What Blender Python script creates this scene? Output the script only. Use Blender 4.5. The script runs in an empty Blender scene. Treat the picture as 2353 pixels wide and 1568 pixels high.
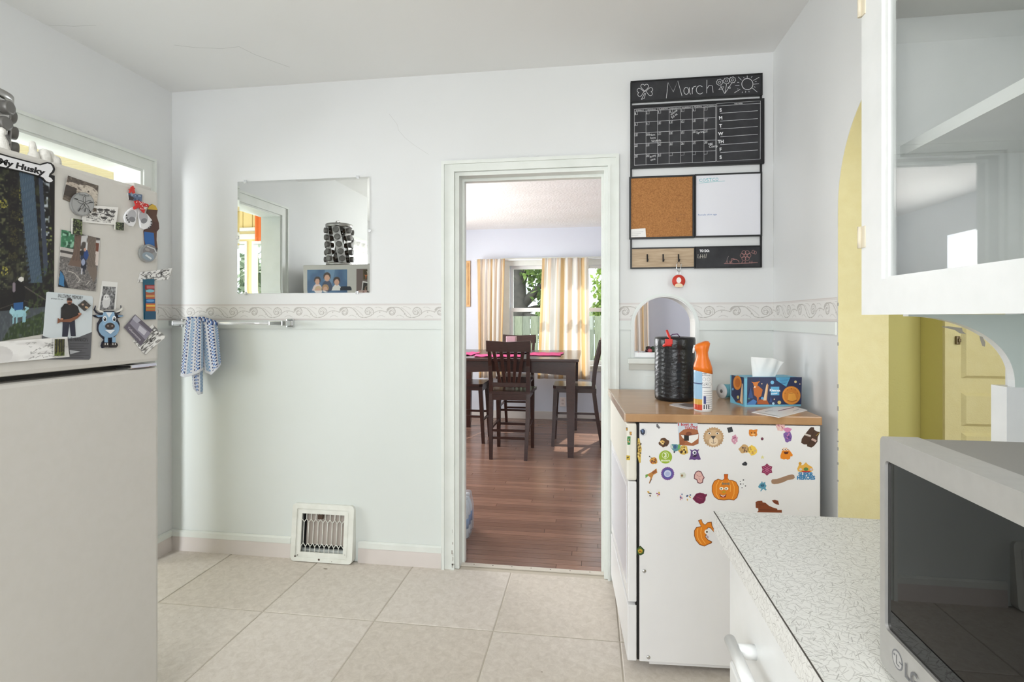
import bpy, bmesh, math, random
import numpy as np
from mathutils import Vector, Matrix
from mathutils.geometry import tessellate_polygon

random.seed(4); RNG = np.random.default_rng(4)
SC = bpy.context.scene
COL = SC.collection
R = math.radians

# ------------------------------------------------------------------ camera
FPX, TH, HY, EYE = 1234.0, R(8.247), 729.4, 1.3
CT, ST = math.cos(TH), math.sin(TH)
cam_d = bpy.data.cameras.new('camera')
cam_d.sensor_width = 36.0; cam_d.sensor_fit = 'HORIZONTAL'
cam_d.lens = 36.0 * FPX / 2353.0
cam_d.shift_y = -(784.0 - HY) / 2353.0
cam_d.clip_start = 0.02
cam = bpy.data.objects.new('camera', cam_d); COL.objects.link(cam)
cam.location = (0, 0, EYE); cam.rotation_euler = (R(90), 0, TH)
SC.camera = cam
SC.view_settings.view_transform = 'Standard'
SC.view_settings.look = 'None'
SC.view_settings.gamma = 1.0
SC.view_settings.use_curve_mapping = False
SC.view_settings.exposure = 0.0

# ------------------------------------------------------------------ sky, sun, daylight
w = bpy.data.worlds.new('sky'); SC.world = w; w.use_nodes = True
bg = w.node_tree.nodes['Background']
bg.inputs['Color'].default_value = (0.80, 0.90, 1.0, 1); bg.inputs['Strength'].default_value = 4.0

def area(name, loc, rot, sx, sy, power, color=(1, 1, 1), spread=180):
    l = bpy.data.lights.new(name, 'AREA'); l.shape = 'RECTANGLE'; l.size = sx; l.size_y = sy
    l.energy = power; l.color = color; l.spread = R(spread)
    o = bpy.data.objects.new(name, l); COL.objects.link(o); o.location = loc; o.rotation_euler = rot
    return o
sun = bpy.data.lights.new('sun', 'SUN'); sun.energy = 7.0; sun.angle = R(0.6); sun.color = (1, 0.94, 0.84)
so = bpy.data.objects.new('sun', sun); COL.objects.link(so)
so.rotation_euler = Vector((-0.27, -1.0, -0.98)).to_track_quat('-Z', 'Y').to_euler()
# daylight in window openings; the rear, dining side and hall lights are added
area('porch_west_daylight', (-5.08, 1.15, 1.50), (0, R(-90), 0), 1.25, 1.05, 34, (0.955, 0.98, 1), 100)
area('porch_south_daylight', (-2.86, 0.10, 1.17), (R(90), 0, 0), 0.5, 1.8, 40, (0.94, 0.97, 1), 100)
area('sink_window_daylight', (-2.40, 0.08, 1.55), (0, R(-90), 0), 0.9, 0.7, 17, (0.97, 0.985, 1))
area('rear_window_daylight', (-0.5, -1.68, 1.55), (R(90), 0, 0), 1.7, 1.2, 40, (0.98, 0.99, 1))  # added fill light behind the camera, set in a made-up window
area('dining_side_window_daylight', (-2.36, 4.9, 1.45), (0, R(-90), 0), 1.3, 1.8, 80, (1, 0.99, 0.97))  # added to light the dining room from an unseen side opening
area('hall_window_daylight', (1.9, 0.35, 1.6), (R(90), 0, 0), 1.0, 1.2, 9, (1, 0.97, 0.9))  # added to brighten the hall beyond the arch, source out of view

# ------------------------------------------------------------------ helpers
def lin(c):
    c = np.asarray(c, float) / 255.0
    return np.where(c <= 0.04045, c / 12.92, ((c + 0.055) / 1.055) ** 2.4)
def L4(c): a = lin(c); return (float(a[0]), float(a[1]), float(a[2]), 1.0)

MATS = {}
def mat(name, rgb, rough=0.5, metal=0.0, noise=None, bump=None, spec=0.5, trans=0.0, ior=1.45, alpha=1.0, coat=0.0):
    if name in MATS: return MATS[name]
    m = bpy.data.materials.new(name); m.use_nodes = True
    nt = m.node_tree; p = nt.nodes['Principled BSDF']
    p.inputs['Base Color'].default_value = L4(rgb); p.inputs['Roughness'].default_value = rough
    p.inputs['Metallic'].default_value = metal; p.inputs['Specular IOR Level'].default_value = spec
    p.inputs['Transmission Weight'].default_value = trans; p.inputs['IOR'].default_value = ior
    p.inputs['Alpha'].default_value = alpha; p.inputs['Coat Weight'].default_value = coat
    tc = nt.nodes.new('ShaderNodeTexCoord')
    if noise:   # (scale, rgb2, amount, detail, stretch)
        sc, rgb2, amt = noise[:3]
        n = nt.nodes.new('ShaderNodeTexNoise'); n.inputs['Scale'].default_value = sc
        n.inputs['Detail'].default_value = noise[3] if len(noise) > 3 else 4
        src = tc.outputs['Object']
        if len(noise) > 4:
            mp = nt.nodes.new('ShaderNodeMapping'); mp.inputs['Scale'].default_value = noise[4]
            nt.links.new(src, mp.inputs['Vector']); src = mp.outputs['Vector']
        nt.links.new(src, n.inputs['Vector'])
        rp = nt.nodes.new('ShaderNodeMapRange'); rp.inputs['From Min'].default_value = 0.35; rp.inputs['From Max'].default_value = 0.68
        rp.inputs['To Max'].default_value = amt
        nt.links.new(n.outputs['Fac'], rp.inputs['Value'])
        mx = nt.nodes.new('ShaderNodeMix'); mx.data_type = 'RGBA'
        mx.inputs['A'].default_value = L4(rgb); mx.inputs['B'].default_value = L4(rgb2)
        nt.links.new(rp.outputs['Result'], mx.inputs['Factor']); nt.links.new(mx.outputs['Result'], p.inputs['Base Color'])
    if bump:    # (scale, strength, distance)
        n2 = nt.nodes.new('ShaderNodeTexNoise'); n2.inputs['Scale'].default_value = bump[0]; n2.inputs['Detail'].default_value = 5
        nt.links.new(tc.outputs['Object'], n2.inputs['Vector'])
        b = nt.nodes.new('ShaderNodeBump'); b.inputs['Strength'].default_value = bump[1]; b.inputs['Distance'].default_value = bump[2]
        nt.links.new(n2.outputs['Fac'], b.inputs['Height']); nt.links.new(b.outputs['Normal'], p.inputs['Normal'])
    MATS[name] = m
    return m

def attr_mat(name, rough=0.45, translucent=0.0, bump=None, metal=0.0, coat=0.0):
    if name in MATS: return MATS[name]
    m = bpy.data.materials.new(name); m.use_nodes = True; nt = m.node_tree; p = nt.nodes['Principled BSDF']
    a = nt.nodes.new('ShaderNodeAttribute'); a.attribute_name = 'Col'
    nt.links.new(a.outputs['Color'], p.inputs['Base Color']); p.inputs['Roughness'].default_value = rough
    p.inputs['Metallic'].default_value = metal; p.inputs['Coat Weight'].default_value = coat
    if bump:
        tc = nt.nodes.new('ShaderNodeTexCoord'); n2 = nt.nodes.new('ShaderNodeTexNoise'); n2.inputs['Scale'].default_value = bump[0]
        nt.links.new(tc.outputs['Object'], n2.inputs['Vector'])
        b = nt.nodes.new('ShaderNodeBump'); b.inputs['Strength'].default_value = bump[1]; b.inputs['Distance'].default_value = bump[2]
        nt.links.new(n2.outputs['Fac'], b.inputs['Height']); nt.links.new(b.outputs['Normal'], p.inputs['Normal'])
    if translucent:
        t = nt.nodes.new('ShaderNodeBsdfTranslucent'); nt.links.new(a.outputs['Color'], t.inputs['Color'])
        mx = nt.nodes.new('ShaderNodeMixShader'); mx.inputs[0].default_value = translucent
        nt.links.new(p.outputs[0], mx.inputs[1]); nt.links.new(t.outputs[0], mx.inputs[2])
        nt.links.new(mx.outputs[0], nt.nodes['Material Output'].inputs['Surface'])
    MATS[name] = m
    return m

def tag(o, label=None, cat=None, group=None, kind=None):
    if label: o['label'] = label
    if cat: o['category'] = cat
    if group: o['group'] = group
    if kind: o['kind'] = kind
    return o
def thing(name, label, cat, loc=(0, 0, 0), rz=0.0, group=None):
    o = bpy.data.objects.new(name, None); COL.objects.link(o); o.empty_display_size = 0.05
    o.location = loc; o.rotation_euler = (0, 0, rz)
    return tag(o, label, cat, group)

class MB:
    """collects shapes into one mesh"""
    def __init__(s): s.v = []; s.f = []; s.c = []; s.sm = []
    def add(s, vs, fs, col=None, smooth=False):
        b = len(s.v); s.v.extend([tuple(p) for p in vs])
        for f in fs: s.f.append(tuple(b + i for i in f)); s.c.append(col); s.sm.append(smooth)
        return s
    def box(s, x0, x1, y0, y1, z0, z1, bev=0.0, col=None, m=None):
        if bev <= 0:
            vs = [(x, y, z) for x in (x0, x1) for y in (y0, y1) for z in (z0, z1)]
            fs = [(0, 1, 3, 2), (4, 6, 7, 5), (0, 4, 5, 1), (2, 3, 7, 6), (0, 2, 6, 4), (1, 5, 7, 3)]
        else:
            bm = bmesh.new(); bmesh.ops.create_cube(bm, size=1)
            for v in bm.verts: v.co = Vector(((x0 + x1) / 2 + v.co.x * (x1 - x0), (y0 + y1) / 2 + v.co.y * (y1 - y0), (z0 + z1) / 2 + v.co.z * (z1 - z0)))
            bmesh.ops.bevel(bm, geom=list(bm.edges), offset=bev, segments=2, affect='EDGES', profile=0.6)
            bm.verts.index_update(); vs = [tuple(v.co) for v in bm.verts]; fs = [tuple(v.index for v in f.verts) for f in bm.faces]; bm.free()
        if m is not None: vs = [m @ Vector(p) for p in vs]
        return s.add(vs, fs, col)
    def tube(s, pts, r, n=10, col=None, cap=True, close=False):
        pts = [Vector(p) for p in pts]; rs = r if isinstance(r, (list, tuple)) else [r] * len(pts)
        rings = []; N = len(pts); up = None
        for i, p in enumerate(pts):
            a = pts[(i - 1) % N] if (close or i > 0) else p; b = pts[(i + 1) % N] if (close or i < N - 1) else p
            t = (b - a).normalized()
            if up is None: up = Vector((0, 0, 1)) if abs(t.z) < 0.9 else Vector((1, 0, 0))
            x = t.cross(up);
            if x.length < 1e-5: x = t.cross(Vector((0, 1, 0)))
            x.normalize(); y = x.cross(t).normalized(); up = y
            rings.append([p + (x * math.cos(2 * math.pi * k / n) + y * math.sin(2 * math.pi * k / n)) * rs[i] for k in range(n)])
        vs = [q for rg in rings for q in rg]; fs = []
        for i in range(N if close else N - 1):
            j = (i + 1) % N
            for k in range(n): fs.append((i * n + k, i * n + (k + 1) % n, j * n + (k + 1) % n, j * n + k))
        s.add(vs, fs, col, True)
        if cap and not close:
            b = len(s.v) - len(vs)
            s.f.append(tuple(b + k for k in reversed(range(n)))); s.c.append(col); s.sm.append(False)
            s.f.append(tuple(b + (N - 1) * n + k for k in range(n))); s.c.append(col); s.sm.append(False)
        return s
    def lathe(s, prof, cx=0, cy=0, n=24, col=None, m=None, smooth=True):
        vs = []; fs = []
        for (r, z) in prof:
            for k in range(n): vs.append(Vector((cx + r * math.cos(2 * math.pi * k / n), cy + r * math.sin(2 * math.pi * k / n), z)))
        for i in range(len(prof) - 1):
            for k in range(n): fs.append((i * n + k, i * n + (k + 1) % n, (i + 1) * n + (k + 1) % n, (i + 1) * n + k))
        fs.append(tuple(reversed(range(n)))); fs.append(tuple((len(prof) - 1) * n + k for k in range(n)))
        if m is not None: vs = [m @ q for q in vs]
        return s.add(vs, fs, col, smooth)
    def prism(s, outer, holes, d0, d1, fn, col=None):
        """2D outline with holes, between depths d0 and d1; fn(a, b, d) -> point"""
        loops = [list(outer)] + [list(h) for h in holes]
        flat = [p for lp in loops for p in lp]
        tris = tessellate_polygon([[Vector((p[0], p[1], 0)) for p in lp] for lp in loops])
        n = len(flat); vs = [fn(p[0], p[1], d0) for p in flat] + [fn(p[0], p[1], d1) for p in flat]
        fs = []
        for t in tris: fs.append(tuple(t)); fs.append(tuple(n + i for i in reversed(t)))
        o = 0
        for lp in loops:
            for i in range(len(lp)):
                j = (i + 1) % len(lp); fs.append((o + i, o + j, n + o + j, n + o + i))
            o += len(lp)
        return s.add(vs, fs, col)
    def build(s, name, m, parent=None, recalc=True, off=None):
        me = bpy.data.meshes.new(name)
        vs = s.v if off is None else [(p[0] - off[0], p[1] - off[1], p[2] - off[2]) for p in s.v]
        me.from_pydata(vs, [], s.f)
        if any(s.sm): me.polygons.foreach_set('use_smooth', [bool(x) for x in s.sm])
        if any(c is not None for c in s.c):
            ca = me.color_attributes.new('Col', 'FLOAT_COLOR', 'CORNER'); k = 0
            buf = np.ones((len(me.loops), 4), np.float32)
            for f, c in zip(s.f, s.c):
                if c is not None: buf[k:k + len(f), :3] = lin(c)
                k += len(f)
            ca.data.foreach_set('color', buf.ravel())
        me.update()
        if recalc:
            bm = bmesh.new(); bm.from_mesh(me); bmesh.ops.recalc_face_normals(bm, faces=bm.faces); bm.to_mesh(me); bm.free()
        me.materials.append(m)
        o = bpy.data.objects.new(name, me); COL.objects.link(o)
        if parent is not None: o.parent = parent
        if off is not None: o.location = off
        return o
XZ = lambda a, b, d: (a, d, b)      # wall across x, depth along y
YZ = lambda a, b, d: (d, a, b)
XY = lambda a, b, d: (a, b, d)
def rect(a0, a1, b0, b1): return [(a0, b0), (a1, b0), (a1, b1), (a0, b1)]
def arch(a0, a1, b0, spring, n=24, top=None):
    c, r = (a0 + a1) / 2, (a1 - a0) / 2; ry = r if top is None else top - spring
    return [(a0, b0), (a1, b0)] + [(c + r * math.cos(math.pi * k / n), spring + ry * math.sin(math.pi * k / n)) for k in range(n + 1)]
def rrect(a0, a1, b0, b1, r, n=5):
    out = []
    for cx, cy, s0 in ((a1 - r, b1 - r, 0), (a0 + r, b1 - r, 90), (a0 + r, b0 + r, 180), (a1 - r, b0 + r, 270)):
        for k in range(n + 1):
            t = R(s0 + 90 * k / n); out.append((cx + r * math.cos(t), cy + r * math.sin(t)))
    return out
def ell(cx, cy, rx, ry, rot=0, n=28):
    c, s_ = math.cos(R(rot)), math.sin(R(rot)); o = []
    for k in range(n):
        t = 2 * math.pi * k / n; x, y = rx * math.cos(t), ry * math.sin(t); o.append((cx + x * c - y * s_, cy + x * s_ + y * c))
    return o
def structure(o, label=None, cat=None): return tag(o, label, cat, None, 'structure')
def copy_tree(o, parent=None):
    c = o.copy(); COL.objects.link(c); c.parent = parent
    if parent is not None: c.matrix_parent_inverse = o.matrix_parent_inverse.copy()
    for ch in [x for x in CHILD.get(o.name, [])]: copy_tree(ch, c)
    return c
CHILD = {}
def remember(root):
    CHILD.clear()
    for o in COL.objects:
        if o.parent is not None: CHILD.setdefault(o.parent.name, []).append(o)

# survey helpers: a picture coordinate turned into a point on a known surface of the place
def ray(u, v):
    a = (u - 1176.5) / FPX; return Vector((a * CT - ST, a * ST + CT, (HY - v) / FPX))
def on_y(u, v, Y): r = ray(u, v); return r * (Y / r.y) + Vector((0, 0, EYE))
def on_x(u, v, X): r = ray(u, v); return r * (X / r.x) + Vector((0, 0, EYE))
def on_z(u, v, Z): r = ray(u, v); return r * ((Z - EYE) / r.z) + Vector((0, 0, EYE))
class Plane:
    def __init__(s, o, x, y):
        s.o = Vector(o); s.x = Vector(x).normalized(); s.y = Vector(y).normalized(); s.n = s.x.cross(s.y)
    def uv(s, u, v):
        r = ray(u, v); c = Vector((0, 0, EYE)); t = (s.o - c).dot(s.n) / r.dot(s.n); p = c + r * t - s.o
        return (p.dot(s.x), p.dot(s.y))
    def matrix(s, a, b, lift=0.0):
        p = s.o + s.x * a + s.y * b + s.n * lift; m = Matrix.Identity(4)
        for i, ax in enumerate((s.x, s.y, s.n)):
            for k in range(3): m[k][i] = ax[k]
        m.translation = p
        return m

# -------- lettering
_TXT = {}
def text_geo(body, bold=0.0):
    key = (body, bold)
    if key not in _TXT:
        cu = bpy.data.curves.new('lettering', 'FONT'); cu.body = body; cu.size = 1.0; cu.offset = bold; cu.resolution_u = 3
        ob = bpy.data.objects.new('lettering', cu); me = bpy.data.meshes.new_from_object(ob)
        vs = [(v.co.x, v.co.y) for v in me.vertices]; fs = [tuple(p.vertices) for p in me.polygons]
        bpy.data.objects.remove(ob); bpy.data.curves.remove(cu); bpy.data.meshes.remove(me)
        x0 = min(p[0] for p in vs); x1 = max(p[0] for p in vs)
        _TXT[key] = ([(p[0] - x0, p[1]) for p in vs], fs, x1 - x0)
    return _TXT[key]

class Art:
    """flat print made of layered outlines; coordinates are in the frame of the photograph crop (x0, y0, scale) on a plane"""
    def __init__(s, plane, x0=0, y0=0, sc=1.0, fn=None):
        s.pl = plane; s.x0, s.y0, s.sc = x0, y0, sc; s.layers = []; s.fn = fn
    def m(s, p):
        if s.fn: return s.fn(p[0], p[1])
        return s.pl.uv(s.x0 + p[0] / s.sc, s.y0 + p[1] / s.sc)
    def poly(s, pts, col): s.layers.append(([s.m(p) for p in pts], None, col)); return s
    def e(s, cx, cy, rx, ry, col, rot=0): return s.poly(ell(cx, cy, rx, ry, rot), col)
    def r(s, x0, y0, x1, y1, col): return s.poly([(x0, y0), (x1, y0), (x1, y1), (x0, y1)], col)
    def line(s, pts, w, col, close=False):
        if close: pts = list(pts) + [pts[0]]
        pts = [Vector(p) for p in pts]; vs = []; fs = []
        nrm = []
        for i in range(len(pts)):
            a = pts[max(i - 1, 0)]; b = pts[min(i + 1, len(pts) - 1)]
            if close and i in (0, len(pts) - 1): a, b = pts[-2], pts[1]
            d = (b - a); d = d.normalized() if d.length > 1e-9 else Vector((1, 0)); nrm.append(Vector((-d.y, d.x)))
        for p, nn in zip(pts, nrm): vs += [s.m(p + nn * w / 2), s.m(p - nn * w / 2)]
        for i in range(len(pts) - 1): fs.append((2 * i, 2 * i + 1, 2 * i + 3, 2 * i + 2))
        s.layers.append((vs, fs, col)); return s
    def text(s, body, x, y, h, col, rot=0, width=None, bold=0.0, center=False, flip=False):
        vs, fs, wd = text_geo(body, bold); k = h / 0.7; kx = k if width is None else width / max(wd, 1e-6)
        c, q = math.cos(R(rot)), math.sin(R(rot)); out = []
        for (a, b) in vs:
            a = a * kx - (wd * kx / 2 if center else 0); b = -b * k
            out.append(s.m((x + a * c - b * q, y + a * q + b * c)))
        s.layers.append((out, fs, col)); return s
    def build(s, name, label, cat, thick=0.0006, lift=0.0003, group=None, material=None, parent=None, step=0.00025, plain_part=False):
        base = s.layers[0][0]
        ca = sum(p[0] for p in base) / len(base); cb = sum(p[1] for p in base) / len(base)
        mb = MB()
        for i, (vs, fs, col) in enumerate(s.layers):
            z = thick + i * step
            pts = [(p[0] - ca, p[1] - cb, z) for p in vs]
            if fs is None:
                ar = sum(vs[k][0] * vs[(k + 1) % len(vs)][1] - vs[(k + 1) % len(vs)][0] * vs[k][1] for k in range(len(vs)))
                if ar < 0: pts = pts[::-1]
                mb.add(pts, [tuple(range(len(pts)))], col)
            else: mb.add(pts, fs, col)
            if i == 0 and fs is None:
                n = len(pts); lo = [(p[0], p[1], 0) for p in pts]
                mb.add(pts + lo, [(k, n + k, n + (k + 1) % n, (k + 1) % n) for k in range(n)], col)
        o = mb.build(name, material or attr_mat('print_satin', 0.42), None, recalc=False)
        M = s.pl.matrix(ca, cb, lift)
        if parent is not None:
            o.parent = parent; o.matrix_local = parent_matrix(parent).inverted() @ M
        else: o.matrix_world = M
        return tag(o, label, cat, group)
def parent_matrix(p):
    m = Matrix.LocRotScale(p.location, p.rotation_euler, p.scale)
    return parent_matrix(p.parent) @ m if p.parent is not None else m

# -------- painted prints on a fine grid (colour kept at the vertices)
def vnoise(w, h, cx, cy, seed=0):
    g = np.random.default_rng(seed).random((cy + 2, cx + 2))
    yy = np.linspace(0, cy, h); xx = np.linspace(0, cx, w)
    yi = np.minimum(yy.astype(int), cy); xi = np.minimum(xx.astype(int), cx)
    fy = (yy - yi)[:, None]; fx = (xx - xi)[None, :]; fy = fy * fy * (3 - 2 * fy); fx = fx * fx * (3 - 2 * fx)
    a = g[np.ix_(yi, xi)]; b = g[np.ix_(yi, xi + 1)]; c = g[np.ix_(yi + 1, xi)]; d = g[np.ix_(yi + 1, xi + 1)]
    return (a * (1 - fx) + b * fx) * (1 - fy) + (c * (1 - fx) + d * fx) * fy
class Canvas:
    def __init__(s, w, h, bg=(255, 255, 255)):
        s.w, s.h = w, h; s.a = np.zeros((h, w, 3)) + np.array(bg, float)
        s.Y, s.X = np.mgrid[0:h, 0:w]; s.X = (s.X + 0.5) / w; s.Y = (s.Y + 0.5) / h
    def put(s, mask, col, al=1.0):
        m = np.clip(mask.astype(float) * al, 0, 1)[..., None]; s.a = s.a * (1 - m) + np.array(col, float) * m; return s
    def rect(s, x0, y0, x1, y1, col, al=1.0): return s.put((s.X >= x0) & (s.X < x1) & (s.Y >= y0) & (s.Y < y1), col, al)
    def ell(s, cx, cy, rx, ry, col, al=1.0): return s.put(((s.X - cx) / rx) ** 2 + ((s.Y - cy) / ry) ** 2 < 1, col, al)
    def poly(s, pts, col, al=1.0):
        ins = np.zeros(s.X.shape, bool); n = len(pts)
        for i in range(n):
            (x0, y0), (x1, y1) = pts[i], pts[(i + 1) % n]
            if y0 == y1: continue
            ins ^= ((s.Y >= min(y0, y1)) & (s.Y < max(y0, y1)) & (s.X < x0 + (s.Y - y0) * (x1 - x0) / (y1 - y0)))
        return s.put(ins, col, al)
    def stroke(s, pts, wd, col, al=1.0, asp=None):
        asp = s.h / s.w if asp is None else asp
        m = np.zeros(s.X.shape, bool)
        for (x0, y0), (x1, y1) in zip(pts[:-1], pts[1:]):
            dx, dy = x1 - x0, (y1 - y0) * asp; l2 = dx * dx + dy * dy + 1e-12
            px, py = s.X - x0, (s.Y - y0) * asp; t = np.clip((px * dx + py * dy) / l2, 0, 1)
            m |= (px - t * dx) ** 2 + (py - t * dy) ** 2 < (wd / 2) ** 2
        return s.put(m, col, al)
    def noise(s, cx, cy, lo, hi, col, al=1.0, seed=0, mask=None):
        m = np.clip((vnoise(s.w, s.h, cx, cy, seed) - lo) / (hi - lo), 0, 1)
        if mask is not None: m = m * mask
        return s.put(m, col, al)
    def blobs(s, n, box, rr, cols, seed=0, al=1.0):
        g = np.random.default_rng(seed)
        for _ in range(n):
            x = g.uniform(box[0], box[2]); y = g.uniform(box[1], box[3]); r = g.uniform(*rr)
            s.ell(x, y, r, r * g.uniform(0.6, 1.3) * s.w / s.h, cols[g.integers(len(cols))], al)
        return s
    def gray(s): g = s.a.mean(axis=2, keepdims=True); s.a = np.repeat(g, 3, axis=2); return s
def print_grid(name, label, cat, plane, corners, cv, lift=0.0004, curl=None, group=None, parent=None, material=None, thick=0.0004, world=None):
    """corners: four picture points (tl, tr, br, bl) on the plane; curl(s, t) lifts the sheet"""
    P = [Vector(plane.uv(*c)) for c in corners] if world is None else [Vector(c) for c in world]
    ca = sum((p for p in P), Vector((0, 0))) / 4
    h, w_ = cv.h, cv.w
    t, s_ = np.mgrid[0:h, 0:w_].astype(float); s_ /= (w_ - 1); t /= (h - 1)
    ax = (P[0].x * (1 - s_) * (1 - t) + P[1].x * s_ * (1 - t) + P[2].x * s_ * t + P[3].x * (1 - s_) * t) - ca.x
    ay = (P[0].y * (1 - s_) * (1 - t) + P[1].y * s_ * (1 - t) + P[2].y * s_ * t + P[3].y * (1 - s_) * t) - ca.y
    az = np.full(ax.shape, thick) if curl is None else thick + np.vectorize(curl)(s_, t)
    co = np.stack([ax, ay, az], -1).reshape(-1, 3)
    back = co.copy(); back[:, 2] -= thick
    n = h * w_
    idx = np.arange(n).reshape(h, w_)
    q = np.stack([idx[1:, :-1], idx[1:, 1:], idx[:-1, 1:], idx[:-1, :-1]], -1).reshape(-1, 4)
    rim = np.concatenate([idx[0, :], idx[1:, -1], idx[-1, -2::-1], idx[-2:0:-1, 0]])
    k = len(rim); rb = n + np.arange(k)
    side = [(int(rim[i]), int(rim[(i + 1) % k]), int(rb[(i + 1) % k]), int(rb[i])) for i in range(k)]
    me = bpy.data.meshes.new(name)
    me.from_pydata(np.concatenate([co, back[rim]]).tolist(), [], q.tolist() + side)
    attr = me.color_attributes.new('Col', 'FLOAT_COLOR', 'POINT')
    c4 = np.ones((n + k, 4), np.float32); c4[:n, :3] = lin(np.clip(cv.a, 0, 255)).reshape(-1, 3); c4[n:, :3] = lin((225, 222, 215))
    attr.data.foreach_set('color', c4.ravel())
    if curl is not None: me.polygons.foreach_set('use_smooth', [True] * len(q) + [False] * k)
    me.update(); me.materials.append(material or attr_mat('print_gloss', 0.3))
    o = bpy.data.objects.new(name, me); COL.objects.link(o)
    M = plane.matrix(ca.x, ca.y, lift)
    if parent is not None: o.parent = parent; o.matrix_local = parent_matrix(parent).inverted() @ M
    else: o.matrix_world = M
    return tag(o, label, cat, group)

# ================================================================== STRUCTURE
XL, XR, YB, ZC = -2.322, 0.865, 2.71, 2.563
Y0 = -1.75
M_WALL = mat('wall_paint_white', (226, 227, 227), 0.55, noise=(1.2, (219, 220, 219), 0.8, 3), bump=(60, 0.05, 0.002))
M_WALL2 = mat('wall_paint_mint_white', (223, 227, 224), 0.42, noise=(1.0, (217, 222, 218), 0.8, 3), bump=(60, 0.05, 0.002))
M_CEIL = mat('ceiling_paint', (240, 240, 239), 0.7, noise=(1.0, (235, 235, 233), 0.7, 3), bump=(40, 0.06, 0.002))
M_TRIM = mat('trim_paint', (228, 231, 226), 0.35, noise=(9, (216, 220, 213), 0.6, 5), bump=(35, 0.10, 0.002))
M_VINYL = mat('cove_base_vinyl', (218, 210, 205), 0.45, noise=(5, (208, 200, 194), 0.6))
M_YEL = mat('arch_yellow_paint', (231, 221, 172), 0.6, noise=(25, (226, 214, 160), 0.6), bump=(180, 0.35, 0.004))
M_GOLD = mat('hall_yellow_paint', (222, 213, 140), 0.55, bump=(120, 0.2, 0.003))
M_BLUE = mat('dining_blue_paint', (215, 219, 229), 0.6, bump=(50, 0.06, 0.002))
M_WHITE = mat('white_gloss_paint', (233, 234, 233), 0.3, noise=(14, (224, 226, 224), 0.6), bump=(25, 0.08, 0.002))
M_CREAM = mat('porch_cream', (240, 224, 182), 0.55)
M_PORCHY = mat('porch_yellow', (236, 216, 158), 0.55)
M_DARK = mat('dark_void', (22, 21, 20), 0.7)

# kitchen walls
DX0, DX1, DZ = -0.672, 0.078, 2.035
AX0, AX1, AZ0, ASP, ATOP = 0.212, 0.512, 1.100, 1.262, 1.405
up = [(XL - .15, 1.27), (DX0, 1.27), (DX0, DZ), (DX1, DZ), (DX1, 1.27), (AX0, 1.27), (AX0, ASP + .008)]
cxa, rxa, rya = (AX0 + AX1) / 2, (AX1 - AX0) / 2, ATOP - ASP
arc = [(cxa - rxa * math.cos(math.pi * k / 28), ASP + rya * math.sin(math.pi * k / 28)) for k in range(1, 28)]
up = up[:-1] + [(AX0, 1.27)] + [p for p in arc if p[1] > 1.2701] + [(AX1, 1.27), (XR + .17, 1.27), (XR + .17, ZC), (XL - .15, ZC)]
up = [p for i, p in enumerate(up) if i == 0 or p != up[i - 1]]
wb = structure(MB().prism(up, [], YB, YB + .13, XZ).build('wall_back', M_WALL))
lo = [(XL - .15, 0), (DX0, 0), (DX0, 1.27), (XL - .15, 1.27)]
lo2 = [(DX1, 0), (XR + .17, 0), (XR + .17, 1.27), (AX1, 1.27), (AX1, AZ0), (AX0, AZ0), (AX0, 1.27), (DX1, 1.27)]
mbl = MB().prism(lo, [rect(-1.545, -1.245, .05, .27)], YB, YB + .13, XZ).prism(lo2, [], YB, YB + .13, XZ)
mbl.build('lower_wall', M_WALL2, wb)
# left wall with two window openings
W1 = (1.632, 2.503, 0.0, 2.073); W2 = (-0.27, 0.45, 1.08, 2.03)
wl = structure(MB().prism([(Y0 - .15, 0), (W1[0], 0), (W1[0], W1[3]), (W1[1], W1[3]), (W1[1], 0), (YB + .13, 0), (YB + .13, ZC), (Y0 - .15, ZC)], [rect(*W2)], XL - .15, XL, YZ).build('wall_left', M_WALL))
# right wall: arch part and the run above the worktop
wr = structure(MB().prism([(1.225, ZC), (1.225, 0), (1.267, 0)] + [(1.653 - .386 * math.cos(math.pi * k / 40), 1.683 + .386 * math.sin(math.pi * k / 40)) for k in range(41)]
               + [(2.039, 0), (YB, 0), (YB, ZC)], [], XR, XR + .162, YZ).build('wall_right', M_WALL))
# yellow lining of the arch
mbj = MB(); n = 40
pts = [(2.039, 0.0)] + [(1.653 + .386 * math.cos(math.pi * k / n), 1.683 + .386 * math.sin(math.pi * k / n)) for k in range(n + 1)] + [(1.267, 0.0)]
inn = [(2.0375, 0.0)] + [(1.653 + .3845 * math.cos(math.pi * k / n), 1.683 + .3845 * math.sin(math.pi * k / n)) for k in range(n + 1)] + [(1.2685, 0.0)]
for i in range(len(pts) - 1):
    q = []
    for d in (XR + .001, XR + .164):
        q += [(d, *pts[i]), (d, *pts[i + 1]), (d, *inn[i + 1]), (d, *inn[i])]
    mbj.add(q, [(0, 1, 2, 3), (7, 6, 5, 4), (3, 2, 6, 7), (0, 4, 5, 1)])
mbj.build('arch_lining', M_YEL, wr)
M_CHIP = mat('chipped_plaster', (176, 172, 164), 0.8)
mb = MB(); g = random.Random(3)
for z in (0.72, 0.78, 0.83, 0.86, 0.9, 0.97, 1.05, 1.2, 1.34):
    h_ = g.uniform(.004, .016); mb.box(XR - .0006, XR + .003, 2.0372, 2.0405 + g.uniform(0, .003), z, z + h_)
mb.build('chipped_edge', M_CHIP, wr)
structure(MB().box(.945, 1.027, Y0, 1.225, 0, ZC).build('wall_counter', M_WALL))
structure(MB().box(.838, .945, 1.2235, 1.2665, 0, 1.158).build('trim_post', M_WHITE))
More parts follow.
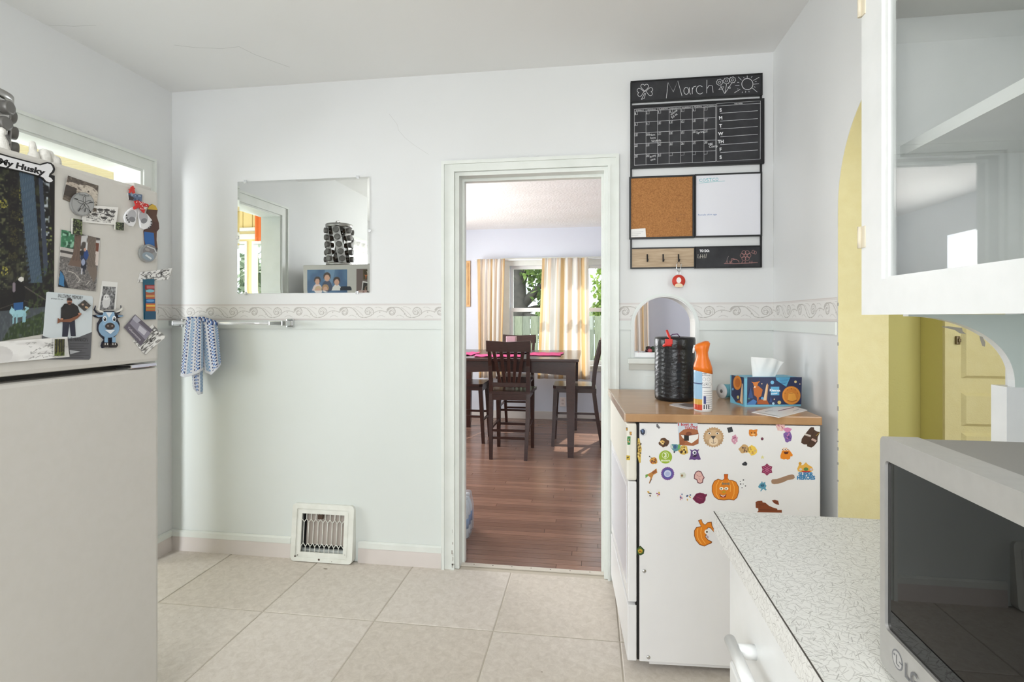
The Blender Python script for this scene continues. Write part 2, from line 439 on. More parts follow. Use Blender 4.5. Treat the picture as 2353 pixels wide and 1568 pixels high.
# rear wall; its window is added to go with the fill light
structure(MB().prism(rect(XL - .15, 1.03, 0, ZC), [rect(-1.4, .4, .95, 2.15)], Y0 - .12, Y0, XZ).build('wall_rear', M_WALL))
ce = structure(MB().box(XL - .15, 1.03, Y0 - .12, YB + .1, ZC, ZC + .1).build('ceiling', M_CEIL))
CR = mat('hairline_crack', (186, 186, 184), 0.8)
def crack(parent, plane, pts, wd):
    a = Art(plane); vs = []
    pts = [(p[0] + random.uniform(-1, 1), p[1] + random.uniform(-1, 1)) for p in pts]
    a.line(pts, wd * .8, (206, 206, 204))
    o = a.build('crack', None, None, thick=0.0002, lift=0.0, parent=parent)
    return o
PC = Plane((0, 0, ZC), (1, 0, 0), (0, -1, 0))
crack(ce, PC, [(112, 58), (170, 61), (222, 58)], 1.0)
crack(ce, PC, [(400, 103), (450, 110), (510, 112), (550, 108), (585, 124), (640, 145), (665, 155)], 1.0)
PW = Plane((0, YB, 0), (1, 0, 0), (0, 0, 1))
crack(wb, PW, [(895, 262), (912, 285), (915, 300), (930, 316), (950, 333), (985, 356)], 1.0)
crack(wb, PW, [(1185, 362), (1200, 360), (1220, 362), (1238, 358)], 1.2)

# kitchen floor of large vinyl tiles
M_GROUT = mat('vinyl_joint', (190, 181, 166), 0.6)
fl = structure(MB().box(XL - .1, 1.03, Y0 - .1, YB + .06, -.05, -.0025).build('floor', M_GROUT))
M_TILES = [mat('vinyl_tile_%s' % nm, c, 0.5, noise=(30, c2, 0.9, 14)) for nm, c, c2 in
           (('cream', (219, 211, 201), (190, 180, 168)), ('beige', (216, 207, 196), (187, 177, 164)), ('sand', (221, 213, 204), (194, 184, 172)))]
for m_ in M_TILES:
    for n_ in m_.node_tree.nodes:
        if n_.type == 'TEX_NOISE': n_.inputs['Roughness'].default_value = .78; n_.inputs['Distortion'].default_value = .6
TP = .5165; xs = [-2.462 + TP * k for k in range(8)]; ys = [2.19 + TP * k for k in range(-8, 2)]
tm = {}
for i in range(7):
    for j in range(9):
        x0, x1 = max(xs[i] + .002, XL), min(xs[i + 1] - .002, 1.027); y0, y1 = max(ys[j] + .002, Y0), min(ys[j + 1] - .002, YB + .05)
        if x1 - x0 < .01 or y1 - y0 < .01: continue
        cx, cy = (x0 + x1) / 2, (y0 + y1) / 2; key = (round(x1 - x0, 3), round(y1 - y0, 3), (i * 2 + j) % 3)
        if key not in tm:
            hw, hd = (x1 - x0) / 2, (y1 - y0) / 2
            o = MB().add([(-hw, -hd, -.002), (hw, -hd, -.002), (hw, hd, -.002), (-hw, hd, -.002), (-hw + .003, -hd + .003, 0), (hw - .003, -hd + .003, 0), (hw - .003, hd - .003, 0), (-hw + .003, hd - .003, 0)],
                         [(4, 5, 6, 7), (0, 1, 5, 4), (1, 2, 6, 5), (2, 3, 7, 6), (3, 0, 4, 7)]).build('tile', M_TILES[key[2]], fl, recalc=False)
            tm[key] = o.data
        else:
            o = bpy.data.objects.new('tile', tm[key]); COL.objects.link(o); o.parent = fl
        o.location = (cx, cy, 0)
for (u, v, r) in ((748, 1308, .012), (412, 1420, .002), (1245, 1545, .004)):
    p = on_z(u, v, 0); MB().lathe([(r, .0002), (r * .9, .0006)], n=9, m=Matrix.Translation(p) @ Matrix.Scale(.4, 4, (0, 1, 0))).build('floor_mark', mat('scuff', (120, 108, 92), .8), fl)

# baseboards: painted cap strip above vinyl cove base
def baseboard(name, p0, p1, nrm):
    p0 = Vector(p0); p1 = Vector(p1); nrm = Vector(nrm); root = None
    def run(z0, z1, t0, t1, nm, m, par):
        a, b = p0 + nrm * .0005, p1 + nrm * .0005
        vs = [a, b, b + nrm * t0, a + nrm * t0]; vs2 = [a, b, b + nrm * t1, a + nrm * t1]
        return MB().add([(p.x, p.y, z0) for p in vs] + [(p.x, p.y, z1) for p in vs2],
                        [(0, 1, 2, 3), (7, 6, 5, 4), (0, 4, 5, 1), (1, 5, 6, 2), (2, 6, 7, 3), (3, 7, 4, 0)]).build(nm, m, par)
    root = structure(run(0, .076, .016, .010, name, M_VINYL, None))
    run(.077, .104, .013, .013, 'cap_strip', M_TRIM, root); run(.104, .112, .013, .004, 'cap_edge', M_TRIM, root)
    return root
baseboard('baseboard_back_left', (XL, YB, 0), (-1.60, YB, 0), (0, -1, 0))
baseboard('baseboard_back_mid', (-1.215, YB, 0), (-0.762, YB, 0), (0, -1, 0))
baseboard('baseboard_left', (XL, 2.577, 0), (XL, YB - .014, 0), (1, 0, 0))
baseboard('baseboard_right', (XR, 2.045, 0), (XR, YB, 0), (-1, 0, 0))

# chair rail board and the scroll wallpaper border
BZ0, BZ1 = 1.284, 1.372
def rail(name, p0, p1, nrm):
    p0, p1, nrm = Vector(p0), Vector(p1), Vector(nrm)
    a, b = p0 + nrm * .0005, p1 + nrm * .0005
    vs = [(p.x, p.y, z) for z in (1.238, 1.283) for p in (a, b, b + nrm * .007, a + nrm * .007)]
    return structure(MB().add(vs, [(0, 1, 2, 3), (7, 6, 5, 4), (0, 4, 5, 1), (1, 5, 6, 2), (2, 6, 7, 3), (3, 7, 4, 0)]).build(name, M_WALL2))
rail('trim_1', (XL, YB, 0), (-0.757, YB, 0), (0, -1, 0))
rail('trim_2', (.14, YB, 0), (AX0 - .012, YB, 0), (0, -1, 0))
rail('trim_3', (AX1 + .012, YB, 0), (XR, YB, 0), (0, -1, 0))
rail('trim_4', (XR, 2.041, 0), (XR, YB, 0), (-1, 0, 0))
rail('trim_5', (XL, 2.582, 0), (XL, YB, 0), (1, 0, 0))
def scroll_motif():
    W, H = 130, 44; c = Canvas(W, H, (225, 223, 220)); asp = H / W
    ink = (182, 178, 173); ink2 = (196, 193, 189)
    for yy, w_ in ((.045, .010), (.10, .006), (.90, .006), (.955, .010)): c.stroke([(-.1, yy), (1.1, yy)], w_ * 1.0, (206, 199, 196))
    k = H / W
    def spiral(cx, cy, r, a0, turn, wd, col):
        pts = []
        for i in range(26):
            t = i / 25; rr = r * (1 - .82 * t); a = R(a0) + R(turn) * t
            pts.append((cx + rr * math.cos(a), cy + rr * math.sin(a) / k))
        for dx in (-1, 0, 1): c.stroke([(p[0] + dx, p[1]) for p in pts], wd, col)
    def curve(p0, p1, p2, wd, col):
        pts = [((1 - t) ** 2 * p0[0] + 2 * t * (1 - t) * p1[0] + t * t * p2[0], (1 - t) ** 2 * p0[1] + 2 * t * (1 - t) * p1[1] + t * t * p2[1]) for t in np.linspace(0, 1, 14)]
        for dx in (-1, 0, 1): c.stroke([(p[0] + dx, p[1]) for p in pts], wd, col)
    spiral(.20, .50, .105, 200, 480, .018, ink); spiral(.20, .50, .075, 180, 400, .012, ink2)
    spiral(.72, .50, .110, 20, -470, .016, ink); spiral(.72, .50, .08, 40, -380, .010, ink2)
    curve((.10, .50), (.16, .12), (.36, .26), .016, ink); curve((.36, .26), (.42, .34), (.52, .76), .014, ink)
    curve((.40, .24), (.50, .40), (.60, .72), .010, ink2); curve((.52, .76), (.66, .95), (.82, .62), .014, ink)
    curve((.82, .60), (.92, .30), (1.10, .52), .012, ink); curve((.90, .80), (.97, .62), (1.06, .80), .010, ink2)
    curve((.30, .76), (.36, .60), (.46, .82), .010, ink2); curve((.44, .20), (.52, .16), (.60, .32), .010, ink2)
    curve((.86, .24), (.94, .18), (1.0, .30), .010, ink2)
    for p in ((.245, .56), (.18, .44), (.70, .46), (.75, .56), (.47, .62), (.95, .52)): c.ell(p[0], p[1], .012, .012 / k, ink)
    return c.a
MOT = scroll_motif(); PER = .262
def border(name, plane, a0, a1, phase=0.0, skip=None):
    n = int((a1 - a0) / PER * 130) + 2; H = 44
    al = np.linspace(a0, a1, n); zl = np.linspace(BZ1, BZ0, H)
    ix = ((al / PER + phase) % 1.0 * 130).astype(int) % 130
    cols = MOT[:, ix]
    me = bpy.data.meshes.new(name); A, Z = np.meshgrid(al, zl)
    off = .0007
    co = np.stack([plane.o.x + plane.x.x * A + plane.n.x * off, plane.o.y + plane.x.y * A + plane.n.y * off, Z], -1).reshape(-1, 3)
    idx = np.arange(n * H).reshape(H, n); q = np.stack([idx[1:, :-1], idx[1:, 1:], idx[:-1, 1:], idx[:-1, :-1]], -1).reshape(-1, 4)
    if skip is not None:
        ca = (A[1:, :-1] + A[:-1, 1:]) / 2; cz = (Z[1:, :-1] + Z[:-1, 1:]) / 2; q = q[~skip(ca, cz).ravel()]
    me.from_pydata(co.tolist(), [], q.tolist()); at = me.color_attributes.new('Col', 'FLOAT_COLOR', 'POINT')
    c4 = np.ones((n * H, 4), np.float32); c4[:, :3] = lin(cols).reshape(-1, 3); at.data.foreach_set('color', c4.ravel())
    me.update(); me.materials.append(attr_mat('wallpaper', .6)); o = bpy.data.objects.new(name, me); COL.objects.link(o)
    return structure(o)
PRW = Plane((XR, 0, 0), (0, -1, 0), (0, 0, 1)); PLW = Plane((XL, 0, 0), (0, 1, 0), (0, 0, 1))
border('trim_wallpaper_back_left', PW, XL, -.757, .15)
border('trim_wallpaper_back_right', PW, .14, XR, .55, lambda a, z: (z < ASP) & (np.abs(a - cxa) < rxa + .004) | (((a - cxa) / (rxa + .004)) ** 2 + ((z - ASP) / (rya + .004)) ** 2 < 1))
border('trim_wallpaper_right', PRW, -YB, -2.041, .3)
border('trim_wallpaper_left', PLW, 2.582, YB, .3)

# doorway casing, jamb and threshold
dr = structure(tag(MB().prism([(-.757, 0), (-.690, 0), (-.690, 2.05), (.088, 2.05), (.088, 0), (.142, 0), (.142, 2.105), (-.757, 2.105)], [], YB - .018, YB - .0005, XZ).build('door_1', M_TRIM)))
for (a, b) in ((-.757, -.742), (.127, .142)): MB().box(a, b, YB - .027, YB - .018, 0, 2.105).build('casing_bead', M_TRIM, dr)
MB().box(-.742, .127, YB - .027, YB - .018, 2.088, 2.105).build('casing_bead', M_TRIM, dr)
for (a, b) in ((-.704, -.690), (.088, .100)): MB().box(a, b, YB - .024, YB - .018, 0, 2.052).build('casing_bead', M_TRIM, dr)
MB().prism([(-.690, 0), (-.668, 0), (-.668, 2.03), (.070, 2.03), (.070, 0), (.0885, 0), (.0885, 2.049), (-.690, 2.049)], [], YB - .004, YB + .135, XZ).build('jamb', M_TRIM, dr)
MB().prism([(-.668, 0), (-.655, 0), (-.655, 2.016), (.058, 2.016), (.058, 0), (.070, 0), (.070, 2.03), (-.668, 2.03)], [], YB + .06, YB + .10, XZ).build('door_stop', M_TRIM, dr)
MB().prism([(-.75, 0), (-.675, 0), (-.675, 2.03), (.075, 2.03), (.075, 0), (.15, 0), (.15, 2.11), (-.75, 2.11)], [], YB + .1305, YB + .15, XZ).build('dining_casing', M_TRIM, dr)
th = structure(MB().box(-.668, .070, YB + .030, YB + .062, -.002, .005, .002).build('trim_threshold', mat('threshold_strip', (206, 198, 186), .4)))
for k in range(7): MB().lathe([(.0035, .005), (.002, .0062)], cx=-.60 + k * .1, cy=YB + .046, n=8).build('nail', mat('nail_steel', (110, 100, 90), .4, 1), th)
mbp = MB(); g = random.Random(8)
for k in range(10):
    z = g.uniform(.01, .2); mbp.box(-.7055 + g.uniform(0, .012), -.700 + g.uniform(0, .012), YB - .0247, YB - .0235, z, z + g.uniform(.004, .02))
mbp.build('paint_chip', M_CHIP, dr)

# arched niche opening with its sill
ni = structure(MB().prism([(p[0], p[1]) for p in arch(AX0 - .012, AX1 + .012, AZ0, ASP, 28, ATOP + .012)], [arch(AX0 + .001, AX1 - .001, AZ0 - .001 + .002, ASP, 28, ATOP - .001)], YB - .006, YB - .0004, XZ).build('trim_niche', M_WALL2))
MB().prism(arch(AX0 - .0005, AX1 + .0005, AZ0, ASP, 28, ATOP), [arch(AX0 + .006, AX1 - .006, AZ0 + .004, ASP, 28, ATOP - .006)], YB + .0002, YB + .131, XZ).build('niche_lining', M_WHITE, ni)
MB().box(.184, .548, YB - .045, YB + .001, AZ0 - .027, AZ0 - .001, .005).build('sill', M_TRIM, ni)
MB().add([(x, y, z) for x in (.190, .542) for (y, z) in ((YB, AZ0 - .027), (YB - .034, AZ0 - .027), (YB - .012, AZ0 - .058), (YB, AZ0 - .058))],
         [(0, 1, 2, 3), (7, 6, 5, 4), (0, 4, 5, 1), (1, 5, 6, 2), (2, 6, 7, 3), (3, 7, 4, 0)]).build('sill_moulding', M_TRIM, ni)
MB().box(.27, .455, YB - .005, YB - .0004, .60, AZ0 - .09).build('apron_panel', M_WALL2, ni)

# window 1 in the left wall: casing, lining, looks into the porch
def casing(name, W, x, tw, thick, reveal, sill=True):
    a0, a1, b0, b1 = W
    o = structure(MB().prism(rect(a0 - tw, a1 + tw, b0 - tw, b1 + tw), [rect(a0, a1, b0, b1)], x + .0005, x + thick, YZ).build(name, M_TRIM))
    MB().prism(rect(a0 - tw, a1 + tw, b1 + tw - .014, b1 + tw), [], x + thick, x + thick + .010, YZ).build('head_bead', M_TRIM, o)
    for (p, q) in ((a0 - tw, a0 - tw + .012), (a1 + tw - .012, a1 + tw)): MB().prism(rect(p, q, b0 - tw, b1 + tw - .014), [], x + thick, x + thick + .010, YZ).build('casing_bead', M_TRIM, o)
    MB().prism(rect(a0 - .0005, a1 + .0005, b0 - .0005, b1 + .0005), [rect(a0 + .012, a1 - .012, b0 + .012, b1 - .012)], x - reveal, x + .006, YZ).build('window_lining', M_TRIM, o)
    if sill: MB().box(x - .02, x + .05, a0 - tw, a1 + tw, b0 - .03, b0 + .008, .004).build('window_sill', M_TRIM, o)
    return o
a0, a1, b1, tw = W1[0], W1[1], W1[3], .072
def ushape(o, i, zo, zi): return [(a0 - o, 0), (a0 + i, 0), (a0 + i, zi), (a1 - i, zi), (a1 - i, 0), (a1 + o, 0), (a1 + o, zo), (a0 - o, zo)]
d3 = structure(MB().prism(ushape(tw, 0, b1 + tw, b1), [], XL + .0005, XL + .016, YZ).build('door_3', M_TRIM))
MB().prism(rect(a0 - tw, a1 + tw, b1 + tw - .014, b1 + tw), [], XL + .016, XL + .026, YZ).build('head_bead', M_TRIM, d3)
for (p, q) in ((a0 - tw, a0 - tw + .012), (a1 + tw - .012, a1 + tw)): MB().prism(rect(p, q, 0, b1 + tw - .014), [], XL + .016, XL + .026, YZ).build('casing_bead', M_TRIM, d3)
MB().prism(ushape(.0005, .012, b1 + .0005, b1 - .012), [], XL - .152, XL + .006, YZ).build('jamb', M_TRIM, d3)
w2 = casing('window_2', W2, XL, .07, .016, .15)
MB().prism(rect(W2[0] + .012, W2[1] - .012, W2[2] + .012, W2[3] - .012), [rect(W2[0] + .05, W2[1] - .05, 1.58, W2[3] - .05), rect(W2[0] + .05, W2[1] - .05, W2[2] + .05, 1.54)], XL - .10, XL - .06, YZ).build('sash', M_WHITE, w2)
rw = structure(MB().prism(rect(-1.48, .48, .87, 2.23), [rect(-1.4, .4, .95, 2.15)], Y0 + .0005, Y0 + .02, XZ).build('window_3', M_TRIM))  # made-up window around the rear fill light, never in view
MB().prism(rect(-1.4, .4, .95, 2.15), [rect(-1.35, -.53, 1.0, 2.1), rect(-.47, .35, 1.0, 2.1)], Y0 - .10, Y0 - .06, XZ).build('sash', M_WHITE, rw)

# ---------------- porch beyond window 1
PX, PY0, PY1, PZ = -5.2, 0.15, 4.8, 2.50
structure(MB().box(PX - .1, XL - .1, PY0 - .1, PY1 + .1, -.1, -.003).build('floor_porch', mat('porch_floor', (200, 201, 202), .6)))
pc = structure(MB().box(PX - .1, XL - .15, PY0 - .1, PY1 + .1, PZ + .012, PZ + .1).build('ceiling_porch', mat('board_gap', (170, 150, 110), .7)))
pm_ = None
for k in range(51):
    y = PY0 + .045 + k * .09
    if pm_ is None:
        o = MB().box(PX, XL - .151, -.041, .041, -.010, .012, .006).build('board', M_CREAM, pc); pm_ = o.data
    else:
        o = bpy.data.objects.new('board', pm_); COL.objects.link(o); o.parent = pc
    o.location = (0, y, PZ)
# porch end wall (south): yellow board siding above a beam, two windows below
xw = [(-4.45, -3.615), (-3.555, -3.19), (-3.12, -2.55)]
ps = structure(MB().prism(rect(PX, XL - .15, 0, PZ), [rect(a, b, .75 if b < -3 else .15, 2.11) for a, b in xw], PY0 - .10, PY0, XZ).build('wall_porch_south', M_PORCHY))
bd = None
for k in range(28):
    x = PX + .06 + k * .11
    if x > XL - .21: break
    if bd is None: o = MB().box(-.052, .052, 0, .014, 2.25, PZ - .012, .004).build('board', M_PORCHY, ps); bd = o.data
    else: o = bpy.data.objects.new('board', bd); COL.objects.link(o); o.parent = ps
    o.location = (x, PY0, 0)
MB().box(PX, XL - .151, PY0, PY0 + .05, 2.215, 2.25, .006).build('beam', M_WHITE, ps)
MB().box(PX, XL - .151, PY0, PY0 + .03, 2.13, 2.185, .006).build('head_board', M_WHITE, ps)
for a, b in xw: MB().prism(rect(a, b, .75 if b < -3 else .15, 2.11), [rect(a + .022, b - .022, .80 if b < -3 else .2, 2.08)], PY0 - .06, PY0 + .012, XZ).build('window_frame', M_WHITE, ps)
pn = structure(MB().prism(rect(PX, XL - .15, 0, PZ), [rect(-4.7, -3.9, .8, 2.1), rect(-3.6, -2.8, .8, 2.1)], PY1, PY1 + .1, XZ).build('wall_porch_north', M_WHITE))
MB().box(-4.95, -4.86, PY1 - .03, PY1, .0, PZ - .012, .004).build('corner_board', M_PORCHY, pn)
pw = structure(MB().prism(rect(PY0, PY1, 0, PZ), [rect(.6, 1.68, .8, 2.15), rect(1.8, 2.9, .8, 2.15), rect(3.1, 4.3, .8, 2.15)], PX, PX + .1, YZ).build('wall_porch_west', M_WHITE))

oc = MB(); vs = []
for j in range(9):
    for i in range(7): vs.append((-3.475 + .085 * i / 6, PY0 + .075 + .008 * math.sin(i * 1.9), 2.46 - .36 * j / 8))
oc.add(vs, [(j * 7 + i, j * 7 + i + 1, (j + 1) * 7 + i + 1, (j + 1) * 7 + i) for j in range(8) for i in range(6)], None, True)
oc = tag(oc.build('orange_banner', mat('orange_cloth', (222, 112, 50), .7), None, recalc=False), 'narrow orange cloth banner hanging from the porch ceiling by the end window', 'banner'); m_ = oc.modifiers.new('t', 'SOLIDIFY'); m_.thickness = .002
# ---------------- dining room
QX0, QX1, QY1, QZ = -2.30, 1.45, 6.84, 2.44
qa = structure(MB().prism(rect(QX0, QX1, 0, QZ), [rect(-1.02, -.39, .70, 1.96), rect(-.29, .46, .70, 1.96)], QY1, QY1 + .14, XZ).build('wall_dining_back', M_BLUE))
structure(MB().prism(rect(YB + .13, QY1, 0, QZ), [rect(4.0, 5.8, .8, 2.1)], QX0 - .12, QX0, YZ).build('wall_dining_left', M_BLUE))
structure(MB().box(QX1, QX1 + .12, YB + .13, QY1, 0, QZ).build('wall_dining_right', M_BLUE))
structure(MB().box(XR + .171, QX1, YB + .01, YB + .13, 0, QZ).build('wall_dining_front', M_BLUE))
structure(MB().box(QX0 - .12, QX1 + .1, YB + .131, QY1 + .1, QZ, QZ + .1).build('ceiling_dining', mat('dining_ceiling', (249, 247, 245), .8, noise=(3, (242, 239, 236), .8), bump=(45, .5, .01))))
structure(MB().box(QX0, QX1, QY1 - .016, QY1 - .0005, 0, .10, .003).build('baseboard_dining', mat('dining_baseboard', (222, 216, 210), .4)))
fd = structure(MB().box(QX0, QX1, YB + .061, QY1 + .01, -.05, -.004).build('floor_dining', mat('plank_joint', (52, 36, 28), .8)))
def plank_mat(nm, c, c2): return mat('oak_plank_' + nm, c, 0.24, noise=(5, c2, .75, 8, (1.2, 26, 1)), bump=(30, .12, .002))
PMS = [plank_mat('umber', (142, 107, 91), (106, 82, 71)), plank_mat('walnut', (132, 99, 84), (102, 78, 68)), plank_mat('russet', (152, 115, 98), (116, 90, 78)), plank_mat('cocoa', (136, 103, 88), (106, 82, 72))]
g = random.Random(12); PWD = .0575; nrow = int((QY1 - YB - .062) / PWD) + 1; pmesh = {}; cnt = 0
for r_ in range(nrow):
    y = YB + .062 + PWD * (r_ + .5); x = QX0 - g.uniform(0, 1.0)
    while x < QX1:
        ln = g.choice((1.0, 1.3, 1.6)); a, b = max(x, QX0), min(x + ln, QX1); x += ln
        if b - a < .05: continue
        mi = g.randrange(4); key = (round(b - a, 2), mi)
        if key not in pmesh:
            h = (b - a) / 2 - .0006; d = PWD / 2 - .0006
            o = MB().add([(-h, -d, -.004), (h, -d, -.004), (h, d, -.004), (-h, d, -.004), (-h + .0006, -d + .0008, 0), (h - .0006, -d + .0008, 0), (h - .0006, d - .0008, 0), (-h + .0006, d - .0008, 0)],
                         [(4, 5, 6, 7), (0, 1, 5, 4), (1, 2, 6, 5), (2, 3, 7, 6), (3, 0, 4, 7)]).build('plank', PMS[mi], fd, recalc=False); pmesh[key] = o.data
        else: o = bpy.data.objects.new('plank', pmesh[key]); COL.objects.link(o); o.parent = fd
        o.location = ((a + b) / 2, y, 0); cnt += 1
# dining windows: casing, sashes and panes
dw_ = structure(MB().prism(rect(-1.12, .56, .62, 2.045), [rect(-1.02, -.39, .70, 1.96), rect(-.29, .46, .70, 1.96)], QY1 - .022, QY1 - .0005, XZ).build('window_4', M_TRIM))
MB().box(-1.14, .58, QY1 - .05, QY1 - .02, 2.03, 2.06, .005).build('head_cap', M_TRIM, dw_)
MB().box(-1.16, .60, QY1 - .075, QY1 - .02, .675, .70, .005).build('window_sill', M_TRIM, dw_)
def thin_glass(name, ior=1.5):
    m = bpy.data.materials.new(name); m.use_nodes = True; nt = m.node_tree; nt.nodes.remove(nt.nodes['Principled BSDF'])
    tr = nt.nodes.new('ShaderNodeBsdfTransparent'); tr.inputs[0].default_value = (.97, .98, .975, 1); gl = nt.nodes.new('ShaderNodeBsdfGlossy'); gl.inputs['Roughness'].default_value = 0.0
    lw = nt.nodes.new('ShaderNodeLayerWeight'); lw.inputs['Blend'].default_value = .5; pw = nt.nodes.new('ShaderNodeMath'); pw.operation = 'POWER'; pw.inputs[1].default_value = 4.0; nt.links.new(lw.outputs['Facing'], pw.inputs[0])
    fr_ = nt.nodes.new('ShaderNodeMath'); fr_.operation = 'MULTIPLY_ADD'; f0 = ((ior - 1) / (ior + 1)) ** 2; fr_.inputs[1].default_value = 1 - f0; fr_.inputs[2].default_value = f0; nt.links.new(pw.outputs[0], fr_.inputs[0]); mx = nt.nodes.new('ShaderNodeMixShader')
    nt.links.new(fr_.outputs[0], mx.inputs[0]); nt.links.new(tr.outputs[0], mx.inputs[1]); nt.links.new(gl.outputs[0], mx.inputs[2]); nt.links.new(mx.outputs[0], nt.nodes['Material Output'].inputs['Surface'])
    return m
M_PANE = thin_glass('window_glass', 1.35)
for a, b in ((-1.02, -.39), (-.29, .46)):
    s1 = MB().prism(rect(a, b, 1.37, 1.96), [rect(a + .04, b - .04, 1.41, 1.92)], QY1 + .05, QY1 + .08, XZ).build('sash', M_WHITE, dw_)
    s2 = MB().prism(rect(a, b, .70, 1.42), [rect(a + .04, b - .04, .75, 1.37)], QY1 + .015, QY1 + .045, XZ).build('sash', M_WHITE, dw_)
    MB().box(a + .039, b - .039, QY1 + .063, QY1 + .067, 1.409, 1.921).build('pane', M_PANE, s1); MB().box(a + .039, b - .039, QY1 + .028, QY1 + .032, .749, 1.371).build('pane', M_PANE, s2)

# ---------------- hall beyond the arch
HX = 2.75
structure(MB().box(XR + .162, HX, .2, 2.7, -.05, 0).build('floor_hall', mat('hall_floor', (120, 90, 70), .5)))
structure(MB().box(XR + .165, HX, .2, 3.0, 2.44, 2.5).build('ceiling_hall', M_CEIL))
structure(MB().box(XR + .165, HX + .1, 2.695, 2.707, 0, 2.44).build('wall_hall_back', M_GOLD))
structure(MB().box(1.494, 1.53, 2.54, 2.694, 0, 2.44).build('wall_hall_return', M_GOLD))
structure(MB().box(HX, HX + .1, .2, 3.0, 0, 2.44).build('wall_hall_right', M_YEL))
structure(MB().prism(rect(XR + .165, HX, 0, 2.44), [rect(1.4, 2.4, 1.0, 2.2)], .1, .2, XZ).build('wall_hall_front', M_YEL))
hd = structure(MB().box(1.495, HX - .001, 2.525, 2.54, 0.0, 2.438).build('door_2', M_YEL))
for (z0, z1) in ((1.042, 1.62), (.839, .980), (.22, .811), (1.68, 2.1)):
    for (x0, x1) in ((1.557, 1.88), (1.95, 2.27)):
        o = MB().add([(x0, 2.5248, z0), (x1, 2.5248, z0), (x1, 2.5248, z1), (x0, 2.5248, z1), (x0 + .012, 2.512, z0 + .012), (x1 - .012, 2.512, z0 + .012), (x1 - .012, 2.512, z1 - .012), (x0 + .012, 2.512, z1 - .012)],
                     [(4, 5, 6, 7), (0, 1, 5, 4), (1, 2, 6, 5), (2, 3, 7, 6), (3, 0, 4, 7)]).build('panel', M_YEL, hd)
MB().box(1.532, 1.546, 2.510, 2.5248, 1.185, 1.22, .003).box(1.535, 1.543, 2.500, 2.512, 1.195, 1.21, .002).build('latch', mat('latch_metal', (120, 108, 90), .35, 1), hd)

# ================================================================== BIG KITCHEN THINGS
M_FR = mat('fridge_enamel', (206, 203, 197), 0.42, noise=(40, (202, 199, 192), .5), bump=(420, .10, .0008))
M_CHROME = mat('chrome', (215, 216, 218), 0.14, 1.0)
M_STEEL = mat('brushed_steel', (178, 176, 173), 0.32, 1.0, noise=(60, (150, 148, 145), .6, 3, (1, 1, 18)))
M_BLACK = mat('black_plastic', (20, 20, 21), 0.4)
FX, FY1, FY0, FZ = -1.37, 1.545, 0.78, 1.703
fr = thing('refrigerator', 'beige top-freezer refrigerator with its doors covered in magnets and photos', 'refrigerator', (-1.78, 1.16, 0))
fo = Vector((-1.78, 1.16, 0))
def fbox(nm, m, *a, bev=.0, par=None):
    b = MB().box(a[0] - fo.x, a[1] - fo.x, a[2] - fo.y, a[3] - fo.y, a[4], a[5], bev); return b.build(nm, m, par or fr)
fbox('body', M_FR, -2.19, -1.452, FY0 + .004, FY1 - .004, .03, FZ - .001, bev=.008)
fz = fbox('freezer_door', M_FR, -1.447, FX, FY0, FY1, 1.158, FZ, bev=.012)
fd_ = fbox('fridge_door', M_FR, -1.447, FX, FY0, FY1, .125, 1.142, bev=.012)
fbox('gasket', mat('gasket', (90, 88, 84), .7), -1.452, -1.44, FY0 + .02, FY1 - .02, .14, 1.69)
fbox('kick_grille', mat('kick_plate', (150, 147, 142), .5), -1.46, -1.42, FY0 + .02, FY1 - .02, .025, .115)
fbox('hinge', M_CHROME, -1.42, FX + .003, FY1 - .11, FY1 - .012, 1.144, 1.156, bev=.002)
fbox('hinge_cover', M_FR, -1.46, -1.39, FY1 - .075, FY1 - .008, FZ - .002, FZ + .014, bev=.004)
for (z0, z1) in ((1.22, 1.55), (.70, 1.08)): fbox('door_handle', M_FR, FX + .001, FX + .045, FY0 + .03, FY0 + .06, z0, z1, bev=.008)
for dy in (.06, .70):
    for dx in (-2.15, -1.50): fbox('foot', M_BLACK, dx, dx + .04, FY0 + dy - .02, FY0 + dy + .02, 0, .035)

# portable dishwasher, turned a little off square
DWA = R(3.0); DO = Vector((.166, 2.004, 0))
dw = thing('dishwasher', 'white portable dishwasher with wood-look top and stickers on its side', 'dishwasher', DO, DWA)
M_DW = mat('dishwasher_enamel', (232, 231, 231), 0.28, noise=(5, (226, 225, 226), .5))
M_DWP = mat('dishwasher_ivory_plastic', (229, 225, 214), 0.4)
M_WOODTOP = mat('wood_laminate', (190, 152, 112), 0.28, noise=(6, (163, 122, 84), .8, 7, (1.5, 22, 1)), coat=.2)
DL, DD = .655, .642     # length along the wall direction, depth
sp = MB().box(.013, DD, 0, .012, .045, .914, .002).build('side_panel', M_DW, dw)
MB().box(.05, DD, .0125, DL - .0125, .03, .914).build('body', M_DW, dw)
MB().box(.006, DD, DL - .012, DL, .045, .914, .002).build('side_panel', M_DW, dw)
MB().box(.0045, .0485, .002, .0115, .05, .912).build('edge_gap', M_DARK, dw)
MB().box(-.028, .003, .0, DL, .26, .700, .004).build('door', M_DW, dw)
MB().box(-.033, .004, -.0005, DL, .703, .913, .008).build('control_panel', M_DWP, dw)
MB().box(-.030, .003, .0, DL, .045, .248, .004).build('lower_panel', M_DW, dw)
MB().box(-.0295, -.0275, .04, DL - .04, .31, .67).build('door_inset', mat('dishwasher_inset', (222, 222, 228), .25), dw)
MB().box(-.001, .03, .002, .010, .2485, .2595).build('door_slot', M_DARK, dw)
MB().box(-.040, DD + .004, -.008, DL + .012, .9185, .949, .004).build('worktop', M_WOODTOP, dw)
MB().box(-.043, -.036, -.0085, DL + .012, .918, .9495, .003).build('edge_band', mat('clear_edge_band', (196, 170, 150), .12), dw)
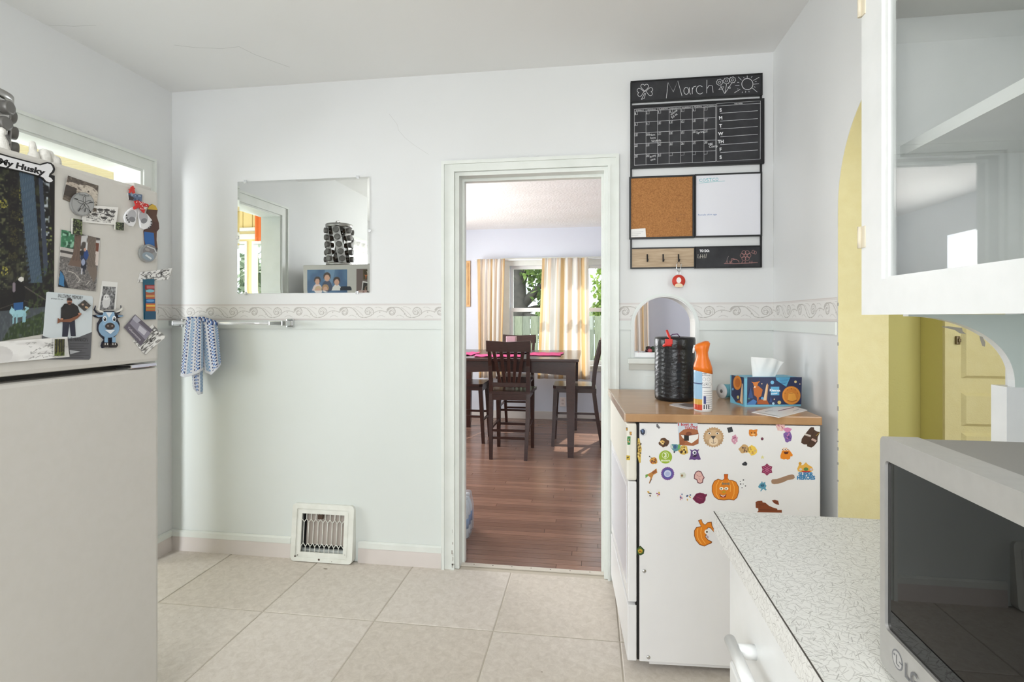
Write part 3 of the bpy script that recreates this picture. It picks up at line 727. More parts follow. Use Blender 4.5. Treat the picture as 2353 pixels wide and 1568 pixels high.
for (x, z) in ((.030, .375), (.045, .062)):
    o = MB().lathe([(.007, 0), (.007, .0018), (.0035, .003)], n=14, m=Matrix.Translation((x, -.0005, z)) @ Matrix.Rotation(R(90), 4, 'X')).build('screw', M_CHROME, dw)
for x in (.09, .56):
    for y in (.08, .56): MB().lathe([(.022, -.012), (.022, .012)], n=14, m=Matrix.Translation((x, y, .0225)) @ Matrix.Rotation(R(90), 4, 'Y')).build('caster', M_BLACK, dw)
PDW = Plane(DO + Vector((math.cos(DWA), math.sin(DWA), 0)) * 0 , (math.cos(DWA), math.sin(DWA), 0), (0, 0, 1))
PFR = Plane((FX, FY1, 0), (0, 1, 0), (0, 0, 1))

# base cabinet with its drawer, and the laminate worktop above
CX, CY = .244, 1.115
bc = thing('base_cabinet', 'white painted base cabinet with bar-handled drawers under the laminate worktop', 'cabinet', (.6, .3, 0))
bo = Vector((.6, .3, 0))
def cbox(nm, m, *a, bev=0.0, par=None): return MB().box(a[0] - bo.x, a[1] - bo.x, a[2] - bo.y, a[3] - bo.y, a[4], a[5], bev).build(nm, m, par or bc)
cbox('body', M_WHITE, .285, .94, -.6, CY - .015, .09, .868)
cbox('toe_kick', M_DARK, .35, .93, -.6, CY - .02, 0.0, .09)
def pull(par, y0, y1, z):
    m = MB(); X = .262 - bo.x
    pts = [(X + .006, y1 - bo.y, z), (X - .032, y1 - bo.y, z)]
    for yy in (y0, y1): m.tube([(X + .006, yy - bo.y, z), (X - .022, yy - bo.y, z)], .0115, 14)
    m.tube([(X - .028, y0 - .03 - bo.y, z), (X - .028, y1 + .03 - bo.y, z)], .0095, 14)
    return m.build('handle', M_WHITE, par)
for (y0, y1) in ((.66, 1.085), (.20, .64), (-.26, .18)):
    d = cbox('drawer', M_WHITE, .266, .284, y0, y1, .655, .850, bev=.006); pull(d, (y0 + y1) / 2 - .048, (y0 + y1) / 2 + .048, .755)
    d2 = cbox('door', M_WHITE, .266, .284, y0, y1, .11, .640, bev=.006); pull(d2, (y0 + y1) / 2 - .048, (y0 + y1) / 2 + .048, .585)

def laminate(nm='fleck_laminate', rot=(0, 0, 0)):
    m = mat(nm, (228, 228, 224), 0.35); nt = m.node_tree; p = nt.nodes['Principled BSDF']
    tc = nt.nodes.new('ShaderNodeTexCoord'); last = None
    def nd(t, **k):
        n = nt.nodes.new(t)
        for a, b in k.items(): setattr(n, a, b)
        return n
    base = None
    for i, (sc, off, dark, Lh, Wh) in enumerate(((62, 0, .34, .0078, .00046), (68, 3.3, .28, .0076, .00042), (56, 7.7, .46, .0060, .00058), (72, 12.1, .26, .0074, .00042), (64, 17.3, .30, .0076, .00044), (70, 23.9, .24, .0070, .00040))):
        mp = nd('ShaderNodeMapping'); mp.inputs['Location'].default_value = (off, off * 1.7, 0); mp.inputs['Rotation'].default_value = rot
        nt.links.new(tc.outputs['Object'], mp.inputs['Vector'])
        vo = nd('ShaderNodeTexVoronoi', voronoi_dimensions='3D'); vo.inputs['Scale'].default_value = sc
        nt.links.new(mp.outputs[0], vo.inputs['Vector'])
        sb = nd('ShaderNodeVectorMath', operation='SUBTRACT'); nt.links.new(mp.outputs[0], sb.inputs[0]); nt.links.new(vo.outputs['Position'], sb.inputs[1])
        wn = nd('ShaderNodeTexWhiteNoise', noise_dimensions='3D'); nt.links.new(vo.outputs['Position'], wn.inputs['Vector'])
        an = nd('ShaderNodeMath', operation='MULTIPLY'); an.inputs[1].default_value = 6.283; nt.links.new(wn.outputs['Value'], an.inputs[0])
        vr = nd('ShaderNodeVectorRotate', rotation_type='Z_AXIS'); nt.links.new(sb.outputs[0], vr.inputs['Vector']); nt.links.new(an.outputs[0], vr.inputs['Angle'])
        sx = nd('ShaderNodeSeparateXYZ'); nt.links.new(vr.outputs[0], sx.inputs[0])
        def lim(sock, v):
            a = nd('ShaderNodeMath', operation='ABSOLUTE'); nt.links.new(sock, a.inputs[0])
            b = nd('ShaderNodeMath', operation='LESS_THAN'); b.inputs[1].default_value = v; nt.links.new(a.outputs[0], b.inputs[0]); return b.outputs[0]
        mm = nd('ShaderNodeMath', operation='MULTIPLY'); nt.links.new(lim(sx.outputs['X'], Lh), mm.inputs[0]); nt.links.new(lim(sx.outputs['Y'], Wh), mm.inputs[1])
        m2 = nd('ShaderNodeMath', operation='MULTIPLY'); m2.inputs[1].default_value = dark; nt.links.new(mm.outputs[0], m2.inputs[0])
        if last is None: last = m2.outputs[0]
        else:
            mxn = nd('ShaderNodeMath', operation='MAXIMUM'); nt.links.new(last, mxn.inputs[0]); nt.links.new(m2.outputs[0], mxn.inputs[1]); last = mxn.outputs[0]
    mx = nd('ShaderNodeMix', data_type='RGBA'); mx.inputs['A'].default_value = L4((229, 229, 225)); mx.inputs['B'].default_value = L4((80, 72, 62))
    nt.links.new(last, mx.inputs['Factor']); nt.links.new(mx.outputs['Result'], p.inputs['Base Color'])
    return m
ct = thing('worktop', 'white laminate worktop flecked with short grey dashes, carrying the microwave', 'worktop', (.6, .3, .872))
MB().box(CX - .6 + .0012, .944 - .6, -.6 - .3, CY - .3, 0, .042).build('top_slab', laminate(), ct)
MB().box(CX - .6, CX - .6 + .001, -.6 - .3, CY - .3, 0, .0405).build('front_edge', laminate('fleck_laminate_edge', (0, R(90), 0)), ct)
MB().box(CX - .6005, CX - .5990, -.9, CY - .3, .0408, .0422).build('edge_line', mat('laminate_edge_line', (70, 66, 62), .5), ct)

# wall cabinet with glazed door, the scalloped bracket below
KX, KY1, KY0, KZ0, KZ1 = .565, 1.222, -.02, 1.307, 2.18
kc = thing('wall_cabinet', 'white wall cabinet with glazed doors and one inner shelf above the worktop', 'cabinet', (.75, .6, KZ0))
ko = Vector((.75, .6, KZ0))
def kbox(nm, m, *a, bev=0.0, par=None): return MB().box(a[0] - ko.x, a[1] - ko.x, a[2] - ko.y, a[3] - ko.y, a[4] - ko.z, a[5] - ko.z, bev).build(nm, m, par or kc)
M_KIN = mat('cabinet_interior', (214, 214, 210), .5)
kbox('end_panel', M_WHITE, KX + .022, .944, KY1 - .02, KY1, KZ0, KZ1)
kbox('end_panel', M_WHITE, KX + .022, .944, KY0, KY0 + .02, KZ0, KZ1)
kbox('bottom_panel', M_WHITE, KX + .022, .944, KY0 + .02, KY1 - .02, KZ0, KZ0 + .02)
kbox('top_panel', M_KIN, KX + .022, .944, KY0 + .02, KY1 - .02, 1.912, 1.935)
kbox('back_panel', M_KIN, .934, .944, KY0 + .02, KY1 - .02, KZ0 + .02, 1.912)
kbox('fascia', M_WHITE, KX + .022, .60, KY0 + .02, KY1 - .02, 1.935, KZ1)
kbox('shelf', M_WHITE, .628, .934, KY0 + .02, KY1 - .021, 1.628, 1.650)
M_GLASS = thin_glass('cabinet_glass', 1.6)
def kdoor(y0, y1, hinge):
    st, br = .078, .068
    fn = lambda a, b, d: (d - ko.x, a - ko.y, b - ko.z)
    d = MB().prism(rect(y0, y1, KZ0 - .002, 2.05), [rect(y0 + st, y1 - st, KZ0 + br, 2.05 - br)], KX, KX + .021, fn).build('door', M_WHITE, kc)
    i0, i1, j0, j1 = y0 + st, y1 - st, KZ0 + br, 2.05 - br
    MB().prism(rect(i0 - .0002, i1 + .0002, j0 - .0002, j1 + .0002), [rect(i0 + .011, i1 - .011, j0 + .004, j1 - .011)], KX + .006, KX + .020, fn).build('glazing_bead', M_WHITE, d)
    MB().box(KX + .011 - ko.x, KX + .014 - ko.x, i0 + .009 - ko.y, i1 - .009 - ko.y, j0 + .003 - ko.z, j1 - .009 - ko.z).build('pane', M_GLASS, d)
    yh = y1 - .001 if hinge > 0 else y0 + .001
    for z in (1.445, 1.93):
        h = MB().tube([(KX - .004 - ko.x, yh - ko.y, z - ko.z), (KX - .004 - ko.x, yh - ko.y, z + .045 - ko.z)], .0042, 10)
        h.box(KX - .002 - ko.x, KX + .0005 - ko.x, yh - .016 * hinge - ko.y if hinge > 0 else yh - ko.y, yh - ko.y if hinge > 0 else yh + .016 - ko.y, z - ko.z, z + .045 - ko.z)
        h.build('hinge', mat('hinge_ivory', (222, 212, 190), .35), d)
kdoor(.62, KY1, 1); kdoor(KY0, .615, -1)
# bracket board: concave curve from the cabinet bottom to the post
M_MINT = mat('mint_paint', (203, 213, 207), .55, noise=(18, (196, 208, 201), .5))
x0b, x1b, zt, zb = .655, .852, KZ0 - .001, 1.158
cv_ = [(x0b, zt)] + [(x0b + (x1b - x0b) * math.sin(math.pi / 2 * k / 24) ** 1.0, zb + (zt - .004 - zb) * math.cos(math.pi / 2 * k / 24) ** .85) for k in range(25)]
brd = thing('bracket_board', 'mint green scalloped bracket board with chipped white curved edge under wall cabinet', 'bracket', (.80, 1.235, zb))
MB().prism(cv_ + [(.944, zb), (.944, zt)], [], 1.226, 1.2265, lambda a, b, d: (a - .8, d - 1.235 - .0045, b - zb)).build('face', M_MINT, brd)
MB().prism(cv_ + [(.944, zb + .0002), (.944, zt)], [], 1.2268, 1.246, lambda a, b, d: (a - .8, d - 1.235 - .0045, b - zb)).build('core', M_WHITE, brd)
def bxz(c): p = on_y(1880 + c[0] / 2.613, 640 + c[1] / 2.613, 1.2215); return (p.x, p.z)
for chip in (((735, 290), (780, 288), (862, 298), (866, 318), (888, 335), (850, 330), (820, 310)), ((968, 348), (985, 350), (1002, 385), (1000, 410), (985, 405), (975, 375))):
    MB().prism([bxz(c) for c in chip], [], 1.2252, 1.2261, lambda a, b, d: (a - .8, d - 1.235 - .0045, b - zb)).build('paint_chip', mat('old_paint', (172, 166, 152), .8), brd)

# microwave
mx0, my1 = .315, .641
mw = thing('microwave', 'silver countertop microwave with dark mirrored door on the flecked worktop', 'microwave', (.52, .39, .914))
mo = Vector((.52, .39, .914))
def mbox(nm, m, *a, bev=0.0, par=None): return MB().box(a[0] - mo.x, a[1] - mo.x, a[2] - mo.y, a[3] - mo.y, a[4] - mo.z, a[5] - mo.z, bev).build(nm, m, par or mw)
M_MWS = mat('microwave_silver', (186, 184, 180), .38, .55, noise=(70, (176, 174, 170), .5))
M_MWT = mat('microwave_case', (150, 147, 142), .42, .6)
mbox('case', M_MWT, mx0 + .035, .70, .13, my1 - .003, .925, 1.169, bev=.004)
fnm = lambda a, b, d: (d - mo.x, a - mo.y, b - mo.z)
df = MB().prism(rrect(.128, my1, .922, 1.171, .008), [rrect(.26, my1 - .010, .965, 1.146, .005)], mx0, mx0 + .034, fnm).build('door', M_MWS, mw)
MB().prism(rrect(.2605, my1 - .0105, .9655, 1.1455, .005), [], mx0 + .003, mx0 + .006, fnm).build('window', mat('microwave_glass', (8, 8, 9), .01, spec=.45), df)
mbox('control_panel', M_BLACK, mx0 - .001, mx0 + .002, .14, .245, .94, 1.15, par=df)
for y in (.18, .60):
    for x in (.37, .66): MB().lathe([(.012, 0), (.014, .012)], cx=x - mo.x, cy=y - mo.y, n=12).build('foot', M_BLACK, mw)
PMW = Plane((mx0, my1, 0), (0, -1, 0), (0, 0, 1))
al = Art(PMW); zc, yc = .9455, .034
al.fn = lambda x, y: (x, y)
al.poly(ell(yc, zc, .0098, .0098), (112, 112, 114)); al.poly(ell(yc, zc, .0082, .0082), (176, 174, 171))
al.line([(yc - .001, zc + .0048), (yc - .001, zc - .0046), (yc + .0042, zc - .0046)], .0016, (100, 100, 102)); al.line([(yc + .0095, zc + .0002), (yc + .0040, zc + .0002)], .0014, (100, 100, 102)); al.poly(ell(yc - .0048, zc + .003, .0012, .0012), (100, 100, 102))
for ch, off in (('L', .0145), ('G', .0240)):
    vs, fs, wd = text_geo(ch, 0.02); k = .0140 / .7; al.layers.append(([(yc + off + p[0] * k * .9, zc - .0075 + p[1] * k) for p in vs], fs, (100, 100, 102)))
al.layers = al.layers[:]
o = al.build('logo', None, None, thick=.0002, lift=.0001, parent=df, step=.00012)

# ================================================================== THINGS ON THE FRIDGE
S1 = 3.015      # frame of the fridge crop: x = X / S1, y = 340 + Y / S1
def FA(): return Art(PFR, 0, 340, S1)
def fq(*c): return [(x / S1, 340 + y / S1) for x, y in c]
M_THIN = attr_mat('print_paper', .6)

# large forest portrait, kept as a sheet that runs on past the bone magnet
def forest():
    c = Canvas(150, 300, (22, 22, 24))
    c.noise(22, 44, .5, .9, (62, 66, 44), .8, 1); c.noise(45, 90, .62, .9, (120, 122, 84), .7, 2, (c.X < .62) * (c.Y < .75))
    for i, (x, y) in enumerate(((.50, .15), (.50, .28), (.48, .37), (.49, .43), (.47, .52), (.36, .22), (.40, .60))): c.blobs(26, (x - .05, y - .02, x + .05, y + .03), (.004, .013), [(150, 144, 66), (120, 118, 52)], i)
    c.noise(30, 60, .55, .85, (190, 200, 206), .9, 3, (c.X > .82) * (c.X < .93) * (c.Y < .42)); c.noise(40, 80, .6, .8, (150, 160, 90), .8, 4, (c.X > .84) * (c.Y > .32) * (c.Y < .62))
    c.rect(.14, 0, .27, .78, (28, 25, 24)); c.rect(.42, 0, .55, .8, (26, 24, 25), .7)
    c.poly([(.54, 0), (.72, 0), (.80, .50), (.84, .68), (.70, .68), (.62, .40)], (66, 84, 100)); c.poly([(.78, 0), (.83, 0), (.92, .62), (.86, .64)], (58, 66, 82))
    for k in range(24):
        x = .55 + .007 * k; c.stroke([(x, 0), (x + .075, .5), (x + .12, .68)], .004, [(96, 116, 132), (40, 52, 66), (80, 98, 114)][k % 3], .6)
    c.poly([(.92, .02), (1.0, 0), (1.02, .66), (.86, .72), (.97, .4)], (24, 21, 20))
    c.noise(30, 60, .5, .8, (84, 86, 62), .7, 5, (c.Y > .56) * (c.Y < .70) * (c.X < .6)); c.rect(0, .71, 1, .84, (24, 22, 22), .85)
    c.stroke([(.62, .70), (.80, .76), (.92, .80)], .010, (92, 84, 78)); c.stroke([(.3, .82), (.6, .78), (.8, .82)], .008, (70, 62, 58))
    c.rect(0, .83, 1, 1.0, (70, 76, 82)); c.poly([(.45, .92), (1, .84), (1, 1), (.35, 1)], (44, 58, 34)); c.noise(60, 60, .5, .8, (92, 100, 104), .6, 6, (c.Y > .84) * 1.0)
    c.noise(50, 60, .55, .8, (70, 90, 46), .6, 7, ((c.X + c.Y) > 1.42) * 1.0)
    c.ell(.55, .735, .075, .08, (16, 15, 17)); c.ell(.575, .655, .035, .014, (214, 212, 206)); c.ell(.49, .70, .02, .03, (130, 120, 128)); c.rect(.49, .79, .60, .835, (42, 88, 140))
    c.ell(.55, .855, .085, .022, (150, 196, 206)); c.ell(.47, .838, .030, .018, (158, 202, 212)); c.poly([(.455, .83), (.46, .805), (.48, .825)], (150, 196, 206)); c.stroke([(.62, .845), (.66, .83), (.63, .822)], .022, (150, 190, 198))
    for x in (.49, .53, .61, .63): c.stroke([(x, .86), (x - .01, .905)], .020, (140, 182, 192))
    return c
print_grid('photo_poster', 'large forest photo of redwoods with a white dog on the fridge', 'photo', PFR, [(-70, 358), (125, 404), (123, 764), (-72, 797)], forest(), lift=.0006, group=None)
b = FA()
bone = [(-330, -62), (-300, -68), (255, 118), (282, 128), (300, 112), (330, 100), (356, 112), (368, 138), (366, 162), (345, 184), (336, 200), (350, 212), (362, 230), (356, 244), (335, 246), (308, 238), (286, 212), (268, 196), (-320, 108)]
bone = [(-330, -40), (-60, 22), (60, 58), (150, 82), (268, 113), (290, 106), (318, 98), (345, 104), (365, 122), (372, 148), (366, 170), (348, 184), (340, 196), (356, 206), (366, 226), (356, 242), (330, 246), (305, 238), (285, 214), (262, 200), (140, 168), (0, 138), (-330, 60)]
b.poly(bone, (24, 23, 23))
cxm = 200; inner = [(-330, -34), (-60, 34), (60, 68), (150, 92), (268, 122), (292, 115), (318, 108), (340, 114), (352, 130), (356, 148), (348, 166), (332, 180), (326, 200), (344, 210), (356, 226), (348, 236), (330, 239), (309, 231), (290, 207), (262, 193), (140, 160), (0, 130), (-330, 54)]
b.poly(inner, (226, 226, 228)); b.text('My Husky', -22, 108, 38, (24, 24, 26), rot=14.5, width=330, bold=.045)
b.build('bone_magnet', 'white bone-shaped magnet lettered My Husky above the forest photo', 'magnet', thick=.003, lift=.0014)

def sepia_bear():
    c = Canvas(70, 80, (92, 82, 72)); c.noise(16, 20, .5, .9, (132, 122, 110), .8, 11); c.ell(.70, .46, .36, .34, (196, 186, 172)); c.ell(.24, .36, .25, .16, (186, 174, 160)); c.rect(0, .38, .34, .8, (64, 56, 50)); c.ell(.44, .22, .05, .06, (204, 196, 184))
    c.noise(20, 24, .55, .8, (70, 60, 52), .6, 12); c.ell(.72, .46, .25, .24, (204, 194, 180), .8); c.ell(.70, .34, .03, .03, (80, 70, 64)); c.noise(30, 30, .5, .7, (222, 214, 200), .7, 13, (c.X > .7) * (c.Y > .6)); return c
print_grid('photo', 'sepia photo of a bear behind the silver sand dollar magnet', 'photo', PFR, fq((450, 192), (680, 262), (660, 450), (432, 356)), sepia_bear(), lift=.0006, curl=lambda s, t: .008 * (1 - s) ** 2 * (1 - t) + .003 * s * t)
a = FA(); a.poly(ell(556, 390, 80, 82), (150, 151, 150)); a.e(556, 388, 74, 76, (172, 173, 172))
for ang in range(5):
    t = R(-90 + 72 * ang); a.line(ell(566 + 27 * math.cos(t), 385 + 27 * math.sin(t), 22, 9, math.degrees(t), 14), 3, (84, 84, 82), True)
for (x, y, r_) in ((506, 355, 15), (612, 378, 0), (527, 430, -60), (566, 432, -85), (600, 440, 60)): a.line([(x - 13 * math.cos(R(r_)), y - 13 * math.sin(R(r_))), (x + 13 * math.cos(R(r_)), y + 13 * math.sin(R(r_)))], 6, (40, 40, 40))
a.text('Gold Beach', 522, 328, 12, (60, 60, 60), rot=9, width=72)
a.build('sand_dollar_magnet', 'round silver sand dollar magnet with a five-petal flower', 'magnet', thick=.005, lift=.003, material=attr_mat('print_metal', .35, metal=.4))
def bw_faces(seed, w=70, h=54):
    c = Canvas(w, h, (228, 226, 222)); g = np.random.default_rng(seed)
    c.rect(.12, .14, .90, .88, (190, 188, 184)); c.noise(14, 10, .4, .7, (236, 234, 230), .9, seed, (c.X > .12) * (c.X < .9) * (c.Y > .14) * (c.Y < .88))
    for _ in range(7):
        x, y = g.uniform(.2, .85), g.uniform(.25, .75); c.ell(x, y, .09, .13, (218, 216, 212)); c.ell(x, y - .09, .09, .07, (70, 68, 66)); c.ell(x - .03, y, .012, .018, (50, 50, 50)); c.ell(x + .03, y, .012, .018, (50, 50, 50)); c.stroke([(x - .03, y + .06), (x + .03, y + .06)], .012, (70, 66, 64))
    c.noise(30, 24, .66, .75, (60, 58, 58), .8, seed + 5, (c.X > .12) * (c.X < .9) * (c.Y > .14) * (c.Y < .88)); return c
print_grid('photo', 'black and white photo of laughing children beside the sand dollar magnet', 'photo', PFR, fq((575, 395), (808, 412), (800, 536), (562, 516)), bw_faces(21), lift=.0012, curl=lambda s, t: .001 + .003 * (1 - t) * s)
def magnet_box(c4, painter, name, label, lift=.0004, thick=.006):
    return print_grid(name, label, 'magnet', PFR, fq(*c4), painter, lift=lift, thick=thick)
def green_pic(seed, tall=True):
    c = Canvas(20, 36 if tall else 20, (40, 44, 34)); c.noise(6, 10, .4, .8, (104, 120, 70), .9, seed); c.noise(10, 14, .6, .8, (16, 18, 16), .9, seed + 1); c.noise(9, 14, .7, .85, (166, 176, 120), .9, seed + 2); return c
magnet_box([(490, 490), (552, 500), (550, 606), (488, 598)], green_pic(31), 'picture_magnet', 'tall dark woodland picture magnet holding the hikers photo', lift=.0025)
magnet_box([(786, 515), (840, 520), (838, 574), (784, 566)], green_pic(35, False), 'picture_magnet', 'small square green picture magnet at the corner of the children photo', lift=.0035)
def hikers():
    c = Canvas(80, 112, (110, 106, 104)); c.noise(30, 40, .4, .8, (150, 146, 142), .8, 41, (c.Y > .5) * 1.0); c.noise(50, 60, .6, .8, (70, 68, 68), .8, 42, (c.Y > .4) * 1.0)
    c.rect(0, 0, .32, .32, (60, 120, 86)); c.noise(14, 18, .45, .75, (30, 66, 48), .9, 43, (c.X < .32) * (c.Y < .32)); c.noise(20, 26, .6, .75, (150, 196, 170), .9, 44, (c.X < .32) * (c.Y < .3))
    c.rect(.32, 0, 1, .3, (200, 200, 200)); c.noise(12, 12, .5, .7, (60, 54, 50), .9, 45, (c.X > .32) * (c.Y < .34)); c.poly([(.85, .1), (.97, .1), (.98, .36), (.84, .3)], (110, 62, 44)); c.rect(.78, .26, 1, .52, (206, 194, 186)); c.noise(8, 8, .5, .7, (150, 126, 116), .7, 46, (c.X > .78) * (c.Y > .26) * (c.Y < .5))
    c.rect(0, .3, .32, .46, (186, 180, 176)); c.rect(0, .36, .32, .4, (70, 66, 64))
    c.poly([(.34, 0), (.50, 0), (.50, .42), (.58, .60), (.22, .60), (.32, .40)], (112, 92, 80)); c.poly([(.66, 0), (.88, 0), (.92, .48), (1.0, .66), (.92, .84), (.72, .62), (.68, .3)], (116, 104, 94))
    for k in range(9): c.stroke([(.35 + k * .018, 0), (.32 + k * .022, .5)], .008, (78, 62, 54), .7); c.stroke([(.68 + k * .02, 0), (.72 + k * .022, .56)], .008, (82, 74, 68), .7)
    c.ell(.59, .40, .07, .10, (36, 48, 74)); c.ell(.54, .34, .05, .05, (34, 30, 32)); c.ell(.66, .36, .06, .09, (40, 70, 128)); c.ell(.62, .55, .07, .12, (30, 34, 48)); c.ell(.60, .50, .05, .06, (150, 160, 186)); c.rect(.56, .62, .60, .72, (190, 190, 196)); c.rect(.63, .62, .66, .72, (60, 62, 70)); c.ell(.62, .27, .035, .03, (198, 158, 140))
    c.stroke([(.24, .70), (.40, .72), (.56, .82), (.50, .88)], .02, (188, 182, 174)); c.stroke([(.82, .82), (.72, .90)], .02, (180, 174, 168)); c.stroke([(.58, .92), (.80, .96)], .02, (56, 52, 52))
    c.poly([(.04, .70), (.10, .74), (.28, 1), (0, 1)], (20, 26, 36)); c.poly([(.04, .72), (.14, .8), (.16, .98), (.02, .96)], (66, 140, 196), .8); return c
print_grid('photo', 'colour photo of two hikers standing between big tree trunks', 'photo', PFR, fq((422, 566), (690, 628), (656, 994), (394, 962)), hikers(), lift=.0006, curl=lambda s, t: .001 + .006 * abs(s - .5) ** 2 * t)
# footprint keepsakes on a spotted ribbon
a = FA(); a.poly([(905, 370), (925, 364), (945, 372), (1000, 392), (1003, 410), (962, 408), (978, 430), (972, 452), (950, 430), (940, 412), (905, 428), (900, 412), (918, 398)], (196, 42, 38))
rg = random.Random(2)
for _ in range(22): a.e(rg.uniform(912, 985), rg.uniform(374, 425), 3.2, 3.2, (240, 226, 222))
rb = a.build('ribbon_bow', 'red spotted ribbon bow tied to two clay baby footprints', 'ribbon', thick=.004, lift=.010)
a = FA(); a.poly([(882, 312), (896, 270), (912, 262), (920, 290), (926, 312), (912, 318), (900, 300), (890, 316)], (198, 54, 46)); a.line([(878, 286), (900, 300), (922, 278)], 9, (205, 60, 52)); a.build('ribbon_loop', 'red ribbon loop above the lake picture magnet', 'ribbon', thick=.002, lift=.004)
def lake():
    c = Canvas(24, 14, (92, 112, 140)); c.rect(0, .0, 1, .35, (150, 168, 190)); c.noise(8, 4, .4, .7, (60, 76, 104), .9, 51); c.poly([(0, .3), (.4, .6), (.3, 1), (0, 1)], (56, 44, 44)); return c
magnet_box([(882, 312), (978, 324), (974, 372), (886, 360)], lake(), 'picture_magnet', 'small lake picture magnet clamping the red ribbon', lift=.0005, thick=.0035)
def foot(pts, heel, toes, lab):
    a = FA(); a.poly(pts, (228, 228, 230)); a.e(heel[0], heel[1], 30, 40, (176, 176, 180), heel[2]); a.e(heel[0] + 4, heel[1] + 26, 22, 18, (128, 128, 132), heel[2])
    for t in toes: a.e(t[0], t[1], 5, 6.5, (58, 58, 62))
    return a.build('footprint_keepsake', lab, 'keepsake', thick=.006, lift=.0004)
foot([(912, 412), (938, 430), (934, 470), (926, 520), (910, 545), (886, 540), (860, 515), (850, 480), (866, 446), (890, 424)], (898, 470, 20), ((862, 468), (863, 486), (870, 500), (878, 514)), 'white clay baby footprint with toes towards the grey photos')
foot([(944, 424), (970, 432), (1010, 462), (1040, 500), (1042, 530), (1020, 556), (985, 566), (966, 552), (956, 500), (944, 450)], (980, 480, -20), ((1034, 512), (1034, 530), (1026, 546), (1014, 556)), 'white clay baby footprint overlapping the tall brown and blue magnet')
# tall shaped magnet, plain bands only
a = FA(); a.poly([(1028, 402), (1050, 390), (1072, 400), (1088, 430), (1080, 470), (1096, 520), (1098, 560), (1082, 580), (1080, 640), (1088, 700), (1076, 752), (1060, 752), (1000, 680), (992, 580), (1010, 500), (1014, 440)], (86, 54, 38)); a.poly([(1016, 425), (1030, 402), (1052, 390), (1074, 402), (1087, 432)], (204, 168, 60)); a.poly([(993, 580), (1060, 590), (1064, 640), (1066, 690), (1002, 676), (994, 630)], (38, 94, 158)); a.poly([(1062, 690), (1086, 696), (1076, 750), (1062, 750)], (42, 40, 40)); a.poly([(1010, 500), (1094, 520), (1097, 560), (1080, 582), (994, 580)], (74, 42, 32))
a.build('shaped_magnet', 'tall cut-out magnet in yellow, brown and blue bands', 'magnet', thick=.002, lift=.0004)
def stone():
    c = Canvas(30, 30, (140, 142, 140)); c.noise(6, 5, .4, .7, (108, 106, 102), .9, 61); c.noise(4, 8, .5, .7, (178, 184, 186), .8, 62); return c
dome = Art(PFR, 0, 340, S1); dome.poly(ell(1011, 730, 58, 62), (132, 134, 132)); dome.e(1016, 708, 46, 30, (112, 108, 104), -18); dome.e(1008, 752, 42, 28, (128, 144, 152), 20); dome.line([(990, 742), (1030, 770)], 12, (206, 212, 214)); dome.line([(1000, 682), (1050, 700), (1064, 730)], 8, (190, 192, 190)); dome.e(1000, 705, 18, 9, (146, 142, 136), 20)
dome.build('dome_magnet', 'round glass dome magnet with a grey shore picture', 'magnet', thick=.007, lift=.002, material=attr_mat('print_glassy', .12, coat=1.0))
def ink_animals(seed):
    c = Canvas(60, 24, (226, 225, 222)); g = np.random.default_rng(seed)
    for _ in range(9):
        x, y, r_ = g.uniform(.15, .9), g.uniform(.3, .8), g.uniform(.05, .13); pts = [(x + r_ * math.cos(t) * g.uniform(.8, 1.1), y + r_ * 2 * math.sin(t)) for t in np.linspace(g.uniform(0, 2), g.uniform(4, 6.5), 14)]; c.stroke(pts, .02, (52, 50, 48))
    c.noise(20, 8, .6, .75, (96, 94, 92), .8, seed); return c
print_grid('cartoon_strip', 'curled strip of inked animal cartoon above the bookmark', 'paper', PFR, fq((968, 862), (1186, 834), (1160, 912), (950, 934)), ink_animals(71), lift=.0006, curl=lambda s, t: .0006 + .02 * max(0, s - .6) ** 2)
a = FA(); a.poly([(984, 912), (1062, 908), (1068, 1188), (990, 1190)], (20, 84, 108)); a.r(996, 950, 1062, 980, (136, 34, 36)); a.r(1000, 982, 1062, 1010, (166, 84, 52)); a.e(1030, 992, 30, 11, (126, 188, 200)); a.r(1000, 1012, 1062, 1046, (176, 92, 54)); a.r(1002, 1022, 1060, 1032, (196, 164, 96)); a.r(998, 1046, 1064, 1078, (36, 84, 136)); a.e(1030, 1060, 28, 9, (92, 150, 196)); a.r(998, 1078, 1064, 1132, (188, 96, 44)); a.r(1002, 1088, 1062, 1100, (222, 186, 82)); a.r(1000, 1112, 1062, 1124, (170, 128, 60)); a.r(990, 1134, 1067, 1188, (20, 74, 104))
for yy in (956, 968): a.r(1002, yy, 1056, yy + 5, (226, 150, 150))
a.build('bookmark', 'tall narrow bookmark in teal, red and orange panels', 'bookmark', thick=.0012, lift=.0028)
def bw_cat():
    c = Canvas(36, 60, (224, 223, 220)); c.rect(.1, .18, .9, 1, (120, 120, 120)); c.noise(12, 20, .4, .7, (60, 60, 62), .9, 81, (c.Y > .18) * (c.X > .1) * (c.X < .9)); c.noise(14, 20, .6, .8, (180, 180, 182), .8, 82, (c.Y > .18) * (c.X > .1) * (c.X < .9)); c.ell(.42, .72, .22, .22, (206, 206, 206)); c.ell(.38, .56, .17, .10, (222, 222, 222)); c.ell(.34, .55, .03, .02, (50, 50, 50)); c.ell(.46, .55, .03, .02, (50, 50, 50)); return c
print_grid('photo', 'narrow black and white photo of a pale cat above the blue cow', 'photo', PFR, fq((706, 922), (814, 932), (800, 1120), (676, 1124)), bw_cat(), lift=.0006)
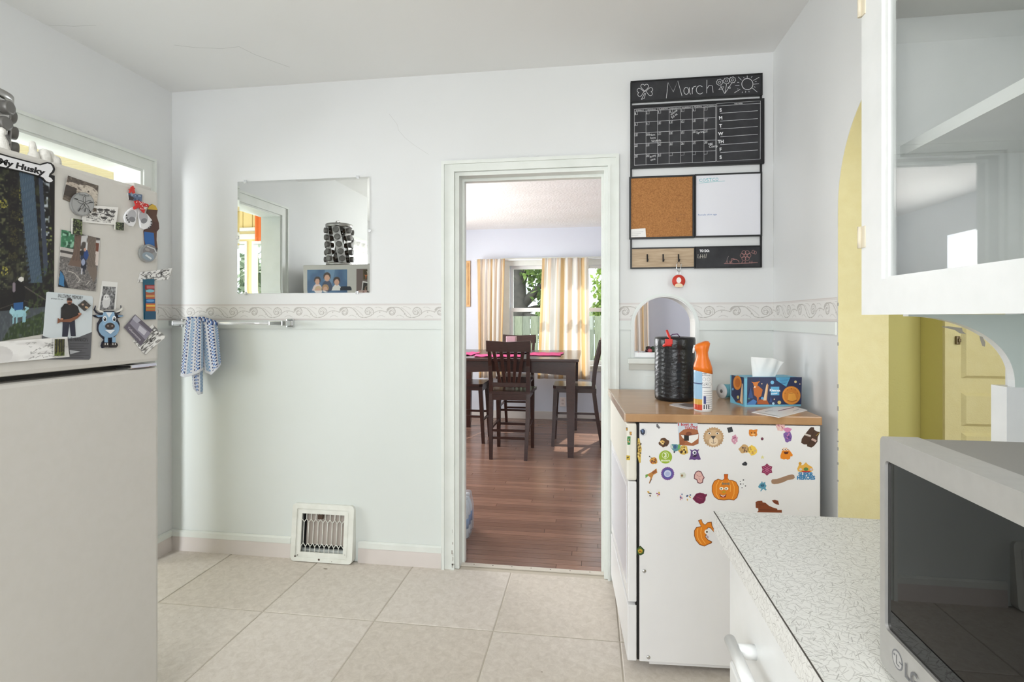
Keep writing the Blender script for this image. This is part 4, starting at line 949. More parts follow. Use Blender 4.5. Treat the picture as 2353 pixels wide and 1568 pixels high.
# blue cow
a = FA(); OUT = (30, 32, 46)
a.poly([(655, 1094), (650, 1120), (668, 1140), (700, 1148), (700, 1130), (784, 1130), (784, 1146), (812, 1138), (832, 1118), (830, 1092), (834, 1120), (820, 1146), (800, 1154), (844, 1160), (838, 1170), (802, 1182), (820, 1220), (818, 1262), (796, 1300), (770, 1322), (790, 1346), (804, 1372), (798, 1384), (750, 1384), (742, 1378), (700, 1388), (692, 1372), (700, 1346), (714, 1330), (684, 1300), (666, 1262), (668, 1216), (690, 1182), (650, 1174), (636, 1160), (690, 1156), (660, 1146), (644, 1122)], OUT)
a.e(744, 1250, 72, 66, (132, 166, 196)); a.poly([(704, 1138), (780, 1138), (790, 1190), (784, 1230), (704, 1230), (696, 1190)], (146, 182, 212)); a.poly([(722, 1140), (768, 1140), (744, 1176)], (224, 230, 236)); a.e(750, 1236, 34, 24, (58, 48, 46)); a.e(736, 1234, 5, 6, (170, 150, 140)); a.e(764, 1234, 5, 6, (170, 150, 140)); a.poly([(712, 1262), (784, 1262), (752, 1290)], (226, 232, 238))
for x in (712, 776): a.e(x, 1184, 14, 20, (240, 242, 244)); a.e(x, 1188, 9, 13, (28, 26, 32)); a.e(x - 3, 1182, 3, 4, (250, 250, 250))
a.poly([(660, 1104), (655, 1120), (672, 1136), (700, 1144), (700, 1134), (674, 1124)], (226, 224, 216)); a.poly([(828, 1102), (832, 1118), (816, 1134), (788, 1142), (788, 1134), (812, 1122)], (226, 224, 216)); a.poly([(644, 1161), (694, 1159), (690, 1172), (662, 1174)], (128, 160, 190)); a.poly([(838, 1162), (798, 1160), (802, 1172), (824, 1172)], (128, 160, 190))
for x in (716, 768): a.r(x - 12, 1312, x + 12, 1348, (132, 168, 198)); a.e(x, 1366, 28, 18, (36, 28, 28)); a.e(x - 8, 1360, 4, 7, (210, 206, 200)); a.e(x + 8, 1360, 4, 7, (210, 206, 200))
a.build('cow_magnet', 'cartoon blue cow magnet with white horns and black hooves', 'magnet', thick=.003, lift=.0016)
# memorial card
a = FA(); a.poly([(318, 1002), (330, 997), (632, 1028), (640, 1040), (622, 1456), (612, 1468), (290, 1466), (282, 1456)], (206, 214, 218)); a.poly([(284, 1300), (330, 1316), (420, 1330), (540, 1312), (632, 1276), (622, 1456), (612, 1468), (290, 1466), (282, 1456)], (92, 92, 96))
a.text('IN LOVING MEMORY', 396, 1036, 25, (44, 44, 48), rot=5.5, width=172); a.text('SEPTEMBER 12TH 1968', 346, 1048, 7, (70, 70, 74), rot=4, width=84)
a.poly([(424, 1308), (430, 1160), (510, 1150), (518, 1306), (484, 1306), (474, 1220), (462, 1308)], (38, 40, 56)); a.poly([(414, 1180), (416, 1110), (440, 1080), (500, 1078), (532, 1100), (548, 1150), (520, 1176), (420, 1190)], (36, 33, 33)); a.e(474, 1064, 17, 24, (170, 122, 100)); a.poly([(454, 1058), (458, 1042), (480, 1040), (492, 1052), (492, 1060)], (52, 40, 38)); a.e(474, 1076, 13, 9, (90, 58, 46)); a.poly([(388, 1218), (390, 1178), (412, 1192), (470, 1186), (530, 1160), (552, 1142), (556, 1154), (528, 1182), (480, 1208), (412, 1206)], (128, 82, 58)); a.e(418, 1186, 10, 7, (176, 128, 104)); a.e(540, 1150, 10, 7, (186, 132, 106))
a.text('NE HANSON', 462, 1338, 26, (44, 44, 48), rot=2, width=136)
for k in range(7): a.r(470, 1356 + 16 * k, 606 - (k * 37) % 60, 1359 + 16 * k, (60, 60, 64))
a.poly([(466, 1400), (540, 1412), (470, 1430)], (168, 170, 174))
a.build('memorial_card', 'rounded memorial card with a man holding a fish and mountains below', 'card', thick=.0006, lift=.0014)
a = FA(); a.poly([(532, 1090), (574, 1056), (616, 1094), (576, 1130)], (66, 60, 56)); a.e(558, 1086, 8, 7, (176, 150, 132)); a.e(584, 1106, 13, 7, (190, 160, 128), 20); a.e(586, 1082, 6, 6, (104, 92, 84)); a.build('diamond_magnet', 'small dark diamond-turned magnet on the memorial card', 'magnet', thick=.004, lift=.0026)
def pencil():
    c = Canvas(100, 40, (232, 231, 229)); g = np.random.default_rng(91); c.ell(.30, .62, .12, .4, (206, 204, 202)); c.noise(12, 6, .5, .8, (214, 212, 210), .8, 92)
    for _ in range(34):
        x, y = g.uniform(.56, .92), g.uniform(.2, .9); c.stroke([(x, y), (x + g.uniform(-.06, .06), y + g.uniform(-.1, .1)), (x + g.uniform(-.06, .08), y + g.uniform(-.1, .1))], .008, (150, 148, 146))
    return c
print_grid('drawing', 'white strip of paper with faint pencil drawing under the forest photo', 'paper', PFR, fq((-260, 1362), (462, 1310), (468, 1448), (-260, 1516)), pencil(), lift=.0022, material=M_THIN, curl=lambda s, t: .0004 + .004 * t * t)
def redwood_mag():
    c = Canvas(24, 40, (44, 44, 26))
    for k in range(8): c.rect(.06 + k * .12, 0, .12 + k * .12, .9, [(104, 100, 44), (30, 26, 18), (140, 134, 70), (40, 34, 22)][k % 4], .9)
    c.rect(0, .78, 1, 1, (110, 128, 44), .7); c.noise(8, 12, .5, .8, (20, 20, 14), .7, 95); return c
print_grid('picture_magnet', 'upright redwood grove picture magnet on the pencil drawing', 'magnet', PFR, fq((354, 1326), (422, 1324), (420, 1440), (352, 1442)), redwood_mag(), lift=.0075, thick=.004)
a = FA(); a.poly([(930, 1155), (1050, 1262), (970, 1372), (852, 1244)], (98, 92, 104)); a.poly([(916, 1180), (1036, 1284), (1000, 1332), (890, 1216)], (142, 138, 152)); a.poly([(960, 1230), (1010, 1272), (990, 1300), (945, 1262)], (196, 194, 204)); a.poly([(928, 1160), (968, 1196), (940, 1216), (908, 1186)], (176, 174, 186)); a.text('Yellowstone', 872, 1246, 16, (214, 210, 216), rot=46, width=128)
a.build('postcard', 'tilted purple-grey Yellowstone postcard over an ink cartoon', 'postcard', thick=.0006, lift=.0030)
print_grid('cartoon_strip', 'ink cartoon sheet half covered by the tilted postcard', 'paper', PFR, fq((1056, 1222), (1130, 1310), (1004, 1436), (920, 1340)), ink_animals(75), lift=.0004, material=M_THIN, curl=lambda s, t: .0006 + .010 * (s * (1 - t)) ** 2)

# the fridge's other face, seen in the wall mirror
PFS = Plane((-1.78, FY1 - .004, 0), (-1, 0, 0), (0, 0, 1))
def rectw(x0, x1, z0, z1): return [(-(x0) - 1.78, z1), (-(x1) - 1.78, z1), (-(x1) - 1.78, z0), (-(x0) - 1.78, z0)]
def family():
    c = Canvas(90, 100, (66, 98, 136)); c.noise(6, 6, .3, .8, (92, 128, 164), .8, 101); c.poly([(.30, 0), (.55, 0), (.62, .6), (.44, .6)], (128, 160, 190), .7)
    for (x, y, hr, body, hair) in ((.74, .26, .07, (226, 206, 204), (60, 42, 36)), (.50, .18, .08, (60, 70, 96), (66, 44, 34)), (.26, .28, .075, (232, 230, 226), (60, 42, 36)), (.54, .44, .07, (232, 230, 228), (176, 138, 96)), (.72, .48, .075, (236, 224, 222), (206, 176, 140))):
        c.ell(x, y + .30, .14, .24, body); c.ell(x, y - .02, hr * 1.15, hr * 1.2, hair); c.ell(x, y + .015, hr * .8, hr * .95, (214, 166, 142)); c.stroke([(x - .02, y + .05), (x + .02, y + .05)], .01, (150, 80, 76))
    c.rect(.40, .62, .66, .66, (40, 44, 60), .8); c.ell(.48, .84, .14, .12, (38, 46, 80)); return c
print_grid('family_photo', 'colour studio portrait of a family against blue on the fridge end', 'photo', PFS, None, family(), lift=.0006, world=rectw(-1.830, -2.155, 1.33, 1.665))
a = Art(PFS); a.fn = lambda x, z: (-x - 1.78, z); a.poly([(-1.885, 1.36), (-1.795, 1.36), (-1.795, 1.52), (-1.805, 1.535), (-1.875, 1.535), (-1.885, 1.52)], (34, 38, 52)); a.r(-1.885, 1.36, -1.795, 1.40, (40, 96, 160)); a.e(-1.84, 1.46, .034, .034, (206, 190, 140)); a.e(-1.84, 1.46, .018, .014, (90, 84, 70)); a.build('badge_magnet', 'dark blue badge-shaped magnet at the foot of the family portrait', 'magnet', thick=.003, lift=.0012)
def collage():
    c = Canvas(60, 80, (104, 92, 90)); c.noise(6, 8, .4, .7, (84, 70, 66), .8, 111); c.rect(.5, .0, 1, .5, (120, 104, 100)); c.ell(.62, .58, .2, .08, (206, 76, 120)); c.noise(14, 14, .5, .7, (150, 70, 60), .8, 112, (c.Y > .6) * 1.0); c.noise(14, 14, .6, .7, (220, 190, 180), .8, 113, (c.Y > .6) * 1.0); return c
print_grid('photo', 'dim brown photo on the fridge end behind the lettered sign', 'photo', PFS, None, collage(), lift=.0006, world=rectw(-1.50, -1.755, 1.33, 1.668))
a = Art(PFS); a.fn = lambda x, z: (-x - 1.78, z); a.r(-1.70, 1.585, -1.585, 1.66, (92, 84, 50)); a.r(-1.696, 1.589, -1.589, 1.656, (74, 62, 44))
vs, fs, wd = text_geo('DIRTY', .03); k = .028 / .7; a.layers.append(([(-(-1.594 - p[0] * .096 / wd) - 1.78, 1.594 + p[1] * k) for p in vs], fs, (222, 132, 76)))
vs, fs, wd = text_geo('SAY IT', .02); k = .016 / .7; a.layers.append(([(-(-1.60 - p[0] * .075 / wd) - 1.78, 1.632 + p[1] * k) for p in vs], fs, (198, 188, 160)))
a.build('dirty_sign', 'small brown sign lettered DIRTY in orange on the fridge end', 'sign', thick=.002, lift=.0014)
def polaroid():
    c = Canvas(30, 44, (228, 226, 222)); c.rect(.1, .08, .9, .84, (52, 48, 46)); c.ell(.5, .5, .2, .26, (150, 124, 104)); c.ell(.5, .4, .12, .12, (70, 58, 52)); return c
print_grid('photo', 'white-bordered dark snapshot below the DIRTY sign', 'photo', PFS, None, polaroid(), lift=.0016, world=[(-(x) - 1.78, z) for x, z in ((-1.625, 1.56), (-1.705, 1.575), (-1.72, 1.455), (-1.64, 1.44))])
print_grid('cartoon_strip', 'ink cartoon sheet low on the fridge end', 'paper', PFS, None, ink_animals(115), lift=.0012, world=rectw(-1.62, -1.79, 1.36, 1.45))

# ================================================================== ON TOP OF THE FRIDGE
SR = Vector((-1.945, 1.440, FZ - .0005))
sr = thing('spice_rack', 'brushed steel carousel spice rack standing on the fridge', 'spice rack', SR)
RB, HH = .090, .275
MB().lathe([(.098, 0), (.098, .018), (.092, .022), (.02, .022)], n=36).build('base', M_STEEL, sr)
MB().lathe([(.02, HH + .022), (.096, HH + .022), (.102, HH + .026), (.102, HH + .046), (.095, HH + .050)], n=36).build('top_plate', M_STEEL, sr)
MB().tube([(0, -.055, HH + .048), (0, -.04, HH + .066), (0, 0, HH + .076), (0, .04, HH + .066), (0, .055, HH + .048)], .005, 8).build('handle', M_STEEL, sr)
MB().tube([(0, 0, .02), (0, 0, HH + .03)], .012, 12).build('core_post', M_BLACK, sr)
M_LID = mat('jar_lid_steel', (118, 116, 113), .4, .4); M_STRIP = mat('jar_strip_steel', (206, 204, 201), .42, .55); M_JAR = mat('spice_jar_dark_glass', (70, 56, 46), .15)
jar = None; TW = 34
for k in range(6):
    a0 = 60 * k - 13; mb = MB(); vs = []; fs = []
    for i in range(15):
        t = i / 14; a_ = R(a0 + TW * t); c, s_ = math.cos(a_), math.sin(a_)
        for (tw, rr) in ((-.030, RB), (.030, RB), (.030, RB - .0015), (-.030, RB - .0015)): vs.append((rr * c - tw * s_, rr * s_ + tw * c, .020 + (HH + .004) * t))
    for i in range(14):
        for q in range(4): fs.append((i * 4 + q, i * 4 + (q + 1) % 4, i * 4 + 4 + (q + 1) % 4, i * 4 + 4 + q))
    mb.add(vs, fs, None, False).build('jar_strip', M_STRIP, sr)
    for j in range(5):
        t = (j + .5) / 5; a_ = R(a0 + TW * t); z = .022 + HH * t
        if jar is None:
            jar = thing('spice_jar', 'small dark spice jar with grey steel lid held in the carousel', 'jar', (0, 0, 0), 0, 'spice jars in the carousel rack')
            MB().lathe([(.0205, .0), (.022, .002), (.022, .020), (.0205, .0225), (.015, .0228)], n=20, m=Matrix.Rotation(R(90), 4, 'Y')).build('lid', M_LID, jar)
            MB().lathe([(.015, -.040), (.016, -.037), (.016, -.0005)], n=16, m=Matrix.Rotation(R(90), 4, 'Y')).build('glass_body', M_JAR, jar)
            j0 = jar; remember(j0); first = True
        o = j0 if first else copy_tree(j0); first = False
        o.location = SR + Vector(((RB + .001) * math.cos(a_), (RB + .001) * math.sin(a_), z)); o.rotation_euler = (0, 0, a_)
M_CER = mat('white_bisque', (226, 224, 218), .7, noise=(120, (206, 203, 196), .7, 6), bump=(160, .5, .003))
def lump(name, label, spots, base, cat):
    bm = bmesh.new()
    for (x, y, z, rx, ry, rz) in spots:
        r_ = bmesh.ops.create_icosphere(bm, subdivisions=3, radius=1.0)
        for v in r_['verts']:
            n = v.co.copy(); k = 1 + .06 * math.sin(9 * n.x + x * 50) * math.sin(8 * n.y) + .05 * math.sin(11 * n.z + y * 40)
            v.co = Vector((x + n.x * rx * k, y + n.y * ry * k, z + n.z * rz * k))
    me = bpy.data.meshes.new(name); bm.to_mesh(me); bm.free(); me.polygons.foreach_set('use_smooth', [True] * len(me.polygons)); me.materials.append(M_CER)
    o = bpy.data.objects.new(name, me); COL.objects.link(o); o.location = base
    rm = o.modifiers.new('fuse', 'REMESH'); rm.mode = 'VOXEL'; rm.voxel_size = .0035; rm.use_smooth_shade = True
    return tag(o, label, cat)
def ftop(u, v): p = on_x(u, v, -1.452); return Vector((p.x, p.y, FZ))
b1 = ftop(78, 345); lump('ornament', 'small white textured ornament with a narrow neck on the fridge', [(0, 0, .020, .013, .015, .022), (0, -.003, .046, .008, .009, .016), (0, -.004, .058, .007, .008, .008)], (b1.x, b1.y, FZ - .004), 'ornament')
b2 = ftop(112, 345); lump('ornament', 'rounded white crackled ornament with two lobes on the fridge', [(0, -.012, .027, .015, .016, .029), (0, .017, .024, .014, .016, .023), (0, .002, .045, .010, .009, .010)], (b2.x, b2.y, FZ - .004), 'ornament')
b3 = ftop(8, 300)
o = MB().lathe([(.028, 0), (.027, .03), (.020, .075), (.010, .105), (.014, .118), (.012, .135), (.004, .143)], n=20).build('ornament', M_CER); o.location = (b3.x, b3.y - .004, FZ - .001); o.scale = (.62, .62, .50)
for v in o.data.vertices:
    a_ = math.atan2(v.co.y, v.co.x); k = 1 + .10 * math.sin(7 * a_) * max(0, 1 - v.co.z / .11); v.co.x *= k; v.co.y *= k
tag(o, 'white draped bell-shaped ornament in front of the spice rack', 'ornament')

# ================================================================== BACK WALL THINGS
mi = thing('wall_mirror', 'frameless rectangular mirror clipped to the white wall above towel bar', 'mirror', (-1.535, YB, 1.738))
x0, x1, z0, z1 = -.382, .381, -.307, .307
MB().add([(x0, -.0005, z0), (x1, -.0005, z0), (x1, -.0005, z1), (x0, -.0005, z1), (x0, -.004, z0), (x1, -.004, z0), (x1, -.004, z1), (x0, -.004, z1), (x0 + .012, -.0048, z0 + .012), (x1 - .012, -.0048, z0 + .012), (x1 - .012, -.0048, z1 - .012), (x0 + .012, -.0048, z1 - .012)],
         [(3, 2, 1, 0), (0, 1, 5, 4), (1, 2, 6, 5), (2, 3, 7, 6), (3, 0, 4, 7), (4, 5, 9, 8), (5, 6, 10, 9), (6, 7, 11, 10), (7, 4, 8, 11), (8, 9, 10, 11)]).build('glass', mat('mirror_silver', (240, 242, 241), 0.0, 1.0), mi)
M_CLIP = mat('clear_clip', (220, 222, 224), .15, .3)
for (x, z) in ((-.335, z1), (.315, z1), (-.335, z0), (.31, z0), (x0, .0), (x1, .02)):
    MB().box(x - .007, x + .007, -.009, -.0004, z - .008, z + .008, .002).build('clip', M_CLIP, mi)

# towel bar and towel
tb = thing('towel_bar', 'chrome towel bar with clear rod fixed on the chair rail', 'towel rail', (-1.93, YB - .0075, 1.268))
yb = -.058
MB().tube([(-.335, yb, 0), (.30, yb, 0)], .0085, 14).build('rod', mat('acrylic_rod', (238, 240, 242), .08, .35), tb)
for x, w_ in ((-.335, .018), (.33, .050)):
    MB().box(x - .02, x + .022, -.012, 0, -.024, .024, .004).box(x - .013, x + .013, yb - .012, -.010, -.014, .014, .004).build('bracket', M_CHROME, tb)
MB().box(.245, .32, yb - .011, yb + .011, -.011, .011, .003).build('end_sleeve', M_CHROME, tb)

def towel():
    NAVY, BLUE, SKY, WHT = (52, 62, 108), (104, 138, 198), (150, 178, 212), (222, 224, 234)
    mb = MB()
    def patch(top, bottom, yf, nu, nv, s0, s1, seed, hemr=True, fold=.010, ph=0.0, base=SKY):
        """top / bottom: lists of picture points along the edges; yf: world depth"""
        def ed(lst, s):
            k = s * (len(lst) - 1); i = min(int(k), len(lst) - 2); f = k - i
            return (lst[i][0] * (1 - f) + lst[i + 1][0] * f, lst[i][1] * (1 - f) + lst[i + 1][1] * f)
        vs = []; cols = []
        for j in range(nv + 1):
            t = j / nv
            for i in range(nu + 1):
                s = i / nu; a = ed(top, s); b = ed(bottom, s)
                u = a[0] * (1 - t) + b[0] * t; v = a[1] * (1 - t) + b[1] * t
                y = yf - fold * (.35 + .65 * t) * (.5 + .5 * math.sin(s * 9.4 + ph)) - .010 * math.sin(math.pi * s) * (1 - .3 * t)
                if t < .07: y += .004
                p = on_y(u, v, y); vs.append((p.x, p.y, p.z))
        fs = []
        for j in range(nv):
            for i in range(nu):
                n = nu + 1; fs.append((j * n + i, j * n + i + 1, (j + 1) * n + i + 1, (j + 1) * n + i))
        b0 = len(mb.v); mb.v.extend(vs)
        for q, f in enumerate(fs):
            i = q % nu; j = q // nu; S = s0 + (s1 - s0) * (i + .5) / nu; T = (j + .5) / nv
            col = S * 26; c = int(col) % 9; row = int(T * nv / 2.2); fc = col - int(col)
            k = WHT
            if c in (0, 3): k = NAVY if row % 2 == 0 and .1 < fc < .9 else WHT
            elif c in (1, 2): k = BLUE if (row + c) % 2 == 0 else WHT
            elif c in (5, 6): k = SKY if (row + c) % 2 == 0 else (184, 204, 226)
            elif c == 7: k = (120, 152, 204) if row % 2 else WHT
            if T > .955: k = WHT
            mb.f.append(tuple(b0 + x for x in f)); mb.c.append(k); mb.sm.append(True)
    Y = YB - .066
    patch([(452, 735), (470, 733), (488, 737), (500, 745)], [(470, 855), (486, 862), (500, 848), (508, 838)], Y - .010, 46, 70, .48, 1.0, 2, ph=2.0)
    patch([(436, 800), (452, 800), (466, 800)], [(444, 893), (456, 908), (466, 905)], Y - .004, 30, 60, .3, .62, 3, ph=1.0)
    patch([(428, 736), (438, 732), (448, 731), (458, 731), (466, 738)], [(415, 864), (424, 868), (440, 864), (456, 858), (467, 850)], Y - .024, 54, 78, 0, .60, 1, ph=.4)
    # part that passes over the rod and hangs a little behind
    patch([(430, 737), (448, 732), (470, 733), (500, 745)], [(432, 760), (450, 758), (474, 758), (500, 764)], Y + .024, 46, 12, 0, 1.0, 4, fold=.002)
    n0 = len(mb.v); vs = []
    for i in range(25):
        s = i / 24; u = 430 + 70 * s; vtop = 731 + 10 * max(0, s - .55) / .45
        for (dy, dv) in ((-.028, 7), (-.016, 1), (0, -2), (.014, 1), (.024, 6)):
            p = on_y(u, vtop + dv, Y + dy); vs.append((p.x, p.y, p.z))
    mb.v.extend(vs)
    for i in range(24):
        for k in range(4):
            mb.f.append((n0 + i * 5 + k, n0 + i * 5 + 5 + k, n0 + i * 5 + 6 + k, n0 + i * 5 + k + 1)); mb.c.append([(222, 224, 234), (104, 138, 198), (60, 72, 120)][(i + k) % 3]); mb.sm.append(True)
    o = mb.build('dish_towel', attr_mat('terry_cloth', .9, bump=(900, .5, .002)), None, recalc=False)
    so_ = o.modifiers.new('thickness', 'SOLIDIFY'); so_.thickness = .0025; so_.offset = 0
    return tag(o, 'blue and white basket-weave dish towel bunched over the towel bar', 'towel')
towel()

# floor register
vg = thing('floor_register', 'white cast-metal wall register with honeycomb grille by the floor', 'vent', (-1.405, 2.660, 0))
ax = math.atan2(.030, .30); MV = Matrix.Rotation(-ax, 4, 'X')
fnv = lambda a, b, d: tuple(MV @ Vector((a, d, b)))
M_VENT = mat('register_enamel', (232, 233, 226), .35, noise=(16, (216, 216, 206), .6, 6), bump=(40, .15, .002))
MB().prism(rrect(-.176, .172, .004, .302, .022), [rrect(-.150, .147, .026, .276, .008)], 0.0, .046, fnv).build('outer_frame', M_VENT, vg)
MB().prism(rrect(-.152, .149, .024, .278, .008), [rect(-.122, .118, .052, .250)], .005, .009, fnv).build('inner_frame', M_VENT, vg)
MB().prism(rrect(-.142, .139, .034, .268, .008), [rect(-.1225, .1185, .0515, .2505)], .003, .007, fnv).build('raised_border', M_VENT, vg)
mbp = MB().prism(rect(-.105, .119, .085, .249), [], .030, .034, fnv); mbp.build('damper_plate', mat('damper_beige', (176, 166, 158), .6), vg)
MB().prism(rect(-.14, .136, .034, .268), [], .060, .062, fnv).build('duct_back', M_DARK, vg)
px_ = .240 / 9; barm = {}
for k in range(9):
    x = -.122 + px_ * (k + .5); P = lambda a, b: fnv(a, b, .0062)
    mb = MB().tube([P(x, .098), P(x, .206)], .0022, 6).tube([P(x, .206), P(x - px_ / 2, .222), P(x - px_ / 2, .250)], .0022, 6).tube([P(x, .206), P(x + px_ / 2, .222)], .0022, 6)
    mb.tube([P(x, .098), P(x - px_ / 2, .080), P(x - px_ / 2, .052)], .0022, 6).tube([P(x, .098), P(x + px_ / 2, .080)], .0022, 6)
    mb.build('grille_bar', M_VENT, vg)
MB().box(-.028, .0, -.004, .010, .226, .248, .002, m=MV).build('lever', mat('rust_brown', (70, 52, 40), .7), vg)
for (x, z, r_) in ((-.012, .018, .006), (-.148, .028, .005), (-.135, .034, .003), (.130, .05, .002), (.06, .012, .002)): MB().lathe([(r_, 0), (r_ * .8, .0004)], n=7, m=Matrix.Translation(fnv(x, z, -.0002 if z < .03 else .0025)) @ Matrix.Rotation(R(90), 4, 'X')).build('rust_chip', mat('rust_brown', (70, 52, 40), .7), vg)

# ---------------- organiser boards
PO = Plane((0, YB - .016, 0), (1, 0, 0), (0, 0, 1))
og = thing('wall_organizer', 'black framed wall organiser with March chalk calendar, cork and white boards', 'organizer', (.506, YB, 1.538))
oo = Vector((.506, YB, 1.538))
M_OB = mat('organizer_black', (26, 26, 28), .45); M_CHK = mat('chalkboard', (44, 44, 47), .8, noise=(12, (62, 62, 65), .7, 4))
def obox(nm, m, x0, x1, y0, y1, z0, z1, par=None, bev=0.0): return MB().box(x0 - oo.x, x1 - oo.x, y0 - oo.y, y1 - oo.y, z0 - oo.z, z1 - oo.z, bev).build(nm, m, par or og)
def wz(u, v): p = PO.uv(u, v); return p
def board(nm, pa, pb, fw, m, face='face', fr_bottom=None):
    (x0, z1), (x1, z0) = pa, pb
    b = MB().prism(rect(x0 - oo.x, x1 - oo.x, z0 - oo.z, z1 - oo.z), [rect(x0 + fw - oo.x, x1 - fw - oo.x, z0 + fw - oo.z, z1 - fw - oo.z)], -.020, -.004, XZ).build(nm, M_OB, og)
    obox(face, m, x0 + fw, x1 - fw, YB - .016, YB - .006, z0 + fw, z1 - fw, par=b)
    return b
for u in (1450.5, 1750):
    x = PO.uv(u, 400)[0]; obox('rail', M_OB, x - .004, x + .004, YB - .010, YB - .001, 1.540, 2.455)
hb = board('header_board', (wz(1449, 187)[0], wz(1449, 187)[1]), (wz(1752, 222)[0], wz(1449, 236)[1]), .006, M_CHK)
cb = board('calendar_board', (wz(1449.5, 243)[0], wz(1449.5, 243)[1]), (wz(1756, 372)[0], wz(1449, 388)[1]), .011, M_CHK)
kb = board('cork_board', (wz(1446, 407)[0], wz(1446, 407)[1]), (wz(1595, 545)[0], wz(1446, 550)[1]), .008, mat('cork', (178, 124, 72), .85, noise=(220, (140, 92, 50), .9, 6), bump=(300, .4, .001)))
wbd = board('white_board', (wz(1596, 401)[0], wz(1596, 401)[1]), (wz(1751, 540)[0], wz(1596, 546)[1]), .007, mat('whiteboard', (226, 226, 232), .2))
hk = board('hook_board', (wz(1449, 570)[0], wz(1449, 570)[1]), (wz(1597.5, 612)[0], wz(1449, 618)[1]), .006, mat('pale_oak', (190, 168, 140), .55, noise=(10, (160, 136, 108), .9, 7, (1, 1, 14))))
td = board('to_do_board', (wz(1596, 567)[0], wz(1596, 567)[1]), (wz(1750, 612)[0], wz(1596, 617)[1]), .005, M_CHK)
POF = Plane((0, YB - .0161, 0), (1, 0, 0), (0, 0, 1))
CH = (222, 222, 224)
def chalk(par, layers_fn, fr):
    a = Art(POF, *fr); layers_fn(a); a.layers.insert(0, ([a.layers[0][0][0]] * 3, [(0, 1, 2)], CH)); return tag(a.build('lettering', None, None, thick=.0001, lift=0, parent=par, step=.000004), kind='stuff')
C6 = (1440, 160, 6.534)
def arcp(cx, cy, rx, ry, a0, a1, n=14): return [(cx + rx * math.cos(R(a0 + (a1 - a0) * k / n)), cy + ry * math.sin(R(a0 + (a1 - a0) * k / n))) for k in range(n + 1)]
def header(a):
    L = lambda p, w_=7: a.line(p, w_, CH)
    L([(595, 430), (622, 195), (700, 335), (768, 170), (830, 395)]); L(arcp(895, 320, 38, 52, 0, 360)); L([(940, 268), (945, 340), (958, 372)]); L([(985, 268), (985, 368)]); L([(985, 300), (1005, 258), (1042, 248)]); L(arcp(1100, 305, 55, 62, -50, -320)); L([(1205, 155), (1202, 355)]); L([(1202, 290), (1240, 235), (1285, 245), (1298, 345)])
    for (cx, cy, ro) in ((205, 340, -100), (270, 265, 0), (345, 330, 95)):   # clover leaves as hearts
        pts = []
        for k in range(25):
            t = 2 * math.pi * k / 24; hx = 16 * math.sin(t) ** 3; hy = -(13 * math.cos(t) - 5 * math.cos(2 * t) - 2 * math.cos(3 * t) - math.cos(4 * t)); c, s_ = math.cos(R(ro)), math.sin(R(ro)); pts.append((cx + (hx * c - hy * s_) * 3.7, cy + (hx * s_ + hy * c) * 3.9))
        L(pts, 6)
    L([(272, 350), (220, 448)], 6); L([(285, 355), (262, 435), (222, 448)], 6)
    for (x, y) in ((1395, 190), (1500, 170), (1588, 155)):
        L([(x + (46 + 5 * math.sin(8 * t)) * math.cos(t), y + (44 + 5 * math.sin(8 * t)) * math.sin(t)) for t in np.linspace(0, 6.28, 40)], 6); L(arcp(x, y, 17, 17, 0, 360), 5)
    L([(1410, 245), (1470, 360)], 6); L([(1500, 220), (1475, 360)], 6); L([(1575, 205), (1480, 350)], 6); L([(1380, 300), (1420, 262), (1460, 255), (1440, 290), (1385, 302)], 5); L([(1520, 260), (1560, 262), (1555, 285), (1515, 270)], 5)
    L(arcp(1812, 218, 84, 84, 0, 360, 28), 8)
    for (p, q) in (((1675, 110), (1725, 160)), ((1810, 90), (1810, 128)), ((1885, 100), (1870, 120)), ((1990, 115), (1900, 165)), ((1925, 182), (1950, 175)), ((1905, 220), (1985, 212)), ((1910, 255), (1932, 268)), ((1885, 275), (1960, 338)), ((1835, 318), (1838, 340)), ((1787, 320), (1785, 345)), ((1740, 332), (1732, 350)), ((1705, 295), (1615, 350)), ((1630, 238), (1692, 236)), ((1660, 192), (1688, 192)), ((1755, 115), (1765, 132)), ((1660, 292), (1675, 288))): L([p, q], 6)
chalk(hb, header, C6)
